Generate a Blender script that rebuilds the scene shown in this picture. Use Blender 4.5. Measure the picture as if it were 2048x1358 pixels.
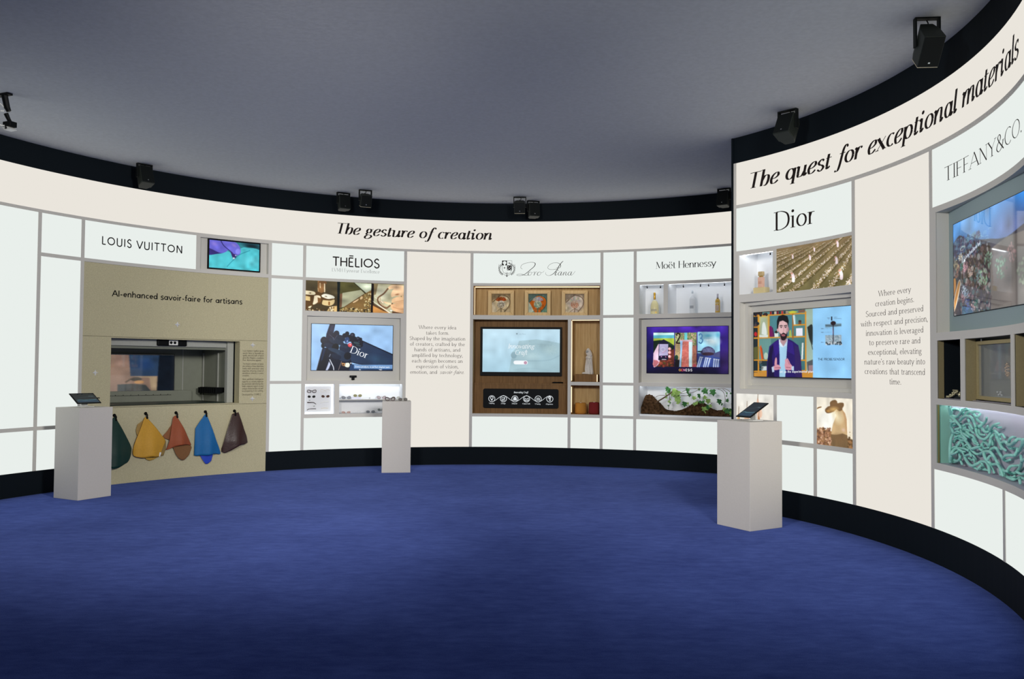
import bpy, math, random
import numpy as np
from mathutils import Matrix, Vector

for _o in list(bpy.data.objects):
    bpy.data.objects.remove(_o, do_unlink=True)
SC = bpy.context.scene
COL = SC.collection
sin, cos, pi, sqrt = math.sin, math.cos, math.pi, math.sqrt

# ------------------------------------------------------------------ camera, world, lights, exposure
FPX, PITCH, ROLL, EYE = 1726.8, 0.030606, 0.0074996, 1.6
cam_d = bpy.data.cameras.new('camera')
cam_d.sensor_width = 36.0
cam_d.lens = FPX / 2048 * 36.0
cam_d.clip_end = 200
cam = bpy.data.objects.new('camera', cam_d)
COL.objects.link(cam)
cam.matrix_world = (Matrix.Translation((0, 0, EYE)) @ Matrix.Rotation(pi / 2 + PITCH, 4, 'X')
                    @ Matrix.Rotation(ROLL, 4, 'Z'))
SC.camera = cam

wd = bpy.data.worlds.new('dim_hall')
SC.world = wd
wd.use_nodes = True
wd.node_tree.nodes['Background'].inputs[0].default_value = (0.80, 0.86, 1.0, 1)
wd.node_tree.nodes['Background'].inputs[1].default_value = 0.07

def fill_light(loc, aim, watts, angle, radius, color=(1.0, 0.97, 0.93)):
    """a soft fill light added out of view behind the camera"""
    l = bpy.data.lights.new('fill_light', 'SPOT')
    l.energy = watts
    l.spot_size = math.radians(angle)
    l.spot_blend = 0.6
    l.shadow_soft_size = radius
    l.color = color
    o = bpy.data.objects.new('fill_light', l)
    COL.objects.link(o)
    o.location = loc
    o.rotation_euler = (Vector(aim) - Vector(loc)).to_track_quat('-Z', 'Y').to_euler()
    return o

fill_light((-2.2, 1.0, 3.6), (-1.0, 13.6, 1.5), 1500, 44, 0.6)  # added fills, unseen, that brighten the wall bars, bay and plinths
fill_light((2.2, 0.6, 3.6), (1.2, 13.6, 1.5), 1250, 40, 0.6)
fill_light((3.2, 1.5, 3.6), (-5.4, 11.0, 1.3), 2300, 44, 0.6)
fill_light((-3.0, 1.5, 3.6), (3.4, 8.6, 1.5), 1250, 44, 0.6)

SC.view_settings.view_transform = 'Standard'
SC.view_settings.look = 'None'
SC.view_settings.exposure = 0.0
SC.view_settings.gamma = 1.0
SC.view_settings.use_curve_mapping = False
SC.render.engine = 'CYCLES'
SC.cycles.max_bounces = 8
SC.cycles.diffuse_bounces = 4
SC.cycles.glossy_bounces = 3
SC.cycles.transmission_bounces = 6
SC.cycles.sample_clamp_indirect = 4.0
SC.cycles.caustics_reflective = False
SC.cycles.caustics_refractive = False
SC.cycles.use_denoising = True

# ------------------------------------------------------------------ the two curved walls
WALL = {1: (-0.2056, 7.9208, 6.1341), 2: (-1.4115, 7.0260, 4.9148)}   # centre x, y, radius (rear wall, right wall)
Z0, ZTOP, ZBAND0, ZBAND1, ZCEIL = 0.286, 3.432, 3.47, 3.958, 4.2548   # foot of the panels, their top, headline band, ceiling

def sight(px, py):
    """direction of sight through a point of the photograph (measuring aid)"""
    x, y = (px - 1024) / FPX, -(py - 679) / FPX
    c, s = cos(ROLL), sin(ROLL)
    x, y = c * x - s * y, s * x + c * y
    c, s = cos(PITCH), sin(PITCH)
    return x, c - s * y, s + c * y

def on_wall(side, px, py, dr=0.0):
    cx, cy, R = WALL[side]
    R += dr
    d = sight(px, py)
    a, b, c = d[0] ** 2 + d[1] ** 2, -2 * (d[0] * cx + d[1] * cy), cx * cx + cy * cy - R * R
    t = (-b + sqrt(b * b - 4 * a * c)) / (2 * a)
    return math.atan2(t * d[0] - cx, t * d[1] - cy) * WALL[side][2], t * d[2] + EYE

def on_level(px, py, z=0.0):
    d = sight(px, py)
    t = (z - EYE) / d[2]
    return Vector((t * d[0], t * d[1], z))

class Frame:
    """local axes at arc position s of a wall: x along the wall to the right, y into the wall, z up"""
    def __init__(self, side, s):
        self.side, self.s = side, s
        self.cx, self.cy, self.R = WALL[side]
        self.phi = s / self.R
        self.loc = Vector((self.cx + self.R * sin(self.phi), self.cy + self.R * cos(self.phi), 0))
    def yf(self, x):                       # the wall's curved front at local x
        return sqrt(self.R ** 2 - x * x) - self.R
    def arc(self, s, dr=0.0):              # local x, y of an arc position
        a = s / self.R - self.phi
        return (self.R + dr) * sin(a), (self.R + dr) * cos(a) - self.R
    def pick(self, px, py, y):             # local x, z of a photograph point at local depth y
        d = sight(px, py)
        u = (cos(self.phi), -sin(self.phi)); v = (sin(self.phi), cos(self.phi))
        t = ((self.loc.x * v[0] + self.loc.y * v[1]) + y) / (d[0] * v[0] + d[1] * v[1])
        return (t * d[0] - self.loc.x) * u[0] + (t * d[1] - self.loc.y) * u[1], t * d[2] + EYE
    def world(self, x, y, z):
        u = (cos(self.phi), -sin(self.phi)); v = (sin(self.phi), cos(self.phi))
        return Vector((self.loc.x + x * u[0] + y * v[0], self.loc.y + x * u[1] + y * v[1], z))

# ------------------------------------------------------------------ materials
def srgb(r, g, b):
    f = lambda c: (c / 255) / 12.92 if c <= 10.3 else (((c / 255) + 0.055) / 1.055) ** 2.4
    return (f(r), f(g), f(b), 1)

def new_mat(name):
    m = bpy.data.materials.new(name)
    m.use_nodes = True
    nt = m.node_tree
    return m, nt, nt.nodes['Principled BSDF']

def mat(name, rgb, rough=0.6, metal=0.0, spec=0.4, noise=0.0, scale=40.0, bump=0.0, stretch=(1, 1, 1), coat=0.0, trans=0.0, alpha=1.0):
    m, nt, b = new_mat(name)
    c = srgb(*rgb)
    b.inputs['Base Color'].default_value = c
    b.inputs['Roughness'].default_value = rough
    b.inputs['Metallic'].default_value = metal
    b.inputs['Specular IOR Level'].default_value = spec
    b.inputs['Coat Weight'].default_value = coat
    b.inputs['Transmission Weight'].default_value = trans
    b.inputs['Alpha'].default_value = alpha
    if noise or bump:
        tc = nt.nodes.new('ShaderNodeTexCoord')
        mp = nt.nodes.new('ShaderNodeMapping'); mp.inputs['Scale'].default_value = stretch
        nz = nt.nodes.new('ShaderNodeTexNoise'); nz.inputs['Scale'].default_value = scale; nz.inputs['Detail'].default_value = 5
        nt.links.new(tc.outputs['Object'], mp.inputs[0]); nt.links.new(mp.outputs[0], nz.inputs['Vector'])
        if noise:
            r = nt.nodes.new('ShaderNodeValToRGB')
            r.color_ramp.elements[0].position, r.color_ramp.elements[1].position = 0.3, 0.7
            r.color_ramp.elements[0].color = tuple(max(0, k * (1 - noise)) for k in c[:3]) + (1,)
            r.color_ramp.elements[1].color = tuple(min(1, k * (1 + noise)) for k in c[:3]) + (1,)
            nt.links.new(nz.outputs[0], r.inputs[0]); nt.links.new(r.outputs[0], b.inputs['Base Color'])
        if bump:
            bp = nt.nodes.new('ShaderNodeBump'); bp.inputs['Strength'].default_value = bump; bp.inputs['Distance'].default_value = 0.01
            nt.links.new(nz.outputs[0], bp.inputs['Height']); nt.links.new(bp.outputs[0], b.inputs['Normal'])
    return m

def glow(name, rgb, k=1.0):
    m = bpy.data.materials.new(name)
    m.use_nodes = True
    nt = m.node_tree
    nt.nodes.clear()
    e = nt.nodes.new('ShaderNodeEmission'); e.inputs[0].default_value = srgb(*rgb); e.inputs[1].default_value = k
    o = nt.nodes.new('ShaderNodeOutputMaterial'); nt.links.new(e.outputs[0], o.inputs[0])
    return m

def picture_mat(name, k, gloss=None, spec=0.5):
    """backlit print (k = brightness) or glossy lit display, from the picture's own colours"""
    m, nt, b = new_mat(name)
    at = nt.nodes.new('ShaderNodeAttribute'); at.attribute_name = 'picture'
    b.inputs['Base Color'].default_value = (0.01, 0.01, 0.012, 1)
    if k > 0:
        nt.links.new(at.outputs['Color'], b.inputs['Emission Color']); b.inputs['Emission Strength'].default_value = k
    else:
        nt.links.new(at.outputs['Color'], b.inputs['Base Color'])
    b.inputs['Roughness'].default_value = 0.9 if gloss is None else gloss
    b.inputs['Specular IOR Level'].default_value = 0.05 if gloss is None else spec
    return m

M = dict(
    white=glow('backlit_white_fabric', (233, 239, 235)),
    cream=glow('backlit_cream_fabric', (234, 229, 220)),
    grey=mat('warm_grey_paint', (214, 211, 203), 0.55, noise=0.02, scale=300),
    nichegrey=mat('niche_grey_paint', (212, 210, 202), 0.6, noise=0.02, scale=200),
    nichewhite=mat('niche_white_paint', (236, 238, 240), 0.5),
    navy=mat('navy_black_paint', (7, 17, 24), 0.75, spec=0.15),
    ink=mat('dark_brown_print', (38, 30, 28), 0.6, spec=0.1),
    black_print=mat('black_print', (18, 18, 20), 0.6, spec=0.1),
    greyprint=mat('grey_print', (122, 114, 110), 0.7, spec=0.1),
    paleprint=mat('pale_grey_print', (150, 152, 150), 0.7, spec=0.1),
    felt=mat('beige_felt', (198, 190, 156), 0.95, spec=0.1, noise=0.10, scale=90, bump=0.25),
    plinth=mat('plinth_paint', (212, 207, 199), 0.6, spec=0.15, noise=0.02, scale=60),
    black=mat('black_plastic', (10, 12, 14), 0.5, spec=0.12),
    matblack=mat('matt_black_steel', (16, 20, 20), 0.6, spec=0.15),
    darkscreen=mat('dark_glass', (6, 9, 12), 0.06, spec=0.6),
    steel=mat('brushed_steel', (190, 192, 192), 0.3, metal=1.0),
    lightsteel=mat('light_grey_metal', (176, 178, 170), 0.45, noise=0.03),
    scangrey=mat('scanner_grey', (120, 124, 112), 0.5, noise=0.05, scale=12),
    scanwall=mat('scanner_inner_grey', (142, 146, 132), 0.5, noise=0.03, scale=12),
    whiteplastic=mat('white_plastic', (236, 236, 232), 0.4),
    gold=mat('gold_foil', (206, 160, 62), 0.3, metal=0.8),
    palegold=mat('pale_gold', (214, 206, 170), 0.3, metal=0.6),
    led=glow('led_strip_warm', (255, 228, 190), 1.5),
    ledsoft=glow('led_strip_soft', (240, 246, 252), 2.0),
    ledwhite=glow('led_strip_white', (240, 246, 252), 7.0),
    bright_star=mat('polished_white_metal', (244, 244, 244), 0.25, metal=0.35),
    lamp_face=glow('lamp_diffuser', (196, 184, 158), 0.8),
    whiteink=glow('lit_white_graphics', (230, 236, 240), 0.9),
    screen=picture_mat('lit_display', 1.0, 0.25, 0.12),
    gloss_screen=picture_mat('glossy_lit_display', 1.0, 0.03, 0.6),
    print=picture_mat('backlit_print', 1.0),
    tile=picture_mat('carved_tile', 0.0),
)

def wood(name, a, b_, rough=0.5, scale=3.0):
    m, nt, b = new_mat(name)
    tc = nt.nodes.new('ShaderNodeTexCoord')
    mp = nt.nodes.new('ShaderNodeMapping'); mp.inputs['Scale'].default_value = (14, 14, 0.9)
    nz = nt.nodes.new('ShaderNodeTexNoise'); nz.inputs['Scale'].default_value = scale; nz.inputs['Detail'].default_value = 6; nz.inputs['Roughness'].default_value = 0.65
    r = nt.nodes.new('ShaderNodeValToRGB')
    r.color_ramp.elements[0].position, r.color_ramp.elements[1].position = 0.32, 0.68
    r.color_ramp.elements[0].color, r.color_ramp.elements[1].color = srgb(*a), srgb(*b_)
    nt.links.new(tc.outputs['Object'], mp.inputs[0]); nt.links.new(mp.outputs[0], nz.inputs['Vector'])
    nt.links.new(nz.outputs[0], r.inputs[0]); nt.links.new(r.outputs[0], b.inputs['Base Color'])
    b.inputs['Roughness'].default_value = rough
    b.inputs['Specular IOR Level'].default_value = 0.15
    return m

M['oak'] = wood('light_oak', (182, 148, 96), (208, 178, 126))
M['darkoak'] = wood('brown_oak', (112, 80, 44), (142, 106, 64))
M['paleoak'] = wood('pale_oak', (222, 190, 134), (240, 212, 160))

def carpet_mat():
    m, nt, b = new_mat('blue_pile_carpet')
    tc = nt.nodes.new('ShaderNodeTexCoord')
    def noise(scale, detail, stretch, rough=0.6):
        mp = nt.nodes.new('ShaderNodeMapping'); mp.inputs['Scale'].default_value = stretch
        nz = nt.nodes.new('ShaderNodeTexNoise'); nz.inputs['Scale'].default_value = scale
        nz.inputs['Detail'].default_value = detail; nz.inputs['Roughness'].default_value = rough
        nt.links.new(tc.outputs['Object'], mp.inputs[0]); nt.links.new(mp.outputs[0], nz.inputs['Vector'])
        return nz.outputs[0]
    big, mid, fine = noise(0.9, 3, (1, 1, 1)), noise(5.5, 6, (1.0, 2.2, 1), 0.7), noise(170, 2, (1, 1, 1))
    def math_(op, a, b_):
        n = nt.nodes.new('ShaderNodeMath'); n.operation = op
        for i, v in enumerate((a, b_)):
            if isinstance(v, float): n.inputs[i].default_value = v
            else: nt.links.new(v, n.inputs[i])
        return n.outputs[0]
    mix = math_('ADD', math_('ADD', math_('MULTIPLY', big, 0.30), math_('MULTIPLY', mid, 0.42)), math_('MULTIPLY', fine, 0.28))
    r = nt.nodes.new('ShaderNodeValToRGB')
    r.color_ramp.elements[0].position, r.color_ramp.elements[1].position = 0.36, 0.64
    r.color_ramp.elements[0].color, r.color_ramp.elements[1].color = srgb(44, 62, 132), srgb(82, 102, 182)
    nt.links.new(mix, r.inputs[0]); nt.links.new(r.outputs[0], b.inputs['Base Color'])
    bp = nt.nodes.new('ShaderNodeBump'); bp.inputs['Strength'].default_value = 0.5; bp.inputs['Distance'].default_value = 0.012
    nt.links.new(mix, bp.inputs['Height']); nt.links.new(bp.outputs[0], b.inputs['Normal'])
    b.inputs['Roughness'].default_value = 1.0
    b.inputs['Specular IOR Level'].default_value = 0.0
    b.inputs['Sheen Weight'].default_value = 0.15
    b.inputs['Sheen Tint'].default_value = srgb(150, 165, 220)
    return m
M['carpet'] = carpet_mat()
M['ceiling'] = mat('blue_grey_ceiling_fabric', (196, 199, 203), 0.95, spec=0.05, noise=0.05, scale=25, bump=0.1)

# ------------------------------------------------------------------ mesh helpers
class MB:
    def __init__(self):
        self.v, self.f, self.c = [], [], None
    def quadgrid(self, rows, close_u=False, close_v=False):
        o = len(self.v); nr, nc = len(rows), len(rows[0])
        for r in rows: self.v += [tuple(p) for p in r]
        for i in range(nr if close_v else nr - 1):
            for j in range(nc if close_u else nc - 1):
                a, b = i, (i + 1) % nr
                self.f.append((o + a * nc + j, o + a * nc + (j + 1) % nc, o + b * nc + (j + 1) % nc, o + b * nc + j))
        return self
    def poly(self, pts):
        o = len(self.v); self.v += [tuple(p) for p in pts]; self.f.append(tuple(range(o, o + len(pts)))); return self
    def box(self, x0, x1, y0, y1, z0, z1):
        o = len(self.v)
        self.v += [(x, y, z) for z in (z0, z1) for x, y in ((x0, y0), (x1, y0), (x1, y1), (x0, y1))]
        self.f += [tuple(o + k for k in q) for q in ((0, 3, 2, 1), (4, 5, 6, 7), (0, 1, 5, 4), (1, 2, 6, 5), (2, 3, 7, 6), (3, 0, 4, 7))]
        return self
    def prism(self, pts, y0, y1):             # outline in x, z pushed from y0 (front) to y1
        n, o = len(pts), len(self.v)
        self.v += [(x, y0, z) for x, z in pts] + [(x, y1, z) for x, z in pts]
        self.f.append(tuple(range(o, o + n))); self.f.append(tuple(range(o + 2 * n - 1, o + n - 1, -1)))
        for i in range(n):
            j = (i + 1) % n
            self.f.append((o + i, o + n + i, o + n + j, o + j))
        return self
    def slab(self, pts, z0, z1):              # outline in x, y from z0 to z1
        n, o = len(pts), len(self.v)
        self.v += [(x, y, z0) for x, y in pts] + [(x, y, z1) for x, y in pts]
        self.f.append(tuple(range(o + n - 1, o - 1, -1))); self.f.append(tuple(range(o + n, o + 2 * n)))
        for i in range(n):
            j = (i + 1) % n
            self.f.append((o + i, o + j, o + n + j, o + n + i))
        return self
    def tube(self, path, r, n=8, cap=True):
        path = [Vector(p) for p in path]
        rr = r if isinstance(r, (list, tuple)) else [r] * len(path)
        rows, prev = [], None
        for i, p in enumerate(path):
            t = (path[min(i + 1, len(path) - 1)] - path[max(i - 1, 0)])
            t = t.normalized() if t.length > 1e-9 else Vector((0, 0, 1))
            if prev is None:
                a = Vector((0, 0, 1)) if abs(t.z) < 0.9 else Vector((1, 0, 0))
                prev = t.cross(a).normalized()
            nrm = (prev - t * prev.dot(t))
            nrm = nrm.normalized() if nrm.length > 1e-6 else prev
            prev = nrm
            b = t.cross(nrm)
            rows.append([p + (nrm * cos(2 * pi * k / n) + b * sin(2 * pi * k / n)) * rr[i] for k in range(n)])
        o = len(self.v)
        self.quadgrid(rows, close_u=True)
        if cap:
            self.f.append(tuple(range(o + n - 1, o - 1, -1)))
            e = len(self.v) - n
            self.f.append(tuple(range(e, e + n)))
        return self
    def lathe(self, prof, n=24, cx=0, cy=0, cz=0, sy=1.0):
        o = len(self.v)
        self.quadgrid([[(cx + r * cos(2 * pi * k / n), cy + sy * r * sin(2 * pi * k / n), cz + z) for k in range(n)] for r, z in prof], close_u=True)
        self.f.append(tuple(range(o + n - 1, o - 1, -1)))
        e = len(self.v) - n
        self.f.append(tuple(range(e, e + n)))
        return self
    def ball(self, c, r, n=10, sx=1, sy=1, sz=1):
        return self.lathe([(max(1e-4, r * sin(pi * i / n)), -r * cos(pi * i / n) * sz) for i in range(n + 1)], n + 2, c[0], c[1], c[2], sy)
    def arcbox(self, fr, s0, s1, z0, z1, r0, r1, step=0.12):
        n = max(1, int(abs(s1 - s0) / step))
        ss = [s0 + (s1 - s0) * i / n for i in range(n + 1)]
        rows = []
        for s in ss:
            a, b = fr.arc(s, r0), fr.arc(s, r1)
            rows.append([(a[0], a[1], z0), (a[0], a[1], z1), (b[0], b[1], z1), (b[0], b[1], z0)])
        o = len(self.v)
        self.quadgrid(rows, close_u=True)
        e = len(self.v) - 4
        self.f += [(o + 3, o + 2, o + 1, o), (e, e + 1, e + 2, e + 3)]
        return self

def obj(name, mb, material, parent=None, fr=None, loc=None, rotz=None, z=0.0, smooth=False, bevel=0.0, solid=0.0):
    me = bpy.data.meshes.new(name)
    me.from_pydata([tuple(v) for v in mb.v], [], mb.f)
    me.validate()
    if mb.c is not None:
        ca = me.color_attributes.new('picture', 'FLOAT_COLOR', 'POINT')
        ca.data.foreach_set('color', np.asarray(mb.c, dtype=np.float32).ravel())
    me.materials.append(material)
    if smooth:
        me.polygons.foreach_set('use_smooth', [True] * len(me.polygons))
    me.update()
    o = bpy.data.objects.new(name, me)
    COL.objects.link(o)
    if parent is not None: o.parent = parent
    if fr is not None:
        o.location = (fr.loc.x, fr.loc.y, z); o.rotation_euler = (0, 0, -fr.phi)
    if loc is not None: o.location = loc
    if rotz is not None: o.rotation_euler = (0, 0, rotz)
    if solid:
        m = o.modifiers.new('thickness', 'SOLIDIFY'); m.thickness = solid; m.offset = 0
    if bevel:
        m = o.modifiers.new('edge', 'BEVEL'); m.width = bevel; m.segments = 2; m.limit_method = 'ANGLE'
    return o

def tag(o, label, cat, group=None, kind=None):
    o['label'] = label
    o['category'] = cat
    if group: o['group'] = group
    if kind: o['kind'] = kind
    return o

def empty(name, label, cat, fr=None, loc=None, rotz=0.0, group=None, x=0, y=0, z=0):
    o = bpy.data.objects.new(name, None)
    COL.objects.link(o)
    o.empty_display_size = 0.1
    if fr is not None:
        o.location = fr.world(x, y, z); o.rotation_euler = (0, 0, -fr.phi + rotz)
    else:
        o.location = loc; o.rotation_euler = (0, 0, rotz)
    return tag(o, label, cat, group)

def struct(o, label=None):
    o['kind'] = 'structure'
    if label: o['label'] = label
    return o

def catmull(pts, n=8):
    if len(pts) < 3: return [tuple(p) for p in pts]
    P = [np.array(p, float) for p in pts]
    P = [2 * P[0] - P[1]] + P + [2 * P[-1] - P[-2]]
    out = []
    for i in range(1, len(P) - 2):
        a, b, c, d = P[i - 1:i + 3]
        for k in range(n):
            t = k / n
            out.append(tuple(0.5 * (2 * b + (c - a) * t + (2 * a - 5 * b + 4 * c - d) * t * t + (3 * b - a - 3 * c + d) * t ** 3)))
    out.append(tuple(P[-2]))
    return out
# ------------------------------------------------------------------ lettering: pen-stroke alphabets (cap height 10, x-height 6.4)
BASE = {
 'A': '8.4|Lt 0,0 4.2,10|LT 4.2,10 8.4,0|Lt 1.5,3.4 6.9,3.4|F 0,0,1.1|F 8.4,0,1.2',
 'B': '6.2|L 1,0 1,10|C 1,10 3.8,9.9 5,7.7 3.8,5.5 1,5.3|C 1,5.3 4.2,5.2 5.8,2.7 4.2,.1 1,0|F .6,10,.6|F .6,0,.6',
 'C': '8.2|E 4.7,5,4.2,5.1,48,312', 'D': '8.6|L 1.2,0 1.2,10|C 1.2,10 4.2,9.8 7,8.2 7.9,5 7,1.8 4.2,.2 1.2,0|F .9,10,.9|F .9,0,.9',
 'E': '6.2|L 1,0 1,10|Lt 1,9.85 5.4,9.85|Lt 1,5.2 4.8,5.2|Lt 1,.15 5.6,.15|F .8,10,.7|F .8,0,.7',
 'F': '5.8|L 1,0 1,10|Lt 1,9.85 5.4,9.85|Lt 1,5 4.6,5|F 1,0,.9|F .8,10,.7',
 'G': '9.2|E 4.9,5,4.3,5.1,46,358|Lt 5.6,5 9.2,5', 'H': '8|L 1,0 1,10|L 7,0 7,10|Lt 1,5.2 7,5.2|F 1,0,.9|F 1,10,.9|F 7,0,.9|F 7,10,.9',
 'I': '2.4|L 1.2,0 1.2,10|F 1.2,0,1|F 1.2,10,1', 'L': '5.4|L 1,10 1,0|Lt 1,.15 5.2,.15|F 1,10,.9|F .7,0,.6',
 'M': '10|Lt 1,0 1.4,10|LT 1.4,10 5,1|Lt 5,1 8.6,10|LT 8.6,10 9,0|F 1,0,.8|F 9,0,1|F 1.2,10,.8|F 8.8,10,.8',
 'N': '8.6|Lt 1.1,0 1.1,10|LT 1.1,10 7.4,0|Lt 7.4,0 7.4,10|F 1.1,0,.8|F 7.4,10,.8|F .8,10,.7',
 'O': '10.4|E 5.2,5,4.7,5.1,0,360', 'P': '6.4|L 1,0 1,10|C 1,10 4,9.9 5.8,7.4 4,4.9 1,4.7|F 1,0,.9|F .7,10,.6',
 'R': '6.6|L 1,0 1,10|C 1,10 4,9.9 5.6,7.5 4,5.1 1,4.9|LT 3.2,4.9 6.6,0|F 1,0,.9|F .7,10,.6',
 'S': '6.2|C 5.4,8.6 3.3,10.1 1.1,8 1.7,6 3.6,5 5.4,3.4 5.2,1 3,-.1 .6,1.6', 'T': '7.2|L 3.6,0 3.6,10|Lt .1,9.85 7.1,9.85|F 3.6,0,1',
 'U': '8|L 1,10 1,3.6|C 1,3.6 1.5,1 4,-.1 6.5,1 7,3.6|L 7,3.6 7,10|F 1,10,.9|F 7,10,.9',
 'V': '8|LT 0,10 4,0|Lt 4,0 8,10|F .2,10,1|F 7.8,10,.9', 'W': '12|LT 0,10 3.2,0|Lt 3.2,0 6,10|LT 6,10 9,0|Lt 9,0 12,10|F 0,10,.9|F 12,10,.9|F 6,10,.8',
 'Y': '7.8|LT 0,10 3.9,4.8|Lt 7.8,10 3.9,4.8|L 3.9,4.8 3.9,0|F 3.9,0,1|F .2,10,.9|F 7.6,10,.9',
 'Z': '6.6|Lt .6,9.85 6,9.85|LT 6,10 .6,0|Lt .6,.15 6.2,.15',
 '&': '8.8|C 7.9,5.4 6.2,1.6 3,-.1 .7,2 1.8,4.8 4.6,7 4.6,9.2 3.2,10.1 1.9,8.6 3,6|LT 3,6 8.2,0|F 7.8,5.6,.9',
 '.': '2.2|D 1,.6,.75', ',': '2.2|D 1,.6,.75|C 1.4,.6 1.2,-.6 .4,-1.5', '-': '4.2|L .6,3.2 3.6,3.2', '/': '4|L .2,-1 3.8,10.5', "'": '1.8|L .9,10 .8,7.8',
 'a': '6.6|E 3,3.2,2.6,3.3,0,360|L 5.6,0 5.6,6.4', 'b': '6.4|L 1,0 1,10.4|E 3.5,3.2,2.5,3.3,0,360|F .6,10.4,.5', 'c': '5.2|E 3.2,3.2,2.6,3.3,50,310',
 'd': '6.6|E 3,3.2,2.5,3.3,0,360|L 5.5,0 5.5,10.4|F 5.1,10.4,.5', 'e': '6|E 3.1,3.2,2.5,3.3,0,318|Lt .7,3.3 5.5,3.3',
 'f': '3.6|C 3.9,9.9 2.7,10.2 1.6,8.6 1.6,6.4|L 1.6,6.8 1.6,0|Lt .1,6.2 3.5,6.2|F 1.6,0,.9', 'g': '6.6|E 3,3.2,2.5,3.3,0,360|L 5.5,6.4 5.5,-1|C 5.5,-1 4.7,-3 2.7,-3.1 .9,-2.2',
 'h': '6.4|L 1,0 1,10.4|C 1,4 2.4,6.2 4.4,6.2 5.3,4|L 5.3,4.2 5.3,0|F 1,0,.9|F 5.3,0,.9|F .6,10.4,.5', 'i': '2.4|L 1.1,0 1.1,6.4|D 1.1,8.9,.85|F 1.1,0,.9|F .7,6.4,.5',
 'k': '5.8|L 1,0 1,10.4|Lt 5,6.4 1,2.6|LT 2.2,3.6 5.5,0|F 1,0,.8', 'l': '2.4|L 1.1,0 1.1,10.4|F 1.1,0,.9|F .7,10.4,.5',
 'm': '9.6|L 1,0 1,6.4|C 1,4 2.3,6.2 4,6.2 4.8,4|L 4.8,4.2 4.8,0|C 4.8,4 6.1,6.2 7.8,6.2 8.6,4|L 8.6,4.2 8.6,0|F 1,0,.8|F 4.8,0,.8|F 8.6,0,.8|F .6,6.4,.5',
 'n': '6.4|L 1,0 1,6.4|C 1,4 2.4,6.2 4.4,6.2 5.3,4|L 5.3,4.2 5.3,0|F 1,0,.9|F 5.3,0,.9|F .6,6.4,.5', 'o': '6.2|E 3.1,3.2,2.6,3.3,0,360',
 'p': '6.6|L 1,-3.2 1,6.4|E 3.5,3.2,2.5,3.3,0,360|F 1,-3.2,.9|F .6,6.4,.5', 'q': '6.6|E 3,3.2,2.5,3.3,0,360|L 5.5,-3.2 5.5,6.4|F 5.5,-3.2,.9',
 'r': '4.2|L 1,0 1,6.4|C 1,3.8 2,6 3.7,6.1|F 1,0,.9|F .6,6.4,.5', 's': '4.8|C 4.1,5.4 2.6,6.5 .9,5 1.6,3.7 3.3,2.9 4.2,1.5 2.6,-.1 .5,1',
 't': '3.8|L 1.6,8.4 1.6,1.4|C 1.6,1.4 2,.1 3.6,.5|Lt .1,6.2 3.5,6.2', 'u': '6.4|L 1,6.4 1,2|C 1,2 1.6,.1 3.8,.1 5.3,2.2|L 5.3,6.4 5.3,0|F .6,6.4,.5|F 4.9,6.4,.5|F 5.6,0,.5',
 'v': '6|LT .2,6.4 3,0|Lt 3,0 5.8,6.4|F .4,6.4,.8|F 5.6,6.4,.7', 'w': '8.6|LT .2,6.4 2.4,0|Lt 2.4,0 4.3,6.4|LT 4.3,6.4 6.4,0|Lt 6.4,0 8.4,6.4|F .3,6.4,.7|F 8.3,6.4,.6',
 'x': '5.8|LT .4,6.4 5.3,0|Lt 5.2,6.4 .4,0|F .6,6.4,.7|F 5.2,0,.7|F .5,0,.6', 'y': '6|LT .2,6.4 3,.2|C 5.8,6.4 3,.2 1.9,-2.4 .6,-2.8|F .4,6.4,.8|F 5.6,6.4,.7',
 'z': '5|Lt .6,6.3 4.6,6.3|LT 4.6,6.3 .4,.1|Lt .4,.1 4.8,.1',
 '1': '4.6|L 2.6,0 2.6,10|Lt 2.6,10 .8,8.2', '2': '6|C .8,7.6 2.2,10 4.6,9.4 5,7 3.2,3.8 .6,.2|L .6,.15 5.6,.15', '3': '6|C .9,8.4 3,10.1 5,8 3.6,5.4 2.4,5.3|C 2.4,5.3 4.4,5 5.4,2.6 3.4,0 .7,1.4',
 '4': '6.4|Lt 4.4,10 .4,3|L .4,2.8 6,2.8|L 4.4,10 4.4,0', '5': '6|L 5,9.85 1.6,9.85|L 1.6,9.85 1.2,5.4|C 1.2,5.4 3.6,6.2 5.4,3.6 4,.2 .8,.8', '6': '6|E 3.2,3,2.4,3,0,360|C 4.6,9.8 2,7.4 .8,3.4',
}
SERIF = {'a': '5.8|C .9,5.1 2.4,6.5 4.2,5.4 4.4,3.6|L 4.4,4 4.4,.9|C 4.4,.9 4.7,.1 5.7,.4|C 4.4,3.8 2,3.1 .7,1.7 1.6,.1 3,.3 4.4,1.6',
         'g': '6|E 2.7,4.3,1.9,2.1,0,360|C 1.6,2.5 1,1.3 2,.7 4.6,.2 5.2,-1.4 3,-3.1 .8,-2.6 .6,-1 2,.5|Lt 4.2,5.7 5.8,6.2'}
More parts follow.
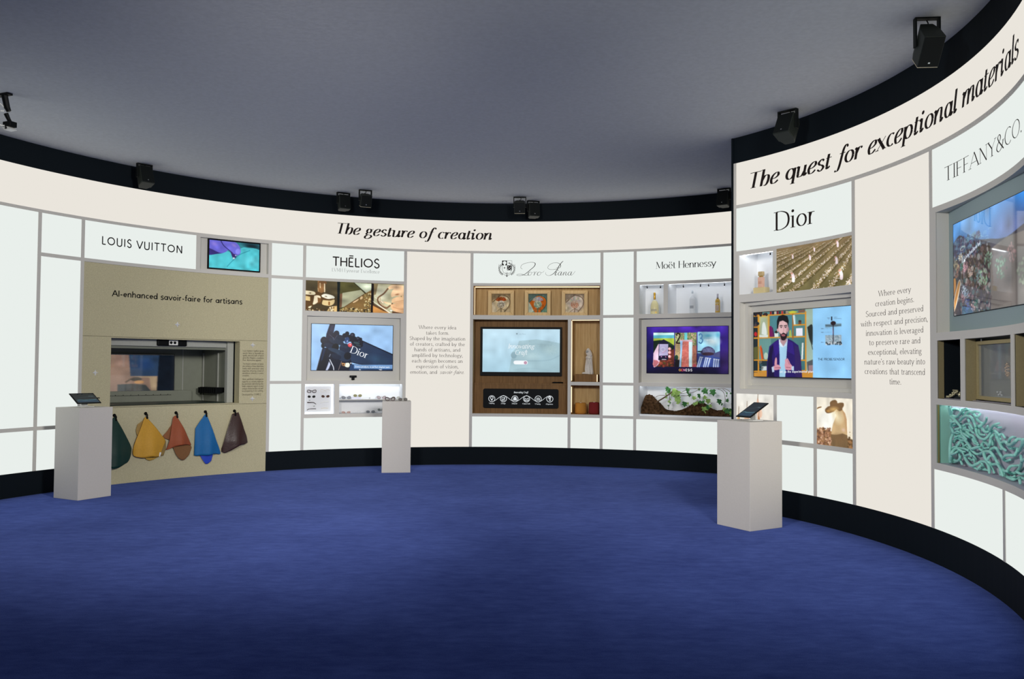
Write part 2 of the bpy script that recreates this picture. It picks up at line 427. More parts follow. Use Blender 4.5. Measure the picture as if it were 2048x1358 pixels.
ITAL = {'a': '6.4|E 3,3.2,2.3,3.3,0,360|L 5.2,6.3 5.1,1|C 5.1,1.1 5.5,.1 6.6,1.3', 'e': '5.4|C .8,2.9 3,3.3 4.6,4.6 4.3,6.2 3,6.4 1.3,5 .6,2.6 1.4,.3 3.2,.2 5,1.6',
        'f': '4.2|C 5.6,9.6 4.4,10.3 3.2,8.6 2.6,5 2,0 1.3,-2.6 .1,-3.2 -.8,-2.6|Lt .9,6.2 4.6,6.2|D 5.4,9.4,.6', 'h': '6|L 1,0 1,10.4|C 1,3.2 2.4,6.1 4.4,6.1 5,4 4.6,1.4 3.6,.1 2.6,.2|F .7,10.3,.5',
        'i': '3.2|L 1.1,6.3 1.1,1.4|C 1.1,1.4 1.5,.1 2.9,1.4|D 1.4,9,.85|C 1.1,6.3 .6,6.2 0,5.2', 'n': '6.8|L 1,0 1,6.3|C 1,3.2 2.8,6.2 4.6,6.2 5,4.4|L 5,4.6 5,1.4|C 5,1.4 5.3,.1 6.6,1.4|C 1,6.3 .6,6.2 0,5.4',
        'm': '9.6|L 1,0 1,6.3|C 1,3.2 2.6,6.2 4.2,6.2 4.6,4.4|L 4.6,4.6 4.6,0|C 4.6,3.2 6.2,6.2 7.8,6.2 8.2,4.4|L 8.2,4.6 8.2,1.4|C 8.2,1.4 8.5,.1 9.7,1.4|C 1,6.3 .6,6.2 0,5.4',
        'r': '4.6|L 1,0 1,6.3|C 1,3 2.4,6 4.2,6.2|D 4,5.8,.6|C 1,6.3 .6,6.2 0,5.4', 't': '3.8|L 1.6,8.4 1.3,1.4|C 1.3,1.4 1.8,.1 3.4,1.2|Lt .2,6.2 3.7,6.2', 'u': '6.8|L 1,6.3 1,2|C 1,2 1.5,.1 3.6,.4 5,3|L 5.1,6.3 5.1,1.4|C 5.1,1.4 5.4,.1 6.7,1.4|C 1,6.3 .6,6.2 0,5.4',
        'l': '2.6|L 1.1,10.4 1.1,1.4|C 1.1,1.4 1.5,.1 2.7,1.4', 'g': SERIF['g'], 'd': '6.6|E 3,3.2,2.4,3.3,0,360|L 5.2,10.4 5.1,1|C 5.1,1.1 5.5,.1 6.6,1.3',
        'v': '5.6|C .2,5.6 1.2,6.2 2,3 2.6,.1|Lt 2.6,.1 5.2,6.2', 'y': '5.8|C .2,5.6 1.2,6.2 2,3 2.8,.2|C 5.4,6.3 2.8,.2 1.4,-2.6 0,-2.8'}
STYLE = dict(
    headline=dict(thick=1.65, thin=0.42, serif=True, slant=0.20, track=0.35, ital=True),
    logo=dict(thick=1.12, thin=0.36, serif=True, slant=0, track=0.5), slim=dict(thick=0.85, thin=0.34, serif=True, slant=0, track=0.15),
    didone=dict(thick=1.15, thin=0.26, serif=True, slant=0, track=0.1), text=dict(thick=1.08, thin=0.5, serif=True, slant=0, track=0.7),
    textital=dict(thick=0.95, thin=0.5, serif=True, slant=0.22, track=0.4, ital=True), sans=dict(thick=1.4, thin=1.4, serif=False, slant=0, track=1.3),
    sansbold=dict(thick=1.5, thin=1.5, serif=False, slant=0, track=1.0), sanssmall=dict(thick=0.95, thin=0.95, serif=False, slant=0, track=0.6), sansmed=dict(thick=1.4, thin=1.4, serif=False, slant=0, track=0.55),
    whiteital=dict(thick=0.9, thin=0.45, serif=True, slant=0.22, track=0.4, ital=True))

def stroke_quads(pts, thick, thin, force=None):
    out, n = [], len(pts)
    L, Rr = [], []
    for i, p in enumerate(pts):
        a, b = pts[max(i - 1, 0)], pts[min(i + 1, n - 1)]
        dx, dy = b[0] - a[0], b[1] - a[1]
        d = math.hypot(dx, dy) or 1
        dx, dy = dx / d, dy / d
        w = thick if force == 'T' else thin if force == 't' else thin + (thick - thin) * abs(dy) ** 1.4
        L.append((p[0] - dy * w / 2, p[1] + dx * w / 2)); Rr.append((p[0] + dy * w / 2, p[1] - dx * w / 2))
    for i in range(n - 1):
        out.append([Rr[i], Rr[i + 1], L[i + 1], L[i]])
    return out

def glyph(ch, st):
    src = (ITAL.get(ch) if st.get('ital') else None) or (SERIF.get(ch) if st['serif'] else None) or BASE[ch]
    parts = src.split('|')
    quads, th, tn = [], st['thick'], st['thin']
    for cmd in parts[1:]:
        op, args = cmd.split(' ', 1)
        nums = [[float(k) for k in a.split(',')] for a in args.split()]
        force = op[1] if len(op) > 1 else None
        if op[0] == 'L':
            quads += stroke_quads(nums, th, tn, force)
        elif op[0] == 'C':
            quads += stroke_quads(catmull(nums, 7), th, tn, force)
        elif op[0] == 'E':
            cx, cy, rx, ry, a0, a1 = nums[0]
            k = 30
            m = (th + tn) / 4
            quads += stroke_quads([(cx + (rx - m * 0.5) * cos(math.radians(a0 + (a1 - a0) * i / k)), cy + (ry - tn / 2) * sin(math.radians(a0 + (a1 - a0) * i / k))) for i in range(k + 1)], th, tn)
        elif op[0] == 'D':
            cx, cy, r = nums[0]
            r *= (0.55 + 0.35 * th)
            ring = [(cx + r * cos(2 * pi * i / 10), cy + r * sin(2 * pi * i / 10)) for i in range(10)]
            quads += [[(cx, cy), ring[i], ring[(i + 1) % 10]] for i in range(10)]
        elif op[0] == 'F' and st['serif']:
            x, y, hw = nums[0]
            t = tn * 0.9
            y = y - t / 2 if y > 3 else y + t / 2
            hw += th * 0.35
            quads.append([(x - hw, y - t / 2), (x + hw, y - t / 2), (x + hw, y + t / 2), (x - hw, y + t / 2)])
    return float(parts[0]), quads

def lay_text(text, style, align='l', track=None):
    """polygons of one line of text, cap height 10; returns polygons and width"""
    st = STYLE[style]
    tr = st['track'] if track is None else track
    x, out = 0.0, []
    for ch in text:
        if ch == ' ':
            x += 3.4 + tr; continue
        acc = None
        if ch in 'ĒËë':
            acc, ch = ch, {'Ē': 'E', 'Ë': 'E', 'ë': 'e'}[ch]
        w, qs = glyph(ch, st)
        if acc == 'Ē': qs = qs + [[(1, 11.6), (5.4, 11.6), (5.4, 12.8), (1, 12.8)]]
        if acc == 'ë': qs = qs + [[(c + .7 * cos(k * pi / 4), 8.6 + .7 * sin(k * pi / 4)) for k in range(8)] for c in (2, 4.3)]
        for q in qs:
            out.append([(x + a + b * st['slant'], b) for a, b in q])
        x += w + tr
    w = x - tr
    off = {'l': 0, 'c': -w / 2, 'r': -w}[align]
    return [[(a + off, b) for a, b in q] for q in out], w

def wall_text(mb, fr, text, style, s0, s1, zbase, cap, dr=-0.006, align='fit', track=None, sign=1, slope=0.0):
    """letters lying on the curved wall between arc positions s0 and s1 (or centred / left at s0)"""
    qs, w = lay_text(text, style, 'l', track)
    if align == 'fit': kx, ox = (s1 - s0) / w, s0
    else:
        kx = cap / 10 * (s1 or 1.0)
        ox = s0 - (w * kx / 2 if align == 'c' else w * kx if align == 'r' else 0)
    for q in qs:
        pts = []
        for a, b in q:
            x, y = fr.arc(ox + a * kx, dr)
            pts.append((x, y, zbase + b * cap / 10))
        mb.poly(pts)
    return mb

def flat_text(mb, text, style, x0, x1, zbase, cap, y, align='fit', track=None):
    qs, w = lay_text(text, style, 'l', track)
    if align == 'fit': kx, ox = (x1 - x0) / w, x0
    else:
        kx = cap / 10 * (x1 or 1.0)
        ox = x0 - (w * kx / 2 if align == 'c' else w * kx if align == 'r' else 0)
    for q in qs:
        mb.poly([(ox + a * kx, y, zbase + b * cap / 10) for a, b in q])
    return mb
# ------------------------------------------------------------------ pictures shown on prints and displays
class Paint:
    """a small picture painted in the coordinates of box (x0, y0, x1, y1), y down; becomes one fine mesh with colours"""
    def __init__(self, box, w, h, bg, bg2=None, seed=1, skew=(0, 0, 0, 0)):
        w, h = int(w * 1.25), int(h * 1.25)
        self.b, self.w, self.h, self.over = box, w * 3, h * 3, []
        self.skew = skew                        # how far the four corners TL, TR, BR, BL lie below the box
        self.rng = np.random.default_rng(seed)
        t = np.linspace(0, 1, self.h)[:, None, None]
        a, c = np.array(bg, float), np.array(bg2 or bg, float)
        self.a = np.repeat(a * (1 - t) + c * t, self.w, 1)
    def px(self, p):
        x0, y0, x1, y1 = self.b
        u, v = (p[0] - x0) / (x1 - x0), (p[1] - y0) / (y1 - y0)
        H = y1 - y0
        top = (self.skew[0] * (1 - u) + self.skew[1] * u) / H
        bot = 1 + (self.skew[3] * (1 - u) + self.skew[2] * u) / H
        return u * self.w, (v - top) / (bot - top) * self.h
    def _mix(self, ys, xs, m, col, al):
        sub = self.a[ys, xs]
        m = m[..., None] * al
        self.a[ys, xs] = sub * (1 - m) + np.array(col, float) * m
    def raw(self, P, col, al=1.0):
        P = np.array(P)
        x0, y0 = np.floor(P.min(0)).astype(int); x1, y1 = np.ceil(P.max(0)).astype(int) + 1
        x0, y0, x1, y1 = max(x0, 0), max(y0, 0), min(x1, self.w), min(y1, self.h)
        if x1 <= x0 or y1 <= y0: return
        X, Y = np.meshgrid(np.arange(x0, x1) + .5, np.arange(y0, y1) + .5)
        ins = np.zeros(X.shape, bool)
        n = len(P)
        for i in range(n):
            (ax, ay), (bx, by) = P[i], P[(i + 1) % n]
            if ay == by: continue
            c = ((ay > Y) != (by > Y)) & (X < (bx - ax) * (Y - ay) / (by - ay) + ax)
            ins ^= c
        self._mix(slice(y0, y1), slice(x0, x1), ins.astype(float), col, al)
    def poly(self, pts, col, al=1.0, smooth=False):
        if smooth: pts = catmull(list(pts) + [pts[0]], 5)
        self.raw([self.px(p) for p in pts], col, al)
        return self
    def ell(self, cx, cy, rx, ry, col, al=1.0, rot=0, soft=0.0):
        r = math.radians(rot)
        if soft:
            x, y = self.px((cx, cy)); ex = self.px((cx + rx, cy)); ey = self.px((cx, cy + ry))
            ax, ay = abs(ex[0] - x) + .01, abs(ey[1] - y) + .01
            X, Y = np.meshgrid(np.arange(self.w) + .5, np.arange(self.h) + .5)
            dx, dy = (X - x), (Y - y)
            u, v = dx * cos(r) + dy * sin(r), -dx * sin(r) + dy * cos(r)
            d = np.sqrt((u / ax) ** 2 + (v / ay) ** 2)
            m = np.clip((1 - d) / soft, 0, 1)
            self._mix(slice(None), slice(None), m, col, al)
            return self
        self.raw([self.px((cx + rx * cos(t) * cos(r) - ry * sin(t) * sin(r), cy + rx * cos(t) * sin(r) + ry * sin(t) * cos(r))) for t in np.linspace(0, 2 * pi, 28, endpoint=False)], col, al)
        return self
    def line(self, pts, w, col, al=1.0, smooth=False):
        if smooth: pts = catmull(pts, 6)
        for q in stroke_quads([tuple(p) for p in pts], w, w):
            self.raw([self.px(p) for p in q], col, al)
        return self
    def text(self, s, style, x, y, cap, col, width=None, rot=0, al=1.0):
        qs, w = lay_text(s, style)
        ky = cap / 10; kx = (width / w) if width else ky
        c_, s_ = cos(math.radians(rot)), sin(math.radians(rot))
        for q in qs:
            P = [self.px((x + (a * kx) * c_ + (b * ky) * s_, y + (a * kx) * s_ - (b * ky) * c_)) for a, b in q]
            self.over.append(([(u / self.w, v / self.h) for u, v in P], col))
        return self
    def tone(self, blotch=.10, gamma=1.0, soft=1):
        """photographic unevenness: broad tonal blotches and a slightly soft focus"""
        n = self.rng.normal(0, 1, (9, 14))
        Y, X = np.linspace(0, 7.99, self.h), np.linspace(0, 12.99, self.w)
        yi, xi = Y.astype(int), X.astype(int)
        fy, fx = (Y - yi)[:, None], (X - xi)[None]
        m = n[yi][:, xi] * (1 - fy) * (1 - fx) + n[yi + 1][:, xi] * fy * (1 - fx) + n[yi][:, xi + 1] * (1 - fy) * fx + n[yi + 1][:, xi + 1] * fy * fx
        self.a = 255 * (np.clip(self.a * (1 + blotch * m)[..., None], 0, 255) / 255) ** gamma
        for _ in range(soft):
            for ax in (0, 1): self.a = (np.roll(self.a, 1, ax) + self.a * 2 + np.roll(self.a, -1, ax)) / 4
        return self
    def speck(self, region, n, r, cols, al=1.0, inside=None):
        x0, y0, x1, y1 = region
        for k in range(n):
            x, y = self.rng.uniform(x0, x1), self.rng.uniform(y0, y1)
            if inside and not inside(x, y): continue
            q = r * self.rng.uniform(.5, 1.4)
            c = cols[int(self.rng.integers(len(cols)))]
            self.ell(x, y, q, q * self.rng.uniform(.6, 1.2), c, al, self.rng.uniform(0, 180))
        return self
    def grain(self, amt):
        self.a = self.a + self.rng.normal(0, amt, self.a.shape[:2])[..., None]
        return self
    def mesh(self, x0, x1, z0, z1, y, curve=None):
        """fine quad mesh: flat at depth y, or lying on the curved wall if curve = (frame, dr)"""
        a = np.clip(self.a.reshape(self.h // 3, 3, self.w // 3, 3, 3).mean((1, 3)), 0, 255) / 255
        lin = np.where(a <= 0.0404, a / 12.92, ((a + 0.055) / 1.055) ** 2.4)
        H, W = lin.shape[:2]
        mb = MB()
        rows = []
        for j in range(H):
            z = z1 + (z0 - z1) * j / (H - 1)
            if curve: rows.append([curve[0].arc(x0 + (x1 - x0) * i / (W - 1), curve[1]) + (z,) for i in range(W)])
            else: rows.append([(x0 + (x1 - x0) * i / (W - 1), y, z) for i in range(W)])
        mb.quadgrid(rows)
        mb.c = np.concatenate([lin.reshape(-1, 3), np.ones((H * W, 1))], 1)
        mb.over = None
        if self.over:
            tm = MB(); tc = []
            for P, col in self.over:
                pts = []
                for u, v in P:
                    z = z1 + (z0 - z1) * v
                    pts.append(curve[0].arc(x0 + (x1 - x0) * u, curve[1] - .001) + (z,) if curve else (x0 + (x1 - x0) * u, y - .0008, z))
                tm.poly(pts); tc += [srgb(*col)] * len(pts)
            tm.c = np.array(tc)
            mb.over = tm
        return mb

def pic_small_display():                     # purple-lit fingers sewing a turquoise hide
    p = Paint((192, 800, 870, 1190), 96, 56, (44, 112, 124), (84, 200, 208), skew=(0, 65, 55, 0))
    p.ell(770, 890, 170, 60, (12, 40, 50), 1, 8, .8)
    p.poly([(150, 1010), (300, 990), (430, 960), (520, 1010), (600, 930), (700, 910), (900, 980), (900, 1320), (150, 1320)], (82, 198, 210), 1, True)
    p.ell(760, 1100, 140, 90, (104, 214, 226), 1, 0, .9)
    p.line([(430, 1180), (500, 1100), (600, 1010), (740, 950)], 10, (40, 130, 150), .8, True)
    p.poly([(180, 900), (300, 960), (380, 985), (300, 1000), (180, 1010)], (52, 44, 118), 1, True)
    p.poly([(180, 795), (330, 805), (400, 880), (445, 940), (360, 990), (240, 940), (180, 900)], (104, 100, 205), 1, True)
    p.ell(260, 860, 60, 40, (146, 128, 214), .7, 20, .8)
    p.poly([(345, 812), (520, 830), (590, 890), (612, 975), (570, 1022), (500, 985), (420, 915)], (108, 104, 208), 1, True)
    p.ell(575, 965, 34, 40, (134, 134, 232), 1, 10); p.ell(520, 880, 50, 26, (150, 130, 210), .7, 30, .8)
    p.line([(342, 812), (380, 880), (440, 935), (500, 985)], 10, (30, 28, 90), .9, True)
    p.poly([(470, 960), (520, 1000), (560, 1020), (520, 1075), (495, 1030)], (60, 40, 110), 1, True)
    p.ell(520, 1060, 14, 12, (225, 240, 255)); p.ell(545, 1022, 10, 8, (205, 215, 250))
    return p.tone(.08).grain(3)

def pic_flower_glasses():
    p = Paint((92, 85, 1845, 1085), 176, 100, (166, 206, 248), (156, 198, 246), skew=(0, 36, 18, 0))
    dk = (16, 20, 36)
    p.poly([(485, 60), (598, 60), (556, 270), (400, 320)], (24, 26, 48)); p.poly([(500, 130), (560, 120), (545, 260), (470, 290)], (44, 44, 72))
    p.poly([(330, 600), (480, 610), (420, 1120), (195, 1120)], (14, 17, 30)); p.poly([(345, 620), (400, 620), (330, 860), (290, 900)], (30, 50, 92), .7)
    p.line([(322, 620), (205, 1085)], 10, (120, 130, 150))
    p.poly([(880, 560), (1100, 430), (1860, 755), (1860, 985), (1400, 985), (1100, 950), (880, 880)], (38, 56, 86))
    p.ell(1500, 850, 330, 120, (48, 78, 108), .8, 12, .9)
    p.line([(1120, 432), (1860, 760)], 22, (14, 18, 36)); p.line([(880, 890), (1100, 950), (1420, 985), (1860, 985)], 16, (16, 24, 44), 1, True)
    p.poly([(430, 620), (900, 760), (960, 960), (1860, 1000), (1860, 1120), (400, 1120)], (15, 20, 38))
    p.poly([(930, 960), (1400, 1000), (1860, 1000), (1860, 1090), (900, 1090)], (32, 62, 104))
    for e in ((350, 440, 66, 78, (12, 13, 26)), (345, 550, 46, 60, (9, 12, 23)), (480, 350, 80, 105, (28, 29, 52)), (610, 320, 68, 90, (26, 27, 45)), (700, 400, 110, 72, (24, 35, 57)),
              (450, 480, 130, 76, (21, 26, 45)), (480, 570, 130, 56, (26, 37, 62)), (620, 470, 170, 60, (31, 43, 65)), (800, 620, 120, 110, (27, 38, 62)), (600, 600, 76, 90, (6, 7, 14)),
              (640, 680, 210, 44, (39, 57, 81)), (780, 800, 150, 96, (33, 48, 73)), (860, 780, 76, 80, (12, 16, 28)), (620, 790, 110, 60, (22, 33, 55))):
        p.ell(*e, rot=18)
    p.ell(730, 560, 70, 40, (57, 73, 96), .5, 20, .9); p.ell(820, 590, 60, 40, (55, 71, 93), .5, 20, .9); p.ell(660, 730, 80, 40, (60, 79, 102), .5, 25, .9)
    p.line([(470, 320), (545, 390), (560, 440)], 8, (110, 104, 130), .8, True); p.line([(640, 330), (590, 400), (570, 440)], 8, (104, 98, 120), .8, True)
    for e in ((845, 300, 46, 50), (960, 330, 56, 50), (800, 340, 60, 50), (1080, 410, 50, 48), (1135, 425, 36, 42), (900, 400, 70, 76), (990, 400, 60, 50), (1010, 480, 80, 60), (1090, 540, 100, 60), (1150, 500, 44, 60)):
        p.ell(*e, (17, 20, 34), 1, 10)
    for e in ((845, 440, 50, 70, (40, 66, 112)), (850, 465, 14, 30, (130, 160, 220)), (955, 325, 30, 24, (60, 58, 78)), (1075, 400, 26, 20, (62, 66, 84)), (1050, 500, 70, 24, (50, 70, 78)), (1090, 555, 60, 20, (44, 60, 70))):
        p.ell(*e, rot=12)
    p.ell(910, 545, 46, 44, (232, 74, 80)); p.ell(914, 535, 14, 16, (255, 214, 210))
    p.line([(480, 850), (520, 930), (560, 1010), (572, 1085)], 18, (222, 228, 240), 1, True); p.poly([(470, 890), (500, 960), (470, 1040), (440, 1085), (400, 1085), (440, 980)], (196, 206, 236))
    p.line([(735, 890), (670, 1085)], 8, (180, 160, 150)); p.line([(470, 800), (500, 735)], 8, (190, 200, 220))
    p.poly([(735, 925), (810, 935), (800, 1000), (745, 985)], (206, 150, 92)); p.ell(770, 965, 16, 20, (60, 40, 30)); p.poly([(820, 930), (890, 930), (910, 980), (880, 1025), (810, 1005)], (236, 238, 222), 1, True)
    p.ell(932, 935, 14, 12, (250, 250, 250)); p.poly([(1115, 1062), (1160, 1080), (1115, 1090)], (225, 232, 245)); p.poly([(1530, 1070), (1620, 1075), (1600, 1090), (1570, 1090)], (225, 232, 245))
    p.poly([(1000, 968), (1860, 975), (1860, 1062), (1000, 1050)], (118, 158, 208))
    p.text('Every product, a perfect digital twin.', 'sansbold', 1030, 1030, 36, (236, 244, 252), 760, 1.2)
    p.text('Dior', 'logo', 905, 700, 150, (240, 244, 250), 400, 20.5)
    return p.tone(.05).grain(3)

def pic_innovating():
    p = Paint((243, 953, 1083, 1425), 156, 88, (190, 222, 238), (170, 208, 226), skew=(0, 6, -3, 0))
    p.poly([(620, 1150), (640, 1085), (830, 1068), (960, 1085), (1083, 1110), (1083, 1430), (530, 1430), (560, 1270), (560, 1215)], (160, 192, 202), .95, False)
    p.ell(760, 1250, 160, 60, (178, 206, 212), .8, 0, .9); p.ell(700, 1360, 220, 60, (176, 210, 220), .8, -5, .9); p.ell(980, 1180, 110, 70, (168, 196, 200), .8, 0, .9)
    p.ell(585, 1240, 32, 36, (140, 172, 184)); p.line([(560, 1290), (760, 1300), (960, 1290), (1080, 1240)], 10, (146, 178, 190), .7, True)
    p.line([(580, 1400), (760, 1380), (1000, 1400)], 8, (152, 186, 198), .6, True); p.line([(660, 1140), (800, 1120), (1000, 1130)], 6, (150, 180, 188), .6, True)
    p.speck((650, 1080, 1075, 1230), 120, 5, [(150, 182, 190), (176, 204, 210)], .5)
    p.text('Innovating', 'whiteital', 520, 1166, 50, (246, 250, 252), 285); p.text('Craft', 'whiteital', 596, 1234, 50, (246, 250, 252), 132)
    p.line([(600, 1318), (716, 1318)], 40, (248, 252, 255)); p.ell(602, 1318, 20, 20, (248, 252, 255)); p.ell(712, 1318, 24, 22, (248, 252, 255)); p.ell(711, 1320, 17, 17, (186, 138, 164)); p.line([(711, 1312), (711, 1328)], 3, (230, 200, 215))
    p.line([(608, 1310), (650, 1310)], 3, (215, 225, 235)); p.text('Loro Piana', 'whiteital', 640, 1016, 14, (126, 150, 160), 70); p.ell(616, 1008, 9, 8, (120, 146, 158))
    return p.tone(.03).grain(2)

def pic_cards():
    p = Paint((92, 112, 1902, 1140), 166, 95, (66, 38, 158), (14, 10, 44), skew=(0, -32, 10, -5))
    p.ell(100, 640, 260, 700, (14, 18, 74), .8, 0, .9); p.ell(1850, 900, 240, 420, (54, 34, 96), .8, 0, .7); p.ell(1000, 120, 760, 120, (84, 44, 176), .7, 0, .9); p.ell(900, 1150, 900, 160, (14, 12, 36), .8, 0, .8)
    p.poly([(246, 250), (262, 232), (700, 230), (718, 246), (718, 980), (700, 996), (262, 996), (246, 980)], (40, 60, 36))
    p.poly([(246, 240), (718, 236), (718, 300), (246, 300)], (196, 236, 232)); p.poly([(246, 296), (718, 290), (718, 366), (246, 372)], (92, 178, 196))
    p.poly([(246, 366), (718, 358), (718, 520), (600, 440), (440, 400), (246, 430)], (170, 190, 66)); p.poly([(246, 420), (400, 400), (480, 460), (718, 540), (718, 760), (246, 760)], (18, 36, 26))
    p.poly([(246, 840), (400, 850), (600, 640), (718, 600), (718, 990), (246, 990)], (96, 44, 34)); p.speck((250, 850, 715, 985), 60, 20, [(140, 60, 46), (70, 60, 30), (52, 36, 26), (160, 80, 56)], .9)
    p.poly([(246, 700), (300, 600), (380, 490), (400, 760), (380, 900), (320, 980), (246, 985)], (222, 190, 212), 1, True); p.poly([(246, 840), (330, 850), (380, 890), (300, 990), (246, 990)], (180, 104, 112))
    p.poly([(372, 450), (400, 430), (450, 400), (480, 384), (580, 436), (590, 480), (585, 840), (360, 850)], (24, 22, 44)); p.poly([(384, 490), (584, 490), (580, 740), (374, 750)], (168, 160, 194))
    p.ell(466, 610, 56, 52, (196, 190, 216)); p.line([(455, 690), (536, 626)], 10, (190, 130, 160)); p.ell(466, 606, 40, 36, (168, 162, 196))
    for y in (596, 676, 766): p.ell(616, y, 34, 34, (226, 152, 152)); p.ell(606, y - 8, 20, 18, (248, 206, 204), .9)
    p.ell(430, 770, 12, 10, (216, 130, 190)); p.ell(528, 774, 12, 10, (216, 130, 190)); p.line([(440, 832), (540, 832)], 10, (214, 210, 226))
    p.poly([(736, 240), (1216, 230), (1216, 996), (736, 996)], (122, 128, 88))
    p.speck((740, 236, 1212, 992), 460, 12, [(170, 178, 120), (90, 130, 70), (206, 170, 148), (60, 90, 60), (190, 140, 124), (120, 150, 96)])
    p.poly([(736, 480), (860, 480), (880, 996), (736, 996)], (170, 130, 100), .6); p.poly([(1110, 520), (1216, 520), (1216, 996), (1110, 996)], (176, 92, 84), .7); p.ell(770, 790, 40, 60, (28, 52, 36)); p.poly([(736, 830), (840, 840), (830, 996), (736, 996)], (26, 22, 26))
    p.poly([(945, 236), (1010, 236), (1010, 400), (945, 400)], (106, 196, 200)); p.poly([(850, 400), (1130, 390), (1120, 460), (850, 470)], (200, 168, 180)); p.poly([(850, 420), (910, 420), (890, 700), (870, 996), (832, 996), (860, 640)], (150, 186, 224))
    p.poly([(1040, 440), (1124, 440), (1116, 996), (1050, 996)], (196, 224, 232)); p.poly([(905, 430), (1046, 430), (1046, 996), (884, 996)], (198, 108, 98)); p.speck((895, 440, 1040, 990), 90, 12, [(218, 140, 126), (176, 88, 82)], .6); p.ell(1170, 962, 36, 30, (172, 70, 84))
    p.text('2', 'sansbold', 752, 470, 220, (48, 30, 26), 110)
    p.poly([(1234, 232), (1250, 216), (1706, 214), (1722, 230), (1722, 996), (1234, 996)], (150, 206, 230)); p.ell(1560, 430, 220, 130, (214, 234, 240), 1, 0, .9); p.ell(1460, 300, 110, 50, (88, 176, 206), .8, 0, .9); p.ell(1680, 280, 70, 80, (80, 170, 200), .7, 0, .9)
    p.poly([(1234, 690), (1722, 700), (1722, 996), (1234, 996)], (58, 76, 146)); p.poly([(1300, 680), (1360, 580), (1480, 540), (1590, 600), (1610, 700), (1480, 750), (1340, 730)], (66, 66, 104), 1, True)
    for k in range(9): p.line([(1350 + k * 28, 590 - (20 if 2 < k < 7 else 0)), (1380 + k * 26, 690)], 7, (176, 196, 232), .8)
    p.ell(1470, 705, 130, 36, (58, 40, 54)); p.poly([(1600, 690), (1722, 640), (1722, 790), (1570, 760)], (74, 78, 124)); p.line([(1240, 656), (1330, 656)], 26, (12, 16, 28))
    for bx in (1300, 1340, 1420, 1460, 1510, 1600, 1645, 1690):
        lean = 70 if bx < 1400 else 50 if bx < 1550 else 14
        p.line([(bx, 770 + (bx - 1300) * .15), (bx - lean, 1000)], 26, (206, 220, 246)); p.line([(bx + 6, 780 + (bx - 1300) * .15), (bx - lean + 6, 1000)], 6, (110, 130, 196))
        p.line([(bx - 18, 772 + (bx - 1300) * .15), (bx + 22, 776 + (bx - 1300) * .15)], 12, (240, 244, 252))
    p.text('3', 'sansbold', 1250, 470, 210, (80, 130, 170), 110); p.text('Layers', 'whiteital', 1390, 405, 34, (240, 246, 250), 170)
    for i, (ch, c) in enumerate(zip('GENESIS', [(240, 180, 80), (232, 80, 100), (236, 150, 190), (236, 232, 240), (236, 232, 240), (236, 232, 240), (236, 232, 240)])):
        p.text(ch, 'sansbold', (822, 880, 922, 976, 1020, 1060, 1086)[i], 1094, 52, c, (50, 34, 44, 34, 34, 12, 34)[i])
    return p.tone(.14).grain(3)

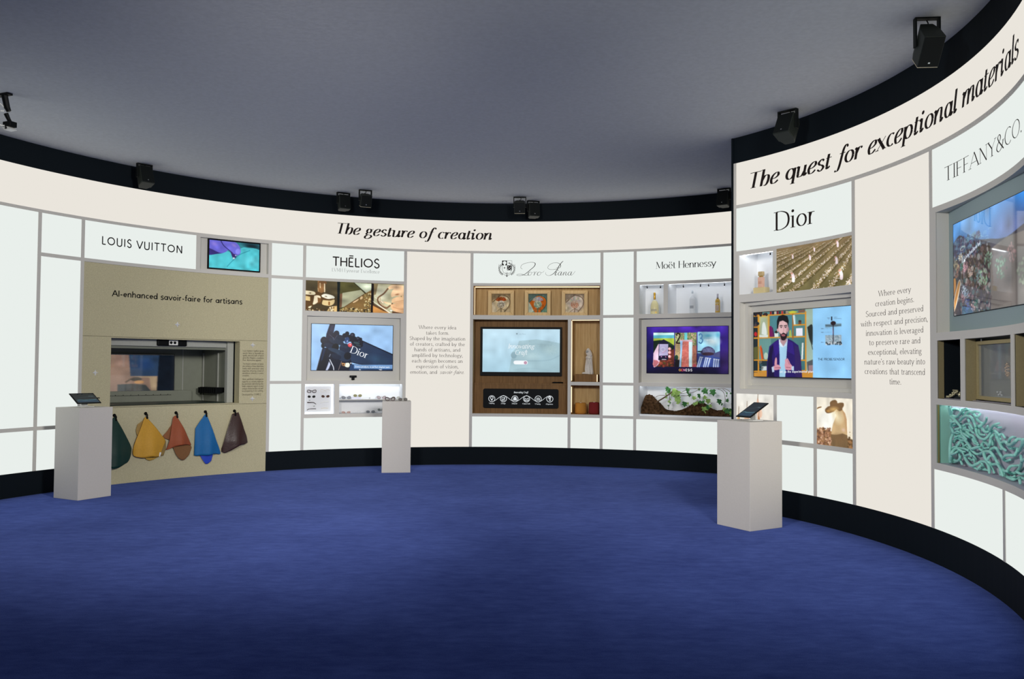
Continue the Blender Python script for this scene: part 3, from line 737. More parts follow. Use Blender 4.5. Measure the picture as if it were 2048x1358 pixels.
def pic_interview():                         # bearded man in a purple-blue suit before a bookcase; sensor diagram at the side
    p = Paint((378, 255, 1495, 1000), 168, 112, (96, 140, 138), (70, 120, 124), skew=(0, -77, 10, -15))
    W1, W2 = (212, 152, 52), (168, 108, 40)
    p.poly([(370, 240), (445, 235), (445, 1000), (370, 1000)], (36, 50, 54)); p.poly([(1005, 200), (1090, 190), (1090, 1000), (1005, 1000)], (164, 186, 172)); p.poly([(445, 290), (570, 290), (570, 530), (445, 530)], (196, 184, 120)); p.poly([(470, 310), (545, 310), (560, 530), (455, 530)], (168, 190, 176), .7)
    p.poly([(445, 550), (600, 550), (600, 790), (445, 790)], (112, 156, 152)); p.poly([(445, 800), (600, 800), (600, 920), (445, 920)], (40, 62, 70)); p.poly([(590, 290), (860, 280), (860, 530), (590, 530)], (84, 138, 146))
    for y0, y1, xa, xb in ((292, 262, 378, 1008), (420, 418, 378, 440), (398, 392, 862, 1008), (546, 528, 378, 1008), (796, 800, 378, 600), (800, 800, 940, 1008), (926, 920, 378, 1008)):
        p.line([(xa, y0), (xb, y1)], 15, W1)
    for x in (440, 1008): p.line([(x, 240), (x, 990)], 17, W1)
    p.line([(575, 270), (575, 536)], 15, W1); p.line([(862, 268), (862, 560)], 13, W2)
    p.poly([(370, 940), (560, 930), (560, 1000), (370, 1000)], (206, 150, 66)); p.poly([(940, 930), (1090, 925), (1090, 1000), (940, 1000)], (204, 148, 62)); p.poly([(378, 650), (440, 640), (440, 790), (378, 780)], (120, 116, 60), .8)
    for k, c in enumerate([(160, 40, 40), (40, 40, 60), (200, 190, 170), (120, 30, 50), (30, 60, 60), (190, 60, 50), (60, 60, 60), (170, 150, 130)]): p.poly([(585 + k * 28, 240 - k), (609 + k * 28, 238 - k), (609 + k * 28, 274 - k), (585 + k * 28, 275 - k)], c)
    p.poly([(800, 246), (860, 232), (920, 244), (880, 260), (830, 262)], (206, 206, 70)); p.speck((385, 250, 560, 284), 22, 12, [(60, 40, 40), (120, 60, 50), (30, 30, 40)]); p.poly([(925, 225), (1000, 218), (1000, 248), (925, 254)], (130, 96, 84))
    p.poly([(480, 500), (490, 390), (510, 360), (530, 392), (545, 505)], (226, 234, 228), 1, True); p.poly([(450, 510), (560, 508), (560, 536), (450, 538)], (220, 228, 220)); p.poly([(578, 410), (606, 406), (625, 530), (580, 530)], (122, 24, 96)); p.poly([(610, 420), (622, 424), (645, 528), (626, 528)], (90, 30, 80))
    p.poly([(642, 490), (690, 488), (690, 532), (642, 534)], (214, 224, 220)); p.ell(664, 476, 18, 16, (40, 50, 40)); p.ell(405, 500, 20, 26, (196, 40, 48)); p.speck((384, 310, 434, 400), 12, 16, [(60, 70, 80), (96, 66, 60), (30, 40, 50)])
    p.poly([(862, 284), (884, 280), (902, 388), (874, 392)], (208, 226, 226)); p.poly([(884, 300), (896, 300), (902, 386), (890, 388)], (120, 160, 170)); p.poly([(925, 360), (960, 356), (960, 386), (925, 388)], (110, 70, 50)); p.ell(943, 352, 18, 12, (70, 50, 40)); p.poly([(900, 434), (974, 430), (974, 520), (900, 522)], (232, 232, 244)); p.poly([(820, 460), (840, 450), (850, 530), (815, 535)], (196, 206, 90), .8)
    p.poly([(454, 650), (474, 622), (500, 786), (478, 790)], (222, 104, 40)); p.poly([(470, 640), (488, 660), (508, 786), (496, 788)], (180, 76, 36)); p.ell(535, 750, 26, 40, (186, 206, 190)); p.poly([(480, 870), (545, 866), (545, 914), (480, 918)], (206, 216, 216)); p.speck((450, 812, 500, 912), 10, 12, [(60, 90, 96), (110, 110, 100), (30, 44, 50)])
    p.poly([(966, 600), (984, 600), (976, 790), (958, 792)], (226, 232, 232)); p.poly([(1025, 420), (1084, 400), (1084, 620), (1050, 560)], (46, 54, 52), 1, True); p.line([(1060, 560), (1086, 680)], 8, (60, 66, 56)); p.poly([(1020, 820), (1088, 790), (1088, 930), (1030, 920)], (90, 96, 100)); p.poly([(1040, 860), (1088, 855), (1088, 930), (1040, 930)], (190, 150, 156), .7)
    # the man
    p.poly([(545, 1000), (548, 840), (578, 640), (640, 590), (700, 552), (800, 552), (860, 580), (925, 630), (950, 760), (968, 1000)], (44, 26, 108), 1)
    p.poly([(560, 1000), (556, 840), (590, 660), (640, 600), (610, 760), (640, 1000)], (22, 14, 58), .8); p.poly([(880, 640), (925, 640), (955, 800), (966, 1000), (890, 1000)], (58, 40, 100), .8); p.poly([(620, 610), (690, 570), (700, 700), (650, 760)], (64, 34, 150), .6); p.poly([(800, 570), (860, 600), (880, 740), (800, 700)], (66, 38, 150), .6)
    p.poly([(695, 560), (800, 556), (790, 700), (770, 1000), (700, 1000), (705, 760)], (168, 208, 232)); p.poly([(697, 560), (710, 640), (745, 650), (790, 630), (800, 556), (770, 590), (730, 590)], (206, 222, 238)); p.poly([(694, 540), (700, 620), (745, 655), (720, 600)], (214, 228, 240)); p.poly([(802, 540), (798, 600), (745, 655), (775, 600)], (190, 212, 230))
    p.poly([(712, 500), (790, 500), (790, 580), (750, 640), (712, 590)], (184, 150, 156))
    p.poly([(690, 400), (700, 350), (750, 330), (800, 350), (806, 420), (800, 490), (780, 545), (750, 562), (722, 545), (698, 480)], (232, 194, 196), 1, True); p.poly([(780, 360), (806, 400), (800, 490), (776, 545)], (190, 150, 156), .6)
    p.ell(684, 446, 12, 30, (214, 170, 174)); p.ell(808, 446, 8, 26, (176, 130, 140))
    p.poly([(672, 440), (672, 350), (690, 296), (745, 276), (800, 296), (814, 350), (808, 420), (796, 372), (745, 344), (704, 356), (692, 400), (686, 436)], (14, 18, 24), 1, False)
    p.poly([(702, 476), (722, 500), (750, 482), (782, 500), (796, 470), (792, 530), (770, 566), (748, 572), (724, 560)], (38, 24, 32), 1, True); p.ell(750, 512, 24, 12, (196, 120, 130)); p.line([(730, 510), (772, 510)], 5, (110, 40, 56)); p.ell(752, 496, 24, 5, (38, 24, 32))
    for x in (724, 775): p.line([(x - 20, 406), (x, 401), (x + 18, 405)], 9, (26, 20, 26)); p.ell(x, 424, 13, 5, (206, 176, 180)); p.ell(x, 424, 7, 5, (40, 28, 32)); p.line([(x - 14, 419), (x, 416), (x + 14, 420)], 4, (60, 40, 46))
    p.line([(752, 420), (756, 462), (742, 470)], 6, (190, 140, 150), .9, True)
    for pts in ([(610, 900), (640, 860), (690, 850), (720, 890), (690, 906), (640, 912)], [(640, 850), (648, 790), (662, 766), (672, 790), (668, 860)], [(770, 900), (766, 840), (800, 820), (850, 860), (848, 906), (800, 912)], [(770, 850), (790, 780), (808, 790), (834, 860)], [(776, 870), (768, 800), (784, 786), (800, 840)]):
        p.poly(pts, (216, 158, 172), 1, True)
    p.line([(650, 884), (716, 886)], 6, (150, 90, 110)); p.line([(780, 880), (836, 884)], 6, (150, 90, 110)); p.line([(800, 800), (822, 850)], 5, (150, 90, 110)); p.poly([(606, 880), (630, 866), (640, 930), (614, 938)], (196, 212, 234)); p.poly([(846, 870), (872, 866), (872, 920), (846, 916)], (186, 206, 226))
    # side panel
    p.poly([(1088, 180), (1500, 160), (1500, 1030), (1088, 1010)], (156, 210, 248)); p.ell(1290, 640, 240, 320, (146, 200, 242), .7, 0, .8)
    p.line([(1290, 302), (1290, 348)], 12, (26, 28, 40)); p.line([(1244, 318), (1270, 318)], 5, (96, 116, 140)); p.line([(1312, 322), (1392, 328)], 4, (110, 136, 160)); p.line([(1314, 310), (1350, 310)], 3, (110, 136, 160)); p.line([(1250, 330), (1266, 330)], 4, (110, 136, 160))
    p.poly([(1222, 390), (1390, 382), (1390, 416), (1222, 428)], (120, 150, 168)); p.line([(1222, 402), (1300, 408), (1390, 400)], 8, (70, 90, 100)); p.ell(1306, 378, 28, 24, (44, 26, 34)); p.line([(1306, 390), (1306, 600)], 9, (44, 26, 40)); p.line([(1302, 440), (1306, 590)], 3, (190, 70, 100))
    p.poly([(1222, 516), (1390, 512), (1390, 626), (1222, 622)], (158, 178, 190)); p.speck((1224, 516, 1388, 590), 90, 3.5, [(96, 116, 124), (206, 214, 216), (120, 140, 150)]); p.speck((1224, 594, 1388, 624), 60, 7, [(36, 44, 52), (60, 70, 78), (200, 206, 210)]); p.line([(1306, 500), (1306, 590)], 9, (44, 26, 40))
    for y in (440, 482, 596): p.line([(1175, y), (1204, y)], 7, (110, 138, 164)); p.line([(1210, y), (1290 if y < 590 else 1222, y)], 2.5, (120, 150, 176))
    p.text('THE PROBE/SENSOR', 'sansmed', 1144, 804, 26, (34, 46, 62), 280); p.text('set up the experimental plan', 'sansbold', 704, 944, 26, (240, 242, 248), 390)
    return p.tone(.035, 1.12).grain(3)

def pic_reef():
    p = Paint((88, 290, 1750, 1290), 190, 116, (52, 120, 196), (40, 36, 34), seed=7)
    p.ell(500, 290, 1100, 330, (96, 166, 226), .7, 0, .9); p.ell(1300, 560, 500, 260, (120, 130, 190), .8, 0, .9)
    p.poly([(60, 520), (240, 440), (420, 520), (640, 560), (900, 600), (1200, 640), (1760, 600), (1760, 1320), (60, 1320)], (44, 42, 58), 1, True); p.poly([(900, 700), (1200, 640), (1760, 640), (1760, 1320), (900, 1320)], (112, 104, 96), .8)
    p.speck((90, 480, 700, 700), 260, 20, [(40, 70, 110), (62, 96, 130), (54, 40, 84), (88, 130, 150), (30, 36, 70)], .7); p.speck((90, 640, 900, 1290), 420, 22, [(46, 40, 40), (84, 76, 80), (62, 90, 96), (120, 96, 104), (60, 46, 50), (150, 150, 150), (30, 30, 36)], .8)
    for k in range(60):
        x, y = p.rng.uniform(100, 900), p.rng.uniform(470, 640); p.line([(x, y), (x + 30, y - 8), (x + 70, y)], 5, (126, 170, 190), .6, True)
    for cx, cy, r, c in ((160, 740, 60, (200, 190, 150)), (250, 670, 44, (222, 214, 190)), (210, 780, 40, (196, 140, 110)), (280, 780, 40, (70, 150, 140)), (370, 790, 60, (190, 140, 160)), (170, 850, 40, (190, 130, 100)), (330, 720, 44, (170, 190, 200)), (330, 1030, 50, (196, 208, 226)), (390, 1090, 60, (150, 170, 190)), (410, 1200, 70, (76, 90, 150)), (310, 1120, 40, (190, 140, 150)), (540, 1220, 50, (226, 186, 190)), (600, 1190, 50, (60, 120, 110)), (660, 930, 60, (110, 150, 160)), (760, 960, 90, (140, 176, 150)), (860, 800, 80, (130, 170, 150)), (480, 860, 60, (200, 170, 160)), (1100, 900, 110, (120, 150, 130)), (1300, 800, 90, (150, 120, 120)), (1500, 1000, 120, (130, 140, 120))):
        for k in range(46):
            a, q = p.rng.uniform(0, 2 * pi), r * sqrt(p.rng.uniform(0, 1)); s = p.rng.uniform(.6, 1.1)
            p.ell(cx + q * cos(a), cy + q * sin(a), r * .13, r * .13, tuple(v * s for v in c), .9)
    p.poly([(100, 1250), (100, 1110), (170, 980), (210, 920), (250, 915), (255, 970), (220, 1060), (160, 1170)], (226, 216, 200), 1, True); p.poly([(105, 1235), (106, 1120), (176, 990), (214, 932), (240, 930), (242, 970), (208, 1050), (150, 1160)], (198, 138, 62), 1, True); p.poly([(95, 880), (140, 890), (150, 980), (110, 1060), (95, 1060)], (190, 130, 60), 1, True)
    for k in range(9): p.line([(110, 1190 - k * 8), (150 + k * 10, 1090 - k * 16)], 3, (150, 96, 40), .7)
    p.line([(255, 596), (300, 570), (370, 574)], 8, (210, 220, 220), 1, True); p.line([(255, 600), (320, 606), (372, 576)], 7, (160, 160, 160), 1, True)
    p.text('Living Great Barrier Reef', 'sansbold', 380, 712, 40, (216, 226, 240), 340, -16.5); p.poly([(340, 720), (366, 712), (370, 734), (344, 742)], (216, 226, 240))
    return p.tone(.15).grain(4)

def pic_triptych():
    p = Paint((108, 45, 1938, 640), 190, 64, (88, 78, 54), (70, 58, 38), seed=3, skew=(0, 75, 50, 0))
    L, Wt, G = (238, 226, 190), (246, 242, 224), (60, 48, 30)
    p.poly([(330, 60), (470, 60), (470, 270), (400, 295), (330, 270)], (150, 108, 66)); p.poly([(360, 60), (480, 60), (500, 120), (340, 110)], (120, 84, 50)); p.line([(455, 110), (460, 280)], 18, (244, 226, 190)); p.line([(374, 100), (378, 200)], 16, (236, 206, 160)); p.line([(336, 200), (345, 265)], 8, (220, 190, 140))
    p.poly([(100, 240), (260, 262), (420, 300), (560, 330), (640, 370), (640, 480), (560, 545), (400, 510), (280, 520), (200, 600), (100, 610)], (92, 66, 36), 1, True)
    p.poly([(100, 248), (250, 266), (292, 300), (270, 330), (180, 330), (100, 318)], L, 1, True); p.ell(195, 298, 40, 18, (210, 190, 150)); p.ell(195, 298, 10, 12, G)
    p.poly([(400, 340), (470, 310), (600, 340), (646, 380), (600, 410), (480, 400), (420, 375)], Wt, 1, True); p.ell(480, 360, 20, 10, (150, 130, 100)); p.ell(500, 368, 8, 6, G); p.line([(420, 378), (520, 412), (620, 402)], 10, (120, 92, 60), 1, True)
    p.poly([(430, 430), (560, 440), (640, 420), (630, 500), (550, 540), (420, 515)], (232, 206, 150), 1, True); p.poly([(530, 460), (560, 460), (560, 530), (530, 530)], (150, 100, 50)); p.poly([(110, 350), (195, 370), (195, 450), (110, 440)], (228, 200, 140)); p.poly([(270, 350), (340, 340), (390, 380), (330, 480), (250, 520), (260, 440)], (246, 230, 196), 1, True); p.poly([(330, 380), (400, 400), (390, 470), (340, 490)], (130, 90, 50)); p.poly([(170, 560), (230, 540), (200, 590), (160, 585)], L)
    p.poly([(560, 560), (690, 540), (690, 660), (500, 650)], (214, 180, 120), 1); p.speck((540, 560, 640, 640), 22, 10, [(70, 56, 40), (240, 230, 200), (130, 100, 60)]); p.speck((110, 600, 500, 640), 14, 12, [(220, 200, 160), (110, 76, 44)])
    p.poly([(690, 60), (745, 70), (730, 680), (700, 670)], (24, 30, 30))
    p.poly([(745, 70), (1330, 110), (1330, 700), (735, 690)], (82, 78, 44)); p.poly([(790, 290), (1130, 230), (1200, 300), (820, 560), (760, 570), (780, 330)], (178, 178, 146)); p.poly([(740, 310), (785, 300), (780, 560), (740, 580)], (120, 84, 60)); p.poly([(1000, 90), (1330, 110), (1330, 230), (1225, 290)], (186, 194, 170)); p.line([(1000, 92), (1222, 292)], 12, (40, 38, 24))
    for k in range(8): p.line([(940 + k * 28, 268 - k * 4), (930 + k * 28, 400 - k * 20)], 4, (150, 156, 124), .7)
    p.poly([(800, 585), (1225, 290), (1330, 230), (1330, 700), (735, 690), (735, 600)], (134, 104, 60)); p.line([(830, 560), (1225, 292)], 12, (96, 66, 36)); p.poly([(980, 470), (1090, 400), (1070, 440), (1000, 480)], (238, 206, 160), 1, True); p.ell(1140, 385, 22, 34, (232, 200, 150), 1, 30)
    def stone(x, y): return y > 575 - (x > 1205) * (x - 1205) * 2.4 - max(0, (x - 1205)) * .2
    p.speck((740, 250, 1330, 690), 520, 13, [(196, 174, 112), (120, 100, 60), (60, 52, 36), (220, 200, 150), (170, 146, 90), (40, 36, 26)], 1, lambda x, y: y > 580 or (x > 1200 and y > 290))
    p.poly([(1325, 100), (1372, 115), (1372, 700), (1320, 700)], (24, 18, 16))
    p.poly([(1372, 110), (1945, 130), (1945, 700), (1372, 700)], (178, 174, 142)); p.ell(1520, 300, 160, 200, (212, 210, 186), .9, 0, .9); p.poly([(1372, 110), (1450, 115), (1410, 320), (1372, 330)], (110, 92, 60), .8); p.ell(1800, 120, 160, 30, (120, 96, 70), .8, 0, .8)
    p.poly([(1360, 520), (1600, 600), (1700, 700), (1360, 700)], (200, 142, 78)); p.poly([(1372, 360), (1385, 362), (1560, 470), (1545, 490)], (246, 224, 196)); p.poly([(1345, 440), (1360, 445), (1720, 690), (1690, 700)], (250, 232, 208)); p.poly([(1350, 470), (1640, 660), (1560, 640), (1350, 530)], (60, 40, 26), .8)
    p.line([(1640, 200), (1560, 300), (1450, 390), (1480, 500), (1600, 580), (1660, 550), (1730, 490)], 30, (112, 82, 58), 1, True); p.line([(1500, 380), (1490, 440), (1560, 530), (1620, 560)], 12, (170, 140, 108), 1, True)
    sk, sd = (238, 198, 156), (190, 136, 96)
    p.poly([(1640, 175), (1700, 140), (1800, 135), (1945, 160), (1945, 210), (1740, 210), (1660, 220)], sk, 1, True); p.poly([(1690, 320), (1730, 230), (1800, 200), (1945, 205), (1945, 330), (1780, 350), (1710, 372)], sk, 1, True); p.ell(1810, 320, 60, 24, (150, 100, 66), .9, -15, .8)
    p.poly([(1705, 450), (1730, 400), (1860, 350), (1945, 330), (1945, 440), (1800, 480), (1720, 478)], (232, 190, 146), 1, True); p.poly([(1545, 450), (1640, 470), (1700, 490), (1690, 520), (1600, 500)], sk, 1, True); p.poly([(1690, 520), (1800, 480), (1945, 440), (1945, 690), (1760, 640), (1700, 580)], (222, 176, 132), 1, True); p.line([(1730, 560), (1850, 600), (1945, 600)], 14, sd, .8, True); p.line([(1720, 480), (1840, 450), (1945, 430)], 8, sd, .8, True); p.ell(1888, 358, 10, 10, (110, 110, 60)); p.ell(1700, 630, 24, 12, (255, 244, 226)); p.poly([(1720, 640), (1945, 690), (1945, 720), (1720, 720)], (90, 58, 36))
    return p.tone(.12).grain(5)

def pic_field():
    p = Paint((640, 330, 1500, 820), 150, 96, (140, 118, 84), (112, 104, 66), seed=5, skew=(0, -150, -95, 0))
    rows = [((560, 395), (780, 335)), ((560, 425), (850, 330)), ((560, 460), (930, 310)), ((560, 510), (1010, 300)), ((560, 570), (1100, 280)), ((560, 640), (1190, 255)), ((560, 740), (1290, 225)), ((640, 810), (1400, 190)), ((800, 800), (1510, 190)), ((1030, 800), (1540, 225)), ((1225, 790), (1560, 270)), ((1420, 780), (1570, 520))]
    for i, (a, b) in enumerate(rows):
        wd_ = 5 + i * 1.5
        for dx, dy, ww, c, al in ((.0, 1.5, 1.7, (92, 82, 46), .8), (0, 0, 1.5, (150, 128, 84), .6)):
            o_ = wd_ * dy
            p.poly([(a[0] - wd_ * ww, a[1] + o_), (b[0] - wd_ * ww * .4, b[1] + o_ * .4), (b[0] + wd_ * ww * .4, b[1] + o_ * .4), (a[0] + wd_ * ww, a[1] + o_)], c, al)
        for k in range(150 if i < 6 else 300):
            t = p.rng.uniform(0, 1) ** .9; x, y = a[0] + (b[0] - a[0]) * t, a[1] + (b[1] - a[1]) * t
            q = (2.2 + i * .42) * (1.15 - .6 * t); sp = wd_ * (1.0 - .6 * t)
            p.ell(x + p.rng.normal(0, sp), y + p.rng.normal(0, sp * .55), q, q * .8, [(232, 216, 202), (246, 236, 230), (206, 186, 150), (216, 192, 176), (150, 130, 84)][int(p.rng.integers(5))])
    for x, y, h in ((822, 410, 46), (1016, 418, 56), (1066, 330, 44), (1330, 270, 66), (1316, 450, 76), (824, 640, 96), (1368, 610, 100)):
        p.poly([(x - h * .2, y - h * .3), (x, y - h * .5), (x + h * .24, y - h * .1), (x + h * .22, y + h * .55), (x - h * .08, y + h * .55), (x - h * .1, y)], (246, 228, 232), 1, True); p.ell(x - h * .12, y - h * .42, h * .14, h * .13, (214, 160, 140)); p.line([(x - h * .1, y - h * .1), (x - h * .3, y + h * .1)], h * .1, (222, 170, 150))
    return p.tone(.08).grain(4)

def pic_bulbs():
    p = Paint((155, 150, 1600, 1210), 76, 56, (236, 234, 226), (238, 228, 212))
    def bulb(x, y, w, h, c, d):
        p.poly([(x, y - h), (x + w * .16, y - h * .55), (x + w * .5, y - h * .1), (x + w * .42, y + h * .2), (x, y + h * .28), (x - w * .42, y + h * .2), (x - w * .5, y - h * .1), (x - w * .16, y - h * .55)], c, 1, True)
        for k in (-.25, .05, .3): p.line([(x + w * k, y + h * .2), (x + w * k * .8, y - h * .2), (x + w * k * .1, y - h * .85)], w * .06, d, .7, True)
        p.line([(x, y - h * .8), (x + w * .04, y - h * 1.25)], w * .07, (140, 116, 96))
    bulb(240, 1000, 300, 420, (222, 186, 130), (170, 130, 80)); bulb(560, 860, 260, 420, (232, 190, 160), (190, 140, 110)); bulb(980, 620, 340, 420, (242, 206, 180), (206, 150, 124)); bulb(1020, 940, 300, 300, (206, 140, 90), (150, 96, 60)); bulb(1280, 1080, 340, 220, (244, 204, 172), (206, 150, 116))
    p.ell(1440, 980, 110, 90, (150, 120, 90), .9, 30, .5); p.ell(860, 1060, 130, 150, (222, 216, 206)); p.poly([(150, 1060), (760, 1050), (740, 1130), (150, 1130)], (236, 196, 140)); p.ell(350, 1095, 40, 28, (60, 24, 14)); p.ell(460, 1070, 26, 18, (70, 30, 16)); p.ell(700, 1090, 30, 16, (150, 90, 50)); p.poly([(150, 1130), (1600, 1140), (1600, 1215), (150, 1215)], (236, 232, 226))
    return p.tone(.04).grain(3)

def pic_silhouette():                        # backlit gardener in a wide hat
    p = Paint((105, 145, 940, 1240), 70, 92, (246, 238, 220), (244, 232, 208), skew=(0, 40, 90, -10))
    p.ell(400, 660, 380, 360, (252, 250, 240), 1, 0, .6)
    b, m, d = (128, 96, 62), (176, 142, 100), (100, 76, 48)
    p.poly([(480, 760), (470, 940), (300, 900), (260, 830), (150, 900), (100, 960), (100, 1240), (950, 1340), (950, 1150), (850, 1100), (810, 1110), (800, 900)], (158, 116, 76))
    p.poly([(440, 950), (480, 760), (560, 560), (520, 520), (600, 400), (700, 440), (760, 520), (796, 660), (800, 900), (830, 1340), (430, 1300)], (206, 174, 128), 1)
    p.poly([(690, 450), (760, 520), (796, 660), (806, 1000), (770, 900), (740, 620)], (190, 150, 108), .8); p.ell(600, 620, 150, 190, (240, 224, 184), .9, 0, .9); p.ell(500, 520, 120, 130, (246, 236, 204), .8, 0, .9)
    p.poly([(430, 1000), (560, 1010), (700, 980), (810, 1020), (840, 1340), (430, 1300)], d, .75); p.ell(620, 1100, 240, 160, (126, 96, 64), .7, 0, .9)
    p.poly([(300, 480), (300, 430), (360, 370), (410, 350), (410, 280), (450, 235), (530, 215), (575, 250), (585, 290), (660, 275), (725, 290), (730, 350), (700, 400), (690, 450), (620, 470), (560, 430), (500, 480), (420, 515), (340, 520)], b, 1, True)
    p.ell(500, 430, 150, 80, (224, 182, 112), .85, -10, .9); p.ell(370, 470, 60, 40, (214, 160, 84), .8, 0, .8)
    p.poly([(115, 400), (150, 380), (215, 370), (210, 390), (150, 410), (118, 430)], (120, 80, 40), 1, True)
    p.speck((105, 860, 430, 1235), 150, 24, [(122, 84, 60), (176, 130, 96), (92, 66, 48), (206, 160, 130), (150, 104, 74)], .8); p.speck((810, 1060, 940, 1290), 30, 20, [(120, 90, 56), (90, 66, 40)], .9)
    for x, y in ((205, 900), (310, 1110), (370, 1190), (205, 1080), (150, 1180)): p.ell(x, y, 24, 28, (252, 214, 176), .9, 0, .7)
    p.ell(720, 900, 60, 60, (240, 206, 206), .5, 0, .9); p.line([(862, 960), (872, 940)], 20, (150, 130, 90)); p.speck((830, 960, 930, 1110), 14, 8, [(206, 190, 150)], .8)
    return p.tone(.05, 1.0, 3).grain(4)

def pic_thistle(kind):
    cols = [((196, 172, 128), (222, 204, 164), (196, 92, 44), (226, 218, 196), (108, 92, 66)), ((120, 146, 136), (214, 112, 40), (206, 196, 196), (206, 206, 170), (50, 110, 104)), ((206, 186, 160), (228, 214, 196), (226, 214, 196), (222, 190, 164), (122, 98, 78))][kind]
    bg, leaf, hair, bud, dark = cols
    p = Paint((0, 0, 100, 100), 44, 44, bg, seed=kind + 2)
    p.poly([(0, 0), (100, 0), (100, 30), (86, 8), (50, 12), (10, 30), (0, 44)], tuple(v * .8 for v in bg)); p.poly([(4, 46), (26, 26), (50, 8), (84, 18), (96, 40), (90, 66), (66, 96), (40, 100), (24, 84)], leaf, 1, True)
    p.line([(4, 46), (26, 26), (50, 8), (84, 18), (96, 40), (90, 66), (66, 96)], 4, dark, .9, True); p.poly([(0, 40), (14, 60), (30, 100), (0, 100)], (226, 214, 184) if kind != 1 else (190, 206, 190), 1, True); p.poly([(100, 70), (70, 96), (64, 100), (100, 100)], (214, 196, 160) if kind != 1 else (110, 150, 130), 1)
    for k in range(60):
        a = math.radians(-160 + 140 * k / 59); s = p.rng.uniform(.75, 1.1)
        p.line([(50 + 10 * cos(a), 42 + 6 * sin(a)), (50 + 30 * cos(a), 42 + 27 * sin(a) * s)], 2.2, tuple(v * p.rng.uniform(.75, 1.1) for v in hair))
    p.ell(50, 56, 21, 20, bud)
    for k in range(80):
        a, q = p.rng.uniform(0, 2 * pi), 20 * sqrt(p.rng.uniform(0, 1)); x, y = 50 + q * cos(a), 57 + q * sin(a)
        p.line([(x, y - 2.4), (x, y + 2.4)], 1.5, (dark if kind != 2 else (186, 100, 70)) if y > 46 else (236, 230, 214), .85)
    p.poly([(46, 76), (54, 76), (52, 100), (46, 100)], dark, .6); p.line([(50, 76), (30, 92), (20, 100)], 3, dark, .6); p.line([(50, 78), (72, 90)], 3, dark, .6)
    return p.tone(.1).grain(5)

def pic_tablet():
    p = Paint((0, 0, 100, 64), 48, 32, (12, 24, 32), (18, 34, 46))
    p.line([(8, 46), (22, 44), (36, 46), (70, 45), (94, 43)], 4, (70, 112, 126), .9, True); p.poly([(6, 50), (96, 48), (96, 60), (6, 60)], (24, 54, 76)); p.line([(20, 30), (90, 18)], 1.5, (46, 66, 70)); p.line([(70, 20), (92, 22)], 2, (110, 130, 136), .8)
    return p.grain(3)

def pic_monitor_reflection():                           # room reflections on the dark glass, painted in as its picture
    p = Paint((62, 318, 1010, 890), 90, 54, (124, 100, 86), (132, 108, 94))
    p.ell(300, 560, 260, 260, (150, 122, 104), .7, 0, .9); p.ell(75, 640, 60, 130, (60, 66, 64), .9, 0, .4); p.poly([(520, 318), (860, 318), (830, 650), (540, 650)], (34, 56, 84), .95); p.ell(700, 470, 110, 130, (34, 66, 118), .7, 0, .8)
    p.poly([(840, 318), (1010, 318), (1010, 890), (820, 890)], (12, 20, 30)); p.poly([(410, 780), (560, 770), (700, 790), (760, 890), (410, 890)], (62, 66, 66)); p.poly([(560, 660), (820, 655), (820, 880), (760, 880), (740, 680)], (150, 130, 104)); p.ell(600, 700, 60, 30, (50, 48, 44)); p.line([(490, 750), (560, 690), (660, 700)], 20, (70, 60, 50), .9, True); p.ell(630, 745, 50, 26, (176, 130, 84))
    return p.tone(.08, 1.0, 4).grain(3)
# ------------------------------------------------------------------ the setting: floor, ceiling, curved walls, trim
def disc(name, z, material, up):
    mb = MB()
    n = 72
    pts = [(-0.4 + 12 * cos(2 * pi * k / n), 5.0 + 12 * sin(2 * pi * k / n)) for k in range(n)]
    mb.slab(pts, *((z - 0.2, z) if up else (z, z + 0.2)))
    return struct(obj(name, mb, material))
disc('floor', 0.0, M['carpet'], True)
disc('ceiling', ZCEIL, M['ceiling'], False)

F1, F2 = Frame(1, -2.0), Frame(2, 7.5)
S1A, S1B, S2A, S2B = -10.20, 4.30, 4.612, 10.5
HB = 0.0235
BAY = (-6.372, -3.692)

mb = MB()
mb.arcbox(F1, S1A, S1B, ZBAND1 + 0.002, ZCEIL, 0.0, 0.3)
mb.arcbox(F1, S1A, S1B, 0, ZBAND1, 1.30, 1.36, 0.3)
for s in (S1A, S1B): mb.arcbox(F1, s - 0.03, s, 0, ZCEIL, 0.01, 1.36)
struct(obj('wall_back', mb, M['navy'], fr=F1))
mb = MB()
mb.arcbox(F2, S2A, S2B, ZBAND1 + 0.002, ZCEIL, 0.0, 0.3)
mb.arcbox(F2, S2A, S2B, 0, ZBAND1, 0.70, 0.76, 0.3)
mb.arcbox(F2, S2A - 0.026, S2A, 0, ZCEIL, -0.012, 0.76)
mb.arcbox(F2, S2B, S2B + 0.03, 0, ZCEIL, 0.0, 0.76)
struct(obj('wall_right', mb, M['navy'], fr=F2))
mb = MB()
mb.arcbox(F1, S1A, BAY[0], 0, Z0 - 0.002, 0.0, 0.06); mb.arcbox(F1, BAY[1], S1B, 0, Z0 - 0.002, 0.0, 0.06)
struct(obj('baseboard_back', mb, M['navy'], fr=F1))
mb = MB()
mb.arcbox(F2, S2A, S2B, 0, Z0 - 0.002, 0.0, 0.06)
struct(obj('baseboard_right', mb, M['navy'], fr=F2))

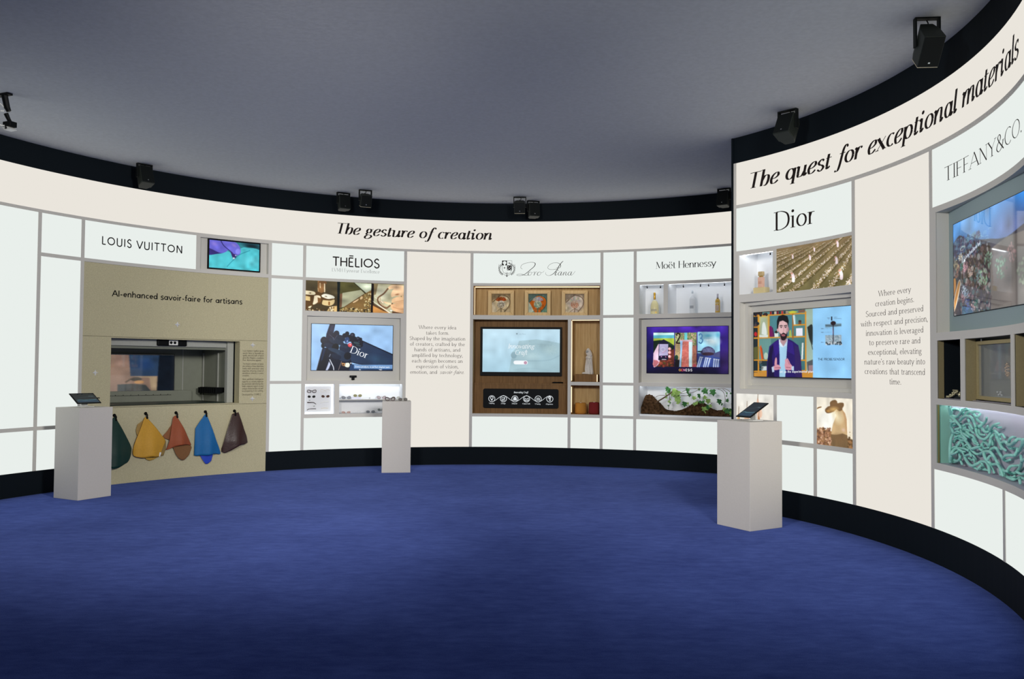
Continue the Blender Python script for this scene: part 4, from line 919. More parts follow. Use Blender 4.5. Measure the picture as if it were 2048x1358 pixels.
# grey grid of bars: (s0, s1, z0, z1)
def vbar(s, z0, z1, hw=HB): return (s - hw, s + hw, z0, z1)
def hbar(s0, s1, z0, z1): return (s0 + HB, s1 - HB, z0, z1)
V1L = [-9.65, -8.05, -6.98, -6.395, -3.668, -3.137, -1.534, -0.457, 1.662, 2.20, 3.80]
bars1 = [vbar(s, Z0, ZTOP) for s in V1L] + [(S1A, S1B, ZTOP, ZBAND0)]
bars1 += [vbar(1.142, Z0, 2.359), vbar(-2.60, 0.82, 1.302, 0.03), vbar(2.69, 2.427, 2.90, 0.03)]
bars1 += [hbar(-9.65, -8.05, .775, .82), hbar(-8.05, -6.98, .775, .82), hbar(-6.98, -6.395, .775, .82), hbar(-6.98, -6.395, 2.90, 2.945),
          hbar(-6.395, -3.668, 2.90, 2.945), vbar(-4.755, 2.945, ZTOP, 0.028), hbar(-3.668, -3.137, 2.90, 2.945), hbar(-3.668, -3.137, 1.302, 1.347),
          hbar(-3.137, -1.534, 2.90, 2.945), hbar(-3.137, -1.534, 2.372, 2.43), hbar(-3.137, -1.534, 1.302, 1.335), hbar(-3.137, -1.534, .775, .82),
          hbar(-.457, 1.662, 2.905, 2.945), hbar(-.457, 1.662, 2.359, 2.42), (1.142 + HB, 1.662 - HB, 1.302, 1.347),
          (-.457 + HB, 1.142 - HB, .778, .822), (1.142 + HB, 1.662 - HB, .778, .822),
          hbar(1.662, 2.20, 2.38, 2.425), hbar(1.662, 2.20, 1.302, 1.347), hbar(1.662, 2.20, .776, .82),
          hbar(2.20, 3.80, 2.90, 2.945), hbar(2.20, 3.80, 2.372, 2.427), hbar(2.20, 3.80, 1.302, 1.347), hbar(2.20, 3.80, .776, .82)]
mb = MB()
for b in bars1: mb.arcbox(F1, *b, -0.004, 0.05)
struct(obj('trim_1', mb, M['grey'], fr=F1))
bars2 = [(S2A, 4.650, Z0, ZBAND1)] + [vbar(s, Z0, ZTOP) for s in (6.362, 7.555, 9.49)] + [(4.65, S2B, ZTOP, ZBAND0)]
bars2 += [vbar(5.788, Z0, 1.305), vbar(5.209, .822, 1.305), vbar(5.209, 2.42, 2.90), vbar(8.805, Z0, .775), vbar(8.062, 1.357, 1.837, .034), vbar(9.016, 1.357, 1.837, .034)]
bars2 += [(4.65, 6.362 - HB, 2.90, 2.935), (4.65, 6.362 - HB, 2.37, 2.42), (4.65, 6.362 - HB, 1.305, 1.350), (4.65, 6.362 - HB, .775, .822),
          hbar(7.555, 9.49, 2.898, 2.945), hbar(7.555, 9.49, 1.837, 1.898), hbar(7.555, 9.49, 1.310, 1.357), hbar(7.555, 9.49, .775, .828)]
mb = MB()
for b in bars2: mb.arcbox(F2, *b, -0.004, 0.05)
struct(obj('trim_2', mb, M['grey'], fr=F2))

# headline bands
def WT(fr, text, style, left, right, top, track=None, mb=None, dr=-0.006):
    """lettering whose baseline runs between two measured points; top = a point at cap height"""
    s0, za = on_wall(fr.side, *left, dr); s1, zb = on_wall(fr.side, *right, dr)
    _, zt = on_wall(fr.side, *top, dr)
    z = (za + zb) / 2
    return wall_text(mb or MB(), fr, text, style, s0, s1, z, zt - za, dr, track=track)
def band(fr, s0, s1, label):
    o = obj('headline_band', MB().arcbox(fr, s0, s1, ZBAND0 + .001, ZBAND1, 0.0, 0.04), M['cream'], fr=fr)
    return tag(o, label, 'light panel', 'cream headline bands')
b1 = band(F1, S1A, S1B, 'long cream backlit band along the rear wall, lettered The gesture of creation')
obj('lettering', WT(F1, 'The gesture of creation', 'headline', (670, 467.6), (983, 478.4), (674, 446.6)), M['ink'], parent=b1)
b2 = band(F2, 4.652, S2B, 'cream backlit band sweeping up the right wall, lettered The quest for exceptional materials')
obj('lettering', WT(F2, 'The quest for exceptional materials', 'headline', (1494.5, 376.5), (2036.5, 116), (1499, 345)), M['ink'], parent=b2)

# backlit panels
def panel(side, s0, s1, z0, z1, label, tone='white', group='blank white backlit panels'):
    fr = Frame(side, (s0 + s1) / 2)
    o = obj('light_panel', MB().arcbox(fr, s0 + HB, s1 - HB, z0, z1, 0.0, 0.03), M[tone], fr=fr)
    return tag(o, label, 'light panel', group), fr
A = 2.945
for args in (
    (1, -9.65, -8.05, .82, ZTOP, 'tall white blank backlit panel at the far left, cut by the photo edge further out'),
    (1, -9.65, -8.05, Z0, .775, 'low wide white blank backlit panel at the far left end of the bottom row, outermost'),
    (1, -8.05, -6.98, .82, ZTOP, 'tall white blank backlit panel cut by the left photo edge'),
    (1, -8.05, -6.98, Z0, .775, 'low white blank backlit panel at the left photo edge, above the dark skirting'),
    (1, -6.98, -6.395, A, ZTOP, 'small square white backlit panel left of the sign over the beige leather bay'),
    (1, -6.98, -6.395, .82, 2.90, 'narrow tall white blank backlit panel just left of the beige leather bay'),
    (1, -6.98, -6.395, Z0, .775, 'low square white backlit panel half hidden behind the plinth at left'),
    (1, -3.668, -3.137, A, ZTOP, 'small square white backlit panel right of the little hand-sewing display'),
    (1, -3.668, -3.137, 1.347, 2.90, 'narrow tall white blank backlit panel between beige leather bay and eyewear display screen'),
    (1, -3.668, -3.137, Z0, 1.302, 'narrow white blank panel between beige leather bay and the spectacle niches, down to the skirting'),
    (1, -3.137, -1.534, Z0, .775, 'low wide white blank panel under the spectacle niches, behind the middle plinth'),
    (1, -.457, 1.142, Z0, .775, 'low wide white blank panel under the black icon plaque'),
    (1, 1.142, 1.662, Z0, .775, 'low square white blank panel under the two yarn cones'),
    (1, 1.662, 2.20, 2.425, ZTOP, 'upper white blank panel of the narrow column right of the oak niches'),
    (1, 1.662, 2.20, 1.347, 2.38, 'second white blank panel down in the narrow column right of the oak niches'),
    (1, 1.662, 2.20, .82, 1.302, 'third white blank panel down in the narrow column, beside the yarn cones'),
    (1, 1.662, 2.20, Z0, .776, 'bottom white blank panel of the narrow column right of the oak niches'),
    (1, 2.20, 3.80, Z0, .776, 'low wide white blank panel under the ivy and soil niche'),
    (2, 4.627, 5.788, Z0, .775, 'low white blank panel behind the right plinth'),
    (2, 5.209, 5.788, .822, 1.305, 'small square white blank panel between the bulb print and the hat silhouette print'),
    (2, 5.788, 6.362, Z0, .775, 'low square white blank panel under the hat silhouette print'),
    (2, 7.555, 8.805, Z0, .775, 'low wide white blank panel under the turquoise coral niche'),
    (2, 8.805, 9.49, Z0, .775, 'low white blank panel cut by the right photo edge, under the coral niche'),
): panel(*args)
for side, s0, s1, w in ((1, S1A, -9.65, 'tall white blank panel at the very left end of the rear wall'),
                        (2, 9.49, S2B, 'tall white blank panel at the very end of the right wall')):
    panel(side, s0, s1, Z0, ZTOP, w)
SG = 'white backlit brand sign panels'
p1, f = panel(1, -6.395, -4.76, A, ZTOP, 'white backlit sign panel with thin black capitals above the beige leather bay', group=SG)
obj('lettering', WT(f, 'LOUIS VUITTON', 'sans', (203.5, 488), (365, 507), (204, 472), track=1.7), M['black_print'], parent=p1)
p1, f = panel(1, -3.137, -1.534, A, ZTOP, 'white backlit sign panel with macron capitals above the eyewear photo strip', group=SG)
obj('lettering', WT(f, 'THĒLIOS', 'sansmed', (665, 532), (759, 535.4), (665, 514.2), track=.7), M['ink'], parent=p1)
obj('lettering', WT(f, 'LVMH Eyewear Excellence', 'slim', (664, 542.5), (759, 547.3), (664, 535.6), track=.9), M['paleprint'], parent=p1)
p1, f = panel(1, 2.20, 3.80, A, ZTOP, 'white backlit sign panel with slim serif lettering above the bottle niches', group=SG)
obj('lettering', WT(f, 'Moët Hennessy', 'didone', (1311.5, 538.5), (1432, 531.5), (1312, 524.6)), M['black_print'], parent=p1)
p1, f = panel(2, 4.627, 6.362, 2.935, ZTOP, 'white backlit sign panel with large serif lettering above the flower field print', group=SG)
obj('lettering', WT(f, 'Dior', 'logo', (1549, 461.5), (1631, 446), (1551, 424.5)), M['ink'], parent=p1)
p1, f = panel(2, 7.555, 9.49, A, ZTOP, 'white backlit sign panel with tall slim capitals above the coral reef screen', group=SG)
obj('lettering', WT(f, 'TIFFANY&CO.', 'slim', (1888.5, 359), (2044, 269), (1888, 331), track=.5), M['ink'], parent=p1)

# cream columns with a paragraph each
def column(side, s0, s1, label, lines, wide, first, last, cap_px):
    o, fr = panel(side, s0, s1, Z0, ZTOP, label, 'cream', 'cream text columns')
    (li, xl, xr) = wide
    sc, za = on_wall(side, *first, -.006); _, zb = on_wall(side, *last, -.006)
    sl, _ = on_wall(side, xl, (first[1] + last[1]) / 2, -.006); sr, _ = on_wall(side, xr, (first[1] + last[1]) / 2, -.006)
    _, w = lay_text(lines[li], 'text')
    cap = za - on_wall(side, first[0], first[1] + cap_px, -.006)[1]
    kx = (sr - sl) / w / (cap / 10)
    mb = MB()
    for i, t in enumerate(lines):
        z = za + (zb - za) * i / (len(lines) - 1)
        if 'savoir-faire' in t:
            w1, w2 = lay_text('emotion, and ', 'text')[1], lay_text('savoir-faire.', 'textital')[1]
            k = kx * cap / 10
            x0 = (sl + sr) / 2 - (w1 + w2 + 3) * k / 2
            wall_text(mb, fr, 'emotion, and', 'text', x0, kx, z, cap, align='l'); wall_text(mb, fr, 'savoir-faire.', 'textital', x0 + (w1 + 3) * k, kx, z, cap, align='l')
        else:
            wall_text(mb, fr, t, 'text', (sl + sr) / 2, kx, z, cap, align='c')
    obj('lettering', mb, M['greyprint'], parent=o)
column(1, -1.534, -.457, 'tall cream backlit column with a grey paragraph between the eyewear and oak displays',
       ['Where every idea', 'takes form.', 'Shaped by the imagination', 'of creators, crafted by the', 'hands of artisans, and', 'amplified by technology,', 'each design becomes an', 'expression of vision,', 'emotion, and savoir-faire.'],
       (2, 818.8, 930.5), (875, 658.2), (873, 747.6), 7.0)
column(2, 6.362, 7.555, 'tall cream backlit column with a grey paragraph left of the coral reef screen',
       ['Where every', 'creation begins.', 'Sourced and preserved', 'with respect and precision,', 'innovation is leveraged', 'to preserve rare and', 'exceptional, elevating', "nature's raw beauty into", 'creations that transcend', 'time.'],
       (3, 1722.2, 1855.8), (1785.5, 589.2), (1787, 768.7), 11.5)

# printed light panels
def print_panel(side, s0, s1, z0, z1, paint, label, name='photo_panel'):
    fr = Frame(side, (s0 + s1) / 2)
    o = obj(name, MB().arcbox(fr, s0, s1, z0, z1, 0.002, 0.03), M['grey'], fr=fr)
    tag(o, label, 'photo panel', 'backlit photo prints')
    pm_ = paint.mesh(s0, s1, z0, z1, 0, (fr, -0.001))
    obj('print', pm_, M['print'], parent=o)
    return o
print_panel(1, -3.113, -1.558, 2.43, 2.90, pic_triptych(), 'wide sepia triptych print of spectacle making above the flower glasses screen')
print_panel(2, 5.232, 6.338, 2.42, 2.90, pic_field(), 'backlit photo print of pickers in a flower field')
print_panel(2, 4.652, 5.185, .822, 1.305, pic_bulbs(), 'backlit photo print of pinkish bulbs behind the tablet on the right plinth')
print_panel(2, 5.812, 6.338, .822, 1.305, pic_silhouette(), 'backlit photo print of a sunlit silhouette in a wide hat')
# ------------------------------------------------------------------ niches in the wall
def niche(side, s0, s1, z0, z1, depth, material, label, cat='niche', back=None, group=None, t=0.014, name='display_niche', outer=None, pocket=0.0, curved=0.0, left=None):
    """open box let into the wall: depth is measured from its front corners; returns the thing, its frame, x0, x1 and the back's y"""
    fr = Frame(side, (s0 + s1) / 2)
    x0, yc = fr.arc(s0); x1, _ = fr.arc(s1)
    yb = yc + depth
    o = empty(name, label, cat, fr, group=group)
    n = 14
    front = [(x0 + (x1 - x0) * i / n, fr.yf(x0 + (x1 - x0) * i / n) + 0.003) for i in range(n + 1)]
    lip = [(x, min(y, yb)) for x, y in front]
    bk = MB().arcbox(fr, s0, s1, z0 - t, z1 + t + pocket, curved, curved + t) if curved else MB().box(x0 - t, x1 + t, yb, yb + t, z0 - t, z1 + t + pocket)
    obj('back_panel', bk, back or material, o)
    obj('side_panel', MB().box(x0 - t, x0, yc + .004, yb, z0 - t, z1 + t + pocket), left or material, o)
    obj('side_panel', MB().box(x1, x1 + t, yc + .004, yb, z0 - t, z1 + t + pocket), material, o)
    if outer:
        a0, a1, b0, b1 = outer
        fm = MB()
        if z0 - b0 > .001: fm.arcbox(fr, a0, a1, b0, z0, -.004, .0025)
        if b1 - z1 > .001: fm.arcbox(fr, a0, a1, z1, b1, -.004, .0025)
        if s0 - a0 > .001: fm.arcbox(fr, a0, s0, z0, z1, -.004, .0025)
        if a1 - s1 > .001: fm.arcbox(fr, s1, a1, z0, z1, -.004, .0025)
        obj('flange', fm, M['grey'], o)
    if pocket:                                   # light trough hidden behind the upper frame bar
        obj('top_panel', MB().slab([(x, y + .048) for x, y in front] + ([(x, y + curved + t) for x, y in front[::-1]] if curved else [(x1, yb), (x0, yb)]), z1 + pocket, z1 + pocket + t), material, o)
        obj('led_strip', MB().arcbox(fr, s0 + .01, s1 - .01, z1 + .004, z1 + pocket - .002, .053, .058), M['ledwhite'], o)
        obj('base_panel', MB().slab(front + ([(x, y + curved + t) for x, y in front[::-1]] if curved else [(x1, yb), (x0, yb)]), z0 - t, z0), material, o)
    elif yb > 0.003:
        obj('top_panel', MB().slab(front + [(x1, yb), (x0, yb)], z1, z1 + t), material, o)
        obj('base_panel', MB().slab(front + [(x1, yb), (x0, yb)], z0 - t, z0), material, o)
    else:
        obj('top_panel', MB().box(x0, x1, yc + .004, yb, z1, z1 + t), material, o)
        obj('base_panel', MB().box(x0, x1, yc + .004, yb, z0 - t, z0), material, o)
    return o, fr, x0, x1, yb

def strip(parent, name, x0, x1, y0, y1, z0, z1, material='ledwhite'):
    return obj(name, MB().box(x0, x1, y0, y1, z0, z1), M[material], parent)

def screen_corners(fr, y, tl, br):
    xa, za = fr.pick(*tl, y); xb, zb = fr.pick(*br, y)
    return xa, xb, zb, za

def display(fr, y, tl, br, paint, label, bezel=0.006, thick=0.03, name='flat_display', group='flat screens in the walls', bottom=None):
    """flat screen whose face lies at local depth y"""
    x0, x1, z0, z1 = screen_corners(fr, y, tl, br)
    zc = (z0 + z1) / 2
    o = empty(name, label, 'screen', fr, z=z0, group=group)
    b = bezel
    bb = b if bottom is None else bottom
    hz = z1 - z0
    obj('housing', MB().box(x0, x1, y + .003, y + thick, 0, hz), M['black'], o, bevel=.003)
    fm = MB()
    fm.box(x0, x1, y, y + .003, 0, bb); fm.box(x0, x1, y, y + .003, hz - b, hz); fm.box(x0, x0 + b, y, y + .003, bb, hz - b); fm.box(x1 - b, x1, y, y + .003, bb, hz - b)
    obj('bezel', fm, M['black'], o)
    pm_ = paint.mesh(x0 + b, x1 - b, bb, hz - b, y + .002)
    obj('screen', pm_, M['screen'], o)
    if pm_.over: obj('caption', pm_.over, M['screen'], o)
    return o, (x0, x1, z0, z1)

# small display niche above the leather bay
n_, fr, x0, x1, yb = niche(1, -4.724, -3.695, 2.955, 3.415, 0.07, M['nichegrey'], 'shallow grey niche holding the small turquoise hand-sewing display', outer=(-4.727, -3.6915, 2.945, 3.432), group='grey display niches')
display(fr, yb - .035, (416.6, 476.5), (520.3, 545.0), pic_small_display(), 'small black-framed display showing fingers sewing turquoise leather', .018, .034)

# eyewear: screen niche
n_, fr, x0, x1, yb = niche(1, -3.085, -1.60, 1.352, 2.352, 0.075, M['nichegrey'], 'shallow grey niche round the flower sunglasses screen', outer=(-3.1135, -1.5575, 1.335, 2.372), group='grey display niches')
display(fr, yb - .012, (622.6, 646.6), (785.6, 742), pic_flower_glasses(), 'flat screen showing black flower sunglasses on pale blue', .007, .011)
xa, za = fr.pick(706, 753, yb - .02)
c = empty('depth_camera', 'small black sensor bar on the grey niche under the flower sunglasses screen', 'camera', fr, x=xa, z=za)
obj('body', MB().box(-.055, .055, yb - .045, yb - .018, -.015, .017), M['black'], c, bevel=.006)
obj('foot', MB().box(-.022, .022, yb - .04, yb - .001, -.055, -.015), M['black'], c, bevel=.004)
obj('lens', MB().tube([(-.025, yb - .0455, 0), (-.025, yb - .052, 0)], .008, 12), M['darkscreen'], c)

# fragrance: screen niche
n_, fr, x0, x1, yb = niche(2, 4.70, 6.325, 1.360, 2.345, 0.12, M['nichegrey'], 'grey niche round the screen with the suited speaker', outer=(4.65, 6.3385, 1.35, 2.37), group='grey display niches')
fm = MB()
for (a, b_, c_, d_) in ((x0, x1, 1.36, 1.40), (x0, x1, 2.305, 2.345), (x0, x0 + .05, 1.40, 2.305), (x1 - .05, x1, 1.40, 2.305)): fm.box(a, b_, yb - .05, yb, c_, d_)
obj('inner_step', fm, M['nichegrey'], n_)
display(fr, yb - .052, (1506.6, 625.0), (1704.3, 758.0), pic_interview(), 'flat screen showing a suited speaker before bookshelves and a probe diagram', .006, .05)

# wines and spirits: screen niche
n_, fr, x0, x1, yb = niche(1, 2.262, 3.765, 1.352, 2.366, 0.13, M['nichegrey'], 'grey niche round the purple three-card screen', outer=(2.2235, 3.7765, 1.347, 2.372), group='grey display niches')
display(fr, yb - .014, (1293.1, 653.6), (1457.2, 748.4), pic_cards(), 'flat screen showing three picture cards on deep purple', .006, .012)

# jewellery: reef screen niche
n_, fr, x0, x1, yb = niche(2, 7.632, 9.455, 1.900, 2.896, 0.10, M['nichegrey'], 'grey niche round the big coral reef screen at right', outer=(7.5785, 9.4665, 1.898, 2.898), back=mat('screen_tinted_board', (150, 170, 172), .6), group='grey display niches')  # the screen's blue light is put into the grey back's colour
xa, za = fr.pick(1906, 449, yb - .008); xb, zb = fr.pick(1909, 632.5, yb - .008)
w_ = (za - zb) * 16 / 9
o = empty('flat_display', 'large glossy flat screen showing a coral reef, cut by the right photo edge', 'screen', fr, z=zb, group='flat screens in the walls')
o.location = fr.world(0, 0, zb)
xe = x1 - .07
obj('housing', MB().box(xa, xe, yb - .005, yb - .001, 0, za - zb), M['black'], o)
pm_ = pic_reef().mesh(xa + .004, xe - .004, .004, za - zb - .004, yb - .008)
obj('screen', pm_, M['gloss_screen'], o)
obj('caption', pm_.over, M['screen'], o)
obj('bezel', MB().box(xa, xa + .004, yb - .009, yb - .005, 0, za - zb).box(xa, xe, yb - .009, yb - .005, 0, .004).box(xa, xe, yb - .009, yb - .005, za - zb - .004, za - zb), M['black'], o)

# ---- leather bay
FB = Frame(1, -5.035)
OP = (-5.975, -4.108, 1.024, 1.932)
bay = empty('leather_bay', 'beige felt wall bay with an opening for the scanner and five hooks of leather', 'display bay', FB)
g = .002
for nm, s0, s1, z0, z1 in (('top_panel', BAY[0], BAY[1], 1.947 + g, 2.898), ('side_panel', BAY[0], OP[0], 1.010 + g, 1.947 - g), ('side_panel', OP[1], BAY[1], 1.010 + g, 1.947 - g), ('lower_panel', BAY[0], BAY[1], 0, 1.010 - g)):
    obj(nm, MB().arcbox(FB, s0, s1, z0, z1, -.003, .19), M['felt'], bay)
obj('sill', MB().arcbox(FB, OP[0], OP[1], 1.010 + g, OP[2], -.003, .19), M['felt'], bay); obj('lintel', MB().arcbox(FB, OP[0], OP[1], OP[3], 1.947 - g, -.003, .19), M['felt'], bay)
obj('lettering', WT(FB, 'AI-enhanced savoir-faire for artisans', 'sansmed', (224.5, 591.5), (484.5, 609.3), (226, 579.5), dr=-.006), M['black_print'], parent=bay)
para = [("Louis Vuitton's leather goods", 1), ('savoir-faire is founded on', 1), ('quality and skill, both of which', 1), ("give the House's creations", 1), ('their distinctive appeal.', 0), None,
        ("The House's artisans recognize", 1), ('and enhance these distinctive', 1), ('traits with precision and', 1), ('expertise, ensuring a level of', 1), ('excellence inherent in every', 1), ('creation.', 0), None,
        ('Here, artificial intelligence', 1), ('supports our artisans expertise', 1), ('by precisely identifying the', 1), ("hide's natural region in and", 1), ('unique characteristics as well', 1), ('as preparing it for cutting.', 0), None, ('Developed by COMELZ', 0)]
sl, zt = on_wall(1, 485.6, 703.0, -.006); sr, _ = on_wall(1, 527.6, 703, -.006)
_, zbm = on_wall(1, 485.6, 790.8, -.006)
mb = MB()
units = sum(1 if q else .55 for q in para)
u = 0
for q in para:
    if q is None: u += .55; continue
    z = zt + (zbm - zt) * u / (units - 1); u += 1
    cap = .026
    if q[1]: wall_text(mb, FB, q[0], 'sanssmall', sl, sr, z, cap)
    else: wall_text(mb, FB, q[0], 'sanssmall', sl, .84, z, cap, align='l')
obj('lettering', mb, mat('umber_print', (62, 56, 42), .7, spec=.1), parent=bay)

def star(px, py, label):
    s, z = on_wall(1, px, py, -.02)
    fr = Frame(1, s)
    pts = []
    for k in range(8):
        r = .041 if k % 2 == 0 else .019
        pts.append((r * sin(k * pi / 4), r * cos(k * pi / 4)))
    mb = MB()
    o_ = len(mb.v)
    mb.v += [(x, -.006, zz) for x, zz in pts] + [(0, -.022, 0)]
    mb.f += [(o_ + k, o_ + (k + 1) % 8, o_ + 8) for k in range(8)] + [tuple(range(7, -1, -1))]
    o = obj('star_ornament', mb, M['bright_star'])
    o.location = fr.world(0, 0, z); o.rotation_euler = (0, 0, -fr.phi)
    mm = MB().tube([(0, -.006, 0), (0, .0, 0)], .006, 8)
    obj('pin', mm, M['steel'], o)
    tag(o, label, 'ornament', 'four-pointed metal stars')
star(356, 649, 'four-pointed metal star on the beige felt above the scanner opening')
star(192, 745.5, 'four-pointed metal star on the beige felt left of the scanner opening')
star(506.5, 690, 'four-pointed metal star just above the small paragraph on beige felt')
star(505.5, 797.5, 'four-pointed metal star just below the small paragraph on beige felt')

# scanner behind the opening
x0, yc = FB.arc(OP[0]); x1, _ = FB.arc(OP[1])
y0, yb = yc + .225, yc + 1.06
zb, zt = OP[2] - .02, OP[3] + .03
sc = empty('leather_scanner', 'grey open scanning machine inside the beige bay', 'machine', FB, z=zb)
H = zt - zb
obj('back_panel', MB().box(x0, x1, yb, yb + .02, 0, H), M['scanwall'], sc)
obj('side_panel', MB().box(x0 - .02, x0, y0, yb, 0, H), M['scanwall'], sc); obj('side_panel', MB().box(x1 - .03, x1 - .01, y0 + .05, yb, 0, H), M['scanwall'], sc)
obj('base_panel', MB().box(x0, x1 - .03, y0, yb, -.02, .01), M['scangrey'], sc); obj('top_panel', MB().box(x0, x1, y0, yb, H, H + .02), M['scangrey'], sc)
obj('post', MB().box(x1 - .085, x1 + .012, y0 - .028, y0 + .05, .0, H), M['lightsteel'], sc, bevel=.004)
obj('beam', MB().box(x0, x1 - .08, y0 + .02, y0 + .14, H - .125, H - .02), M['lightsteel'], sc, bevel=.006)
obj('rail', MB().box(x0, x1 - .08, y0 + .04, y0 + .12, H - .160, H - .130), M['scangrey'], sc)
obj('cutting_bed', MB().box(x0 + .01, x1 - .09, y0 + .02, yb - .02, .012, .03), mat('dark_green_bed', (36, 50, 44), .35), sc)
lb = MB().box(x0 + .01, x1 - .25, yb - .10, yb - .002, .03, .19)
obj('ledge', lb, M['scanwall'], sc, bevel=.004)
tk = MB()
for k in range(58): tk.box(x0 + .02 + k * .022, x0 + .031 + k * .022, yb - .103, yb - .1005, .120, .120 + (.018 if k % 5 == 0 else .010))
obj('ruler_marks', tk, M['black_print'], sc)
for yy in (yb - .04, y0 + .34): obj('guide_rail', MB().box(x1 - .045, x1 - .031, yy - .012, yy + .012, .03, H - .2), M['lightsteel'], sc)
obj('seam_strip', MB().box(x1 - .36, x1 - .345, yb - .008, yb, .03, H - .03), M['lightsteel'], sc)
xq, zq = x1 - .05, .21
br = MB().box(x1 - .13, x1 - .032, y0 + .15, yb - .12, .17, .24)
for k in range(9): br.box(x1 - .16, x1 - .13, y0 + .16 + k * .065, y0 + .19 + k * .065, .15, .235)
obj('brush_block', br, M['black'], sc)
# monitor on the back of the scanner
tlx, tlz = FB.pick(222, 706.5, yb - .06); brx, brz = FB.pick(348.5, 782.5, yb - .06)
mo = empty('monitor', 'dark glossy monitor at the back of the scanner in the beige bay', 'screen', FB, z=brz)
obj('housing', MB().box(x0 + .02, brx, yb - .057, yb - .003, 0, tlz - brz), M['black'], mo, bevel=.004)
obj('screen', pic_monitor_reflection().mesh(x0 + .03, brx - .01, .012, tlz - brz - .02, yb - .0605), M['gloss_screen'], mo)
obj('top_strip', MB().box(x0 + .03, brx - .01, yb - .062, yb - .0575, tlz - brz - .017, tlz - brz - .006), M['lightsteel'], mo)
# camera bar
yy = y0 - .02
xa, za = FB.pick(315.9, 678, yy); xb, zb_ = FB.pick(374.4, 692.8, yy)
cb = empty('scanner_camera', 'black rounded camera bar with a white plate at the top of the scanner opening', 'camera', FB, x=(xa + xb) / 2, z=(za + zb_) / 2)
w2, h2 = (xb - xa) / 2, (za - zb_) / 2
obj('body', MB().box(-w2, w2, yy, yy + .06, -h2, h2), M['black'], cb, bevel=.014)
obj('white_plate', MB().box(-.055, .075, yy - .004, yy - .001, -h2 * .75, h2 * .75), M['whiteplastic'], cb)
d_ = MB().prism([(-.025, -h2 * .5), (.0, 0), (-.025, h2 * .5), (-.05, 0)], yy - .006, yy - .004).prism([(.03 + .02 * cos(k), .02 * sin(k)) for k in np.linspace(0, 2 * pi, 12, endpoint=False)], yy - .006, yy - .004)
obj('lens', d_, M['black'], cb)
obj('bracket', MB().box(-.06, .06, yy + .06, yy + .12, -.02, .02), M['black'], cb)
# ------------------------------------------------------------------ hooks and hanging leather
def hook(px, py, label):
    s, z = on_wall(1, px, py, -.03)
    fr = Frame(1, s)
    o = empty('coat_hook', label, 'hook', fr, z=z, group='black hooks on the beige bay')
    obj('plate', MB().tube([(0, -.003, .012), (0, -.012, .012)], .022, 14), M['black'], o)
    obj('prong', MB().tube(catmull([(0, -.010, .012), (0, -.036, .006), (0, -.050, -.012), (0, -.046, -.036), (0, -.052, -.044)], 5), .011, 8).ball((0, -.052, -.046), .014), M['black'], o, smooth=True)
    return o
hook(230.6, 832.7, 'black hook holding the dark green hide'); hook(293, 829, 'black hook holding the yellow hide'); hook(353.4, 827.4, 'black hook holding the rust hide')
hook(412, 825.4, 'black hook holding the blue hide'); hook(470, 823.6, 'black hook holding the dark brown hide')

def leather(name, rgb, rough):
    return mat(name, rgb, rough, spec=.35, noise=.06, scale=60, bump=.12)
def drape(fr, outline, base, bulge, folds, material, parent=None, name='drape', rows=46, cols=22):
    """a hanging sheet: outline in local x, z; front stands off the felt by base and bulges like a soft cone"""
    xs_ = [p[0] for p in outline]; zs = [p[1] for p in outline]
    xa_, xb_ = min(xs_) + .002, max(xs_) - .002
    zt, zb = max(zs), min(zs)
    ri = []
    for j in range(rows):
        t = j / (rows - 1)
        x = xa_ + (xb_ - xa_) * t
        cut = []
        for k in range(len(outline)):
            (xa, za), (xb, zb_) = outline[k], outline[(k + 1) % len(outline)]
            if (xa > x) != (xb > x): cut.append(za + (x - xa) / (xb - xa) * (zb_ - za))
        if len(cut) < 2: continue
        hi, lo = max(cut), min(cut)
        row = []
        for i in range(cols):
            z = hi + (lo - hi) * i / (cols - 1)
            f = (zt - z) / (zt - zb)
            dome = sin(pi * t) ** .75
            y = -base - bulge * dome * min(1, .2 + f * 1.1) - folds[0] * sin(folds[1] * t * 2 * pi + folds[2] + f) * f * dome
            row.append((x, y, z))
        ri.append(row)
    return obj(name, MB().quadgrid(ri), material, parent, smooth=True, solid=.004)
def hide(pts, ox, oy, label, material, flaps=(), base=.03, bulge=.07, folds=(.012, 2, 0)):
    k = 8.76
    cx = ox + sum(p[0] for p in pts) / len(pts) / k
    s, _ = on_wall(1, cx, 880, -.05)
    fr = Frame(1, s)
    loc = lambda q, y: [fr.pick(ox + a / k, oy + b / k, y) for a, b in q]
    o = empty('leather_hide', label, 'leather', fr, group='leather hides on hooks')
    sm = [(p[0], p[1]) for p in pts]
    drape(fr, loc(sm, -.06), base, bulge, folds, material, o, 'front_sheet')
    for fp, y, m in flaps:
        drape(fr, loc(fp, -y), y, .012, (.004, 1, 0), m, o, 'fold', rows=24, cols=10)
    return o
Lg, Ly, Lr, Lb, Ld = leather('green_leather', (14, 52, 44), .5), leather('yellow_leather', (206, 154, 50), .6), leather('rust_leather', (156, 78, 44), .6), leather('blue_leather', (22, 104, 164), .6), leather('brown_leather', (62, 42, 38), .32)
hide(catmull([(95, 165), (120, 200), (250, 440), (385, 690), (398, 745), (372, 850), (320, 945), (250, 988), (40, 1070), (-160, 1010), (-250, 860), (-170, 620), (-60, 400), (70, 180)], 3), 220, 815, 'dark green leather hide hanging half behind the left plinth', Lg)
